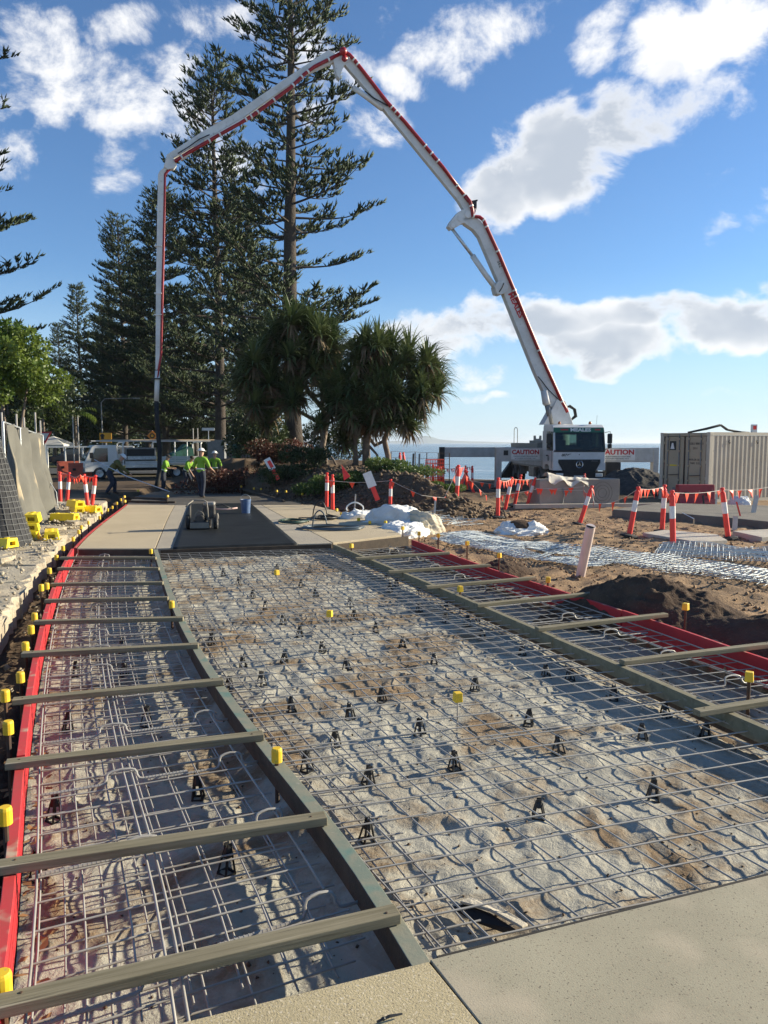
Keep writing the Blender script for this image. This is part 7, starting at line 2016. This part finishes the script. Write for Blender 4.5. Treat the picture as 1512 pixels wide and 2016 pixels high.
# ------------------------------------------------------------------ crew truck
def crew_truck():
    loc = D(166, 900, 41.0); loc.z = -.12
    t = thing('tray_truck', loc, 'white tray truck with ladder racks parked behind the workers', 'truck', None, .50)
    b = MB(); pr = [(.0, .45), (-.02, .95), (.38, 1.82), (.55, 1.9), (1.65, 1.9), (1.75, 1.0), (1.75, .45)]
    b.prism([(x, 0, z) for x, z in pr], (0, 1.75, 0)); cab = b.build('cab', M_white, t, bevel=.03)
    b = MB(); b.prism([(.02, .12, 1.02), (.02, 1.63, 1.02), (.35, 1.6, 1.76), (.35, .15, 1.76)], (-.03, 0, .012)); b.build('windscreen', M_glass, cab)
    b = MB(); b.prism([(.32, -.012, 1.0), (1.2, -.012, 1.0), (1.2, -.012, 1.74), (.58, -.012, 1.74)], (0, .01, 0)); b.build('side_window', M_glass, cab)
    b = MB(); b.bb(-.06, .1, .05, 1.7, .42, .62); b.build('bumper', M_grey, cab)
    for y in (.2, 1.5):
        b = MB(); b.bb(-.045, .03, y - .12, y + .12, .68, .84); b.build('headlight', M_lens, cab)
    b = MB(); b.bb(.25, .42, -.28, -.1, 1.2, 1.5); b.build('mirror', M_black, cab)
    b = MB(); b.bb(1.5, 6.3, .4, 1.3, .48, .62); b.build('chassis', M_dark, t)
    R = Matrix.Rotation(PI / 2, 3, 'Z')
    for x in (.75, 4.9):
        for y in (.12, 1.6):
            g = bpy.data.objects.new('wheel', None); link(g); g.parent = t
            b = MB(); b.lathe([(.2, -.12), (.33, -.12), (.37, -.08), (.37, .08), (.33, .12), (.2, .12)], 22, (x, y, .37), Matrix.Rotation(PI / 2, 3, 'X'), cap=False); b.build('tyre', M_tyre, g, smooth=True, angle=40)
            b = MB(); b.lathe([(.21, .1), (.16, .04), (.02, .05)], 16, (x, y, .37), Matrix.Rotation(PI / 2, 3, 'X'), cap=False); b.build('rim', M_white, g, smooth=True)
    b = MB(); b.bb(1.95, 6.4, -.05, 1.85, .78, .86); b.build('tray', M_offwhite, t)
    for (x0, x1) in ((2.1, 3.9), (4.0, 6.35)):
        for k in range(4):
            b = MB(); b.bb(x0, x1, -.085, -.055, .66 + k * .09 if x0 < 3 else .88 + k * .1, .735 + k * .09 if x0 < 3 else .965 + k * .1); b.build('side_slat', M_white, t)
    b = MB(); b.bb(2.15, 3.85, 0.3, 1.75, .86, 1.75); bx = b.build('toolbox', M_grey, t, bevel=.02)
    b = MB(); b.bb(2.25, 3.75, .285, .3, 1.3, 1.68); b.build('open_hatch', M_black, bx)
    b = MB(); b.bb(2.25, 3.8, .0, .29, 1.1, 1.28); b.build('shelf', M_steel, bx)
    for x in (2.0, 3.95, 6.3):
        b = MB(); b.tube([(x, -.03, .8), (x, -.03, 1.95), (x + .1, .1, 2.06), (x + .1, 1.7, 2.06), (x, 1.8, 1.95), (x, 1.8, .8)], .04, 8); b.build('rack_hoop', M_white, t)
    for y in (.05, 1.75):
        b = MB(); b.tube([(.6, y, 2.12), (6.9, y, 2.12)], .03, 7); b.build('rack_rail', M_white, t)
    b = MB(); b.tube([(1.0, .6, 2.16), (7.3, .7, 2.18)], .05, 7); b.tube([(1.5, .9, 2.16), (7.0, 1.0, 2.17)], .035, 7); b.build('rack_load', mat('timber_load', (.36, .27, .18), .8), t)
    for x in (4.9, 5.6):
        b = MB(); b.tube([(x, .3, .86), (x, .3, 2.1)], .03, 6); b.build('rack_upright', M_steel, t)
    b = MB(); b.prism([(4.2, .5, .9), (6.1, .5, .9), (6.0, .5, 1.7), (5.6, .5, 1.95), (5.2, .5, 1.6), (4.6, .5, 1.3)], (0, .9, 0)); b.build('green_tarp', mat('green_tarp', (.02, .10, .075), .7, var=.3, vs=5), t)
crew_truck()
barrier(140, 938, 1.5, .9, mat('orange_barrier_dusty', (.42, .09, .05), .6, var=.2, vs=3), 'dusty orange water barrier left of the white truck', .5)
barrier(165, 944, 1.5, .9, MATS['orange_barrier_dusty'], 'dusty orange water barrier overlapping the truck nose', .3)

# ------------------------------------------------------------------ background street furniture
M_ysign = mat('sign_yellow', (.80, .36, .015), .5)
def board_sign(px, py, w, h, Y, m, label, draw, pole=True, diamond=False):
    c = D(px, py, Y)
    t = thing('road_sign', (c.x, c.y, 0), label, 'sign')
    b = MB()
    if diamond: b.prism([(0, -.03, c.z - h / 2), (w / 2, -.03, c.z), (0, -.03, c.z + h / 2), (-w / 2, -.03, c.z)], (0, .03, 0))
    else: b.bb(-w / 2, w / 2, -.03, 0, c.z - h / 2, c.z + h / 2)
    pn = b.build('panel', m, t)
    b = MB(); b.tube([(0, .03, 0), (0, .03, c.z + h / 2)], .03, 6); b.build('post', M_steel, t)
    draw(pn, c.z)
def dr_arrow(pn, z):
    b = MB(); b.prism([(-.06, -.032, z - .08), (.02, -.032, z - .08), (.02, -.032, z + .1), (.1, -.032, z + .1), (-.02, -.032, z + .26), (-.14, -.032, z + .1), (-.06, -.032, z + .1)], (-.12, -.004, 0)); b.v = [(a_ - .12, b_, c_) for a_, b_, c_ in b.v]; b.v = [(a_, b_ if i < 7 else -.036, c_) for i, (a_, b_, c_) in enumerate(b.v)]; b.build('arrow', M_ink, pn)
    text_part('DETOUR', .17, frame((0, -.034, z - .2), (1, 0, 0), (0, 0, 1)), M_ink, pn, 'sign_lettering')
board_sign(208, 862, .78, .64, 50, M_ysign, 'yellow sign with a black arrow above the white truck', dr_arrow)
def dr_round(pn, z):
    b = MB(); b.lathe([(.17, 0), (.17, .006)], 18, (0, -.032, z), Matrix.Rotation(PI / 2, 3, 'X')); b.build('symbol_disc', M_ink, pn)
    b = MB(); b.lathe([(.1, 0), (.1, .006)], 14, (0, -.04, z), Matrix.Rotation(PI / 2, 3, 'X')); b.build('symbol_ring', M_ysign, pn)
board_sign(300, 858, .72, .72, 52, mat('sign_orange', (.70, .22, .02), .5), 'orange diamond work sign right of the arrow sign', dr_round, True, True)
board_sign(410, 845, .95, .2, 58, M_signw, 'small white street name sign before the pine trunks', lambda pn, z: None)
def dr_gw(pn, z): pass
c = D(88, 862, 45); t = thing('road_sign', (c.x, c.y, 0), 'triangular give way sign beside the white canopy', 'sign')
b = MB(); b.prism([(-.42, 0, c.z + .36), (.42, 0, c.z + .36), (0, 0, c.z - .36)], (0, .02, 0)); pn = b.build('panel', M_redtext, t)
b = MB(); b.prism([(-.27, -.004, c.z + .27), (.27, -.004, c.z + .27), (0, -.004, c.z - .19)], (0, .003, 0)); b.build('face', M_signw, pn)
b = MB(); b.tube([(0, .05, 0), (0, .05, c.z + .3)], .03, 6); b.build('post', M_steel, t)
c = D(199, 785, 60); t = thing('street_lamp', (c.x, 60, 0), 'slim street lamp with a long arm behind the arrow sign', 'street lamp')
b = MB(); b.tube([(0, 0, 0), (0, 0, c.z - .3), (.3, 0, c.z), (2.6, 0, c.z + .05)], [.06, .045, .03, .025], 8); b.build('pole', M_grey, t); b = MB(); b.box((2.75, 0, c.z + .03), (.5, .18, .09)); b.build('lamp_head', M_grey, t, bevel=.02)
t = thing('canopy', (D(105, 868, 66).x, 66, 0), 'white peaked canopy beyond the fence', 'canopy')
b = MB(); z = 1.75; b.add([(-1.5, -1.5, z), (1.5, -1.5, z), (1.5, 1.5, z), (-1.5, 1.5, z), (0, 0, z + .75), (-1.5, -1.5, z - .2), (1.5, -1.5, z - .2), (1.5, 1.5, z - .2), (-1.5, 1.5, z - .2)], [(0, 1, 4), (1, 2, 4), (2, 3, 4), (3, 0, 4), (5, 6, 1, 0), (6, 7, 2, 1), (7, 8, 3, 2), (8, 5, 0, 3)]); b.build('roof', M_white, t)
for sx in (-1.45, 1.45):
    for sy in (-1.45, 1.45):
        b = MB(); b.tube([(sx, sy, 0), (sx, sy, z)], .025, 6); b.build('leg', M_steel, t)
def car(px, Y, m, label, rz):
    p = D(px, 872, Y); t = thing('parked_car', (p.x, Y, .03), label, 'car', 'cars parked behind the road', rz)
    b = MB(); pr = [(-2.1, .3), (-2.15, .75), (-1.2, .92), (-.6, 1.42), (.9, 1.45), (1.6, .98), (2.1, .9), (2.15, .35)]
    b.prism([(x, -.85, z_) for x, z_ in pr], (0, 1.7, 0)); bd = b.build('body', m, t, bevel=.06)
    b = MB(); b.prism([(-1.05, -.862, .95), (1.4, -.862, .98), (.85, -.862, 1.38), (-.55, -.862, 1.35)], (0, .01, 0)); b.build('side_window', M_glass, bd)
    for x in (-1.3, 1.3):
        for y in (-.75, .75):
            b = MB(); b.lathe([(.2, -.1), (.32, -.08), (.32, .08), (.2, .1)], 18, (x, y, .32), Matrix.Rotation(PI / 2, 3, 'X')); b.build('wheel', M_tyre, t)
car(152, 62, mat('car_dark', (.02, .022, .03), .25, coat=.5), 'dark parked car behind the white fence rail', .1)
car(250, 64, mat('car_silver', (.45, .46, .47), .3, .4), 'silver parked car under the far pines', .05)
car(470, 62, mat('car_grey', (.12, .13, .14), .3, .2), 'grey parked car between the tall trunks', .2)
t = thing('rail_fence', (D(92, 880, 52).x, 52, 0), 'low white rail fence in front of the far road', 'fence')
a = D(92, 880, 52); c = D(262, 879, 54)
b = MB(); b.beam(a, c, .06, .1); b.build('rail', M_white, t, world=True)
for k in range(6):
    q = a.lerp(c, k / 5); b = MB(); b.beam((q.x, q.y + .06, 0), (q.x, q.y + .06, q.z), .09, .09); b.build('post', M_white, t, world=True)
for k, (px, y0, Y, lab) in enumerate(((3, 812, 27, 'first slim pale pole above the fence, at the edge'), (32, 815, 27, 'second slim pale pole above the fence'), (47, 822, 28, 'third slim pale pole above the fence'), (69, 812, 29, 'fourth slim pale pole above the fence'), (79, 828, 29, 'fifth slim pale pole, at the fence end'), (143, 820, 44, 'tall pale pole behind the bollards'), (153, 820, 45, 'second tall pale pole behind the bollards'), (380, 843, 46, 'left pale pole beside the crew truck rack'), (389, 843, 46, 'right pale pole beside the crew truck rack'))):
    q = D(px, y0, Y); b = MB(); b.tube([(q.x, q.y, -.1), q], .03, 6); tag(b.build('pole', mat('pale_pole', (.45, .42, .38), .6)), lab, 'pole', 'slim poles at left')
q = D(425, 872, 50); b = MB(); b.bb(q.x - .55, q.x + .55, 50, 50.6, .2, 2.1); tag(b.build('cabinet', M_grey, bevel=.02), 'grey utility cabinet beside the red hedge', 'cabinet')
q = D(466, 878, 44); b = MB(); b.lathe([(.24, .5), (.3, 1.5), (.32, 1.52), (.2, 1.7), (.05, 1.75)], 14, (q.x, 44, .1)); tag(b.build('bin', mat('green_bin', (.02, .12, .06), .5), smooth=True, angle=40), 'green bin behind the red hedge', 'bin')

# wire fence before the sea and orange barrier mesh
t = thing('wire_fence', (D(790, 910, 38).x, 38, -.3), 'thin wire fence along the dune before the sea', 'fence')
a = D(770, 889, 38); c = D(885, 892, 40); prev = None
for k in range(6):
    q = a.lerp(c, k / 5); b = MB(); b.tube([(q.x, q.y, -.4), (q.x, q.y, q.z)], .025, 5); b.build('post', M_rust, t, world=True)
for dz in (0, -.3, -.6):
    b = MB(); b.tube([a.lerp(c, k / 10) + Vector((0, 0, dz + .02 * math.sin(k * 2.0))) for k in range(11)], .008, 4); b.build('wire', M_rust, t, world=True)
def orange_mesh():
    a = D(838, 905, 33.5); c = D(874, 905, 33.8); nu, nv = 12, 9; b = MB()
    for i in range(nu):
        q = a.lerp(c, i / (nu - 1)); b.beam((q.x, q.y + .03 * math.sin(i), -.1), (q.x, q.y + .03 * math.sin(i), q.z), .03, .006, 0, (0, 1, 0))
    for j in range(nv):
        z = -.1 + (a.z + .1) * j / (nv - 1); b.beam((a.x, a.y, z), (c.x, c.y, z), .006, .04)
    tag(b.build('barrier_mesh', M_orange), 'orange plastic barrier mesh by the dune bollards', 'barrier mesh')
orange_mesh()
p = D(919, 918, 33); t = thing('trestle', (p.x, 33, gzs(p.x, 33)), 'orange barricade trestle with crossed legs', 'barrier')
for s in (-1, 1):
    b = MB(); b.beam((s * .35, 0, 0), (s * -.05, 0, .95), .06, .04, 0, (0, 1, 0)); b.build('leg', M_bolred, t)
    b = MB(); b.beam((s * .35, .6, 0), (s * -.05, .6, .95), .06, .04, 0, (0, 1, 0)); b.build('leg', M_bolred, t)
b = MB(); b.beam((-.05, -.1, .9), (.05, .8, .9), .05, .2); b.build('crossbar', M_orange, t)

# ------------------------------------------------------------------ small debris
b = MB(); a = P(742, 2012, .012); c = P(792, 1996, .012); b.tube([a, a.lerp(c, .5) + Vector((0, 0, .006)), c], [.004, .005, .003], 6); b.sphere(a.lerp(c, .25) + Vector((0, 0, .004)), (.008, .006, .007), 8, 5)
tag(b.build('tie_wire', M_black), 'bit of dark tie wire lying on the tan near slab', 'wire')
rng = np.random.default_rng(9)
def pebbles(name, n, fx, label, m, lo=.004, hi=.012):
    V = []; F = []; k = 0
    for i in range(n):
        x, y, z = fx(rng); s = rng.uniform(lo, hi); pts = rng.normal(size=(6, 3)) * .25 + np.array([[1, 0, 0], [-1, 0, 0], [0, 1, 0], [0, -1, 0], [0, 0, .8], [0, 0, -.6]])
        V.append(pts * s + np.array([x, y, z + s * .4]))
        for f in ((0, 2, 4), (2, 1, 4), (1, 3, 4), (3, 0, 4), (2, 0, 5), (1, 2, 5), (3, 1, 5), (0, 3, 5)): F.append([k + q for q in f])
        k += 6
    o = np_mesh(name, np.vstack(V), np.array(F), m); tag(o, label, kind='stuff'); return o
def on_bay(r):
    v = r.random() ** 1.4; u = r.random(); A = LEFT_N.at(np.array(v)); B = RIGHT_N.at(np.array(v)); p = A + (B - A) * u
    return p[0], p[1], float(fab_z(p[0], p[1]))
pebbles('soil_crumbs', 2200, on_bay, 'dark soil crumbs scattered on the geotextile', mat('crumbs', (.12, .08, .05), .95, var=.4, vs=30), .003, .011)
def on_slab(r):
    return r.uniform(-.9, 3), r.uniform(1.5, 3.0), .0
def on_sand(r):
    while True:
        y = 7 + 20 * r.random() ** 1.3; x = float(RIGHT.xat(y)) + r.uniform(.05, 8)
        return x, y, gzs(x, y)
pebbles('clods', 5000, on_sand, 'clods of earth scattered over the sandy ground', mat('clods', (.27, .18, .105), .95, col2=(.16, .105, .065), vs=6), .008, .034)
def on_bank(r):
    while True:
        x = r.uniform(-6, 4); y = r.uniform(20.5, 31)
        if poly_sd(np.array([x]), np.array([y]), MOUND)[0] > -.6: return x, y, gzs(x, y)
pebbles('bank_clods', 2500, on_bank, 'clods and roots on the garden bank', mat('bank_clods', (.10, .068, .043), .95, col2=(.17, .12, .075), vs=5), .02, .09)
def on_kerb(r):
    y = r.uniform(5, 23); x = float(KERB.xat(y)) - r.uniform(-.3, 1.3); return x, y, .05 if x < float(KERB.xat(y)) else -.36
pebbles('kerb_rubble', 900, on_kerb, 'small rubble along the broken kerb', M_brk, .01, .045)

# dark sheet painting the shaded hole in the fabric by the near slab
pts = [P(888, 1788, -.15), P(915, 1782, -.145), P(965, 1800, -.14), P(1015, 1832, -.145), P(990, 1836, -.17), P(935, 1816, -.17)]
b = MB(); b.prism(pts, (0, 0, .006)); tag(b.build('membrane_flap', mat('membrane_black', (.012, .012, .012), .7)), 'dark patch painting the shaded hole in the torn fabric beside the near slab edge', 'membrane')
b = MB(); b.prism([P(905, 1779, -.135), P(965, 1796, -.12), P(1028, 1830, -.125), P(1040, 1824, -.13), P(980, 1786, -.13), P(925, 1770, -.14)], (0, 0, .012)); tag(b.build('fabric_fold', mat('fold_cloth', (.44, .395, .315), .95, var=.12, vs=8, bump=.6, bs=25), bevel=.004), 'pale folded edge of geotextile above the dark hole patch', 'fabric')

# nails on the cross timbers and concrete splashes on the dividers
rn = random.Random(2)
for o in [q for q in bpy.data.objects if q.name.startswith('cross_timber')]:
    L0 = o.dimensions.x
    for sx in (-1, 1):
        b = MB(); b.lathe([(.006, 0), (.0055, .003), (.002, .004)], 8, (sx * (L0 / 2 - rn.uniform(.05, .09)), rn.uniform(-.015, .015), .0213)); b.build('nail', M_rust, o)

# ------------------------------------------------------------------ sea haze
b = MB(); b.bb(-9800, 22800, -400, 26800, -9, 60)
hz = b.build('haze', [], origin=False)
hm = bpy.data.materials.new('haze_air'); hm.use_nodes = True; nt = hm.node_tree; nt.nodes.clear()
o_ = nt.nodes.new('ShaderNodeOutputMaterial'); pv = nt.nodes.new('ShaderNodeVolumePrincipled'); pv.inputs['Color'].default_value = (.82, .9, 1, 1); pv.inputs['Density'].default_value = .00012; pv.inputs['Anisotropy'].default_value = .3
nt.links.new(pv.outputs[0], o_.inputs['Volume']); hz.data.materials.clear(); hz.data.materials.append(hm)
tag(hz, 'thin sea haze over the whole scene', kind='stuff')
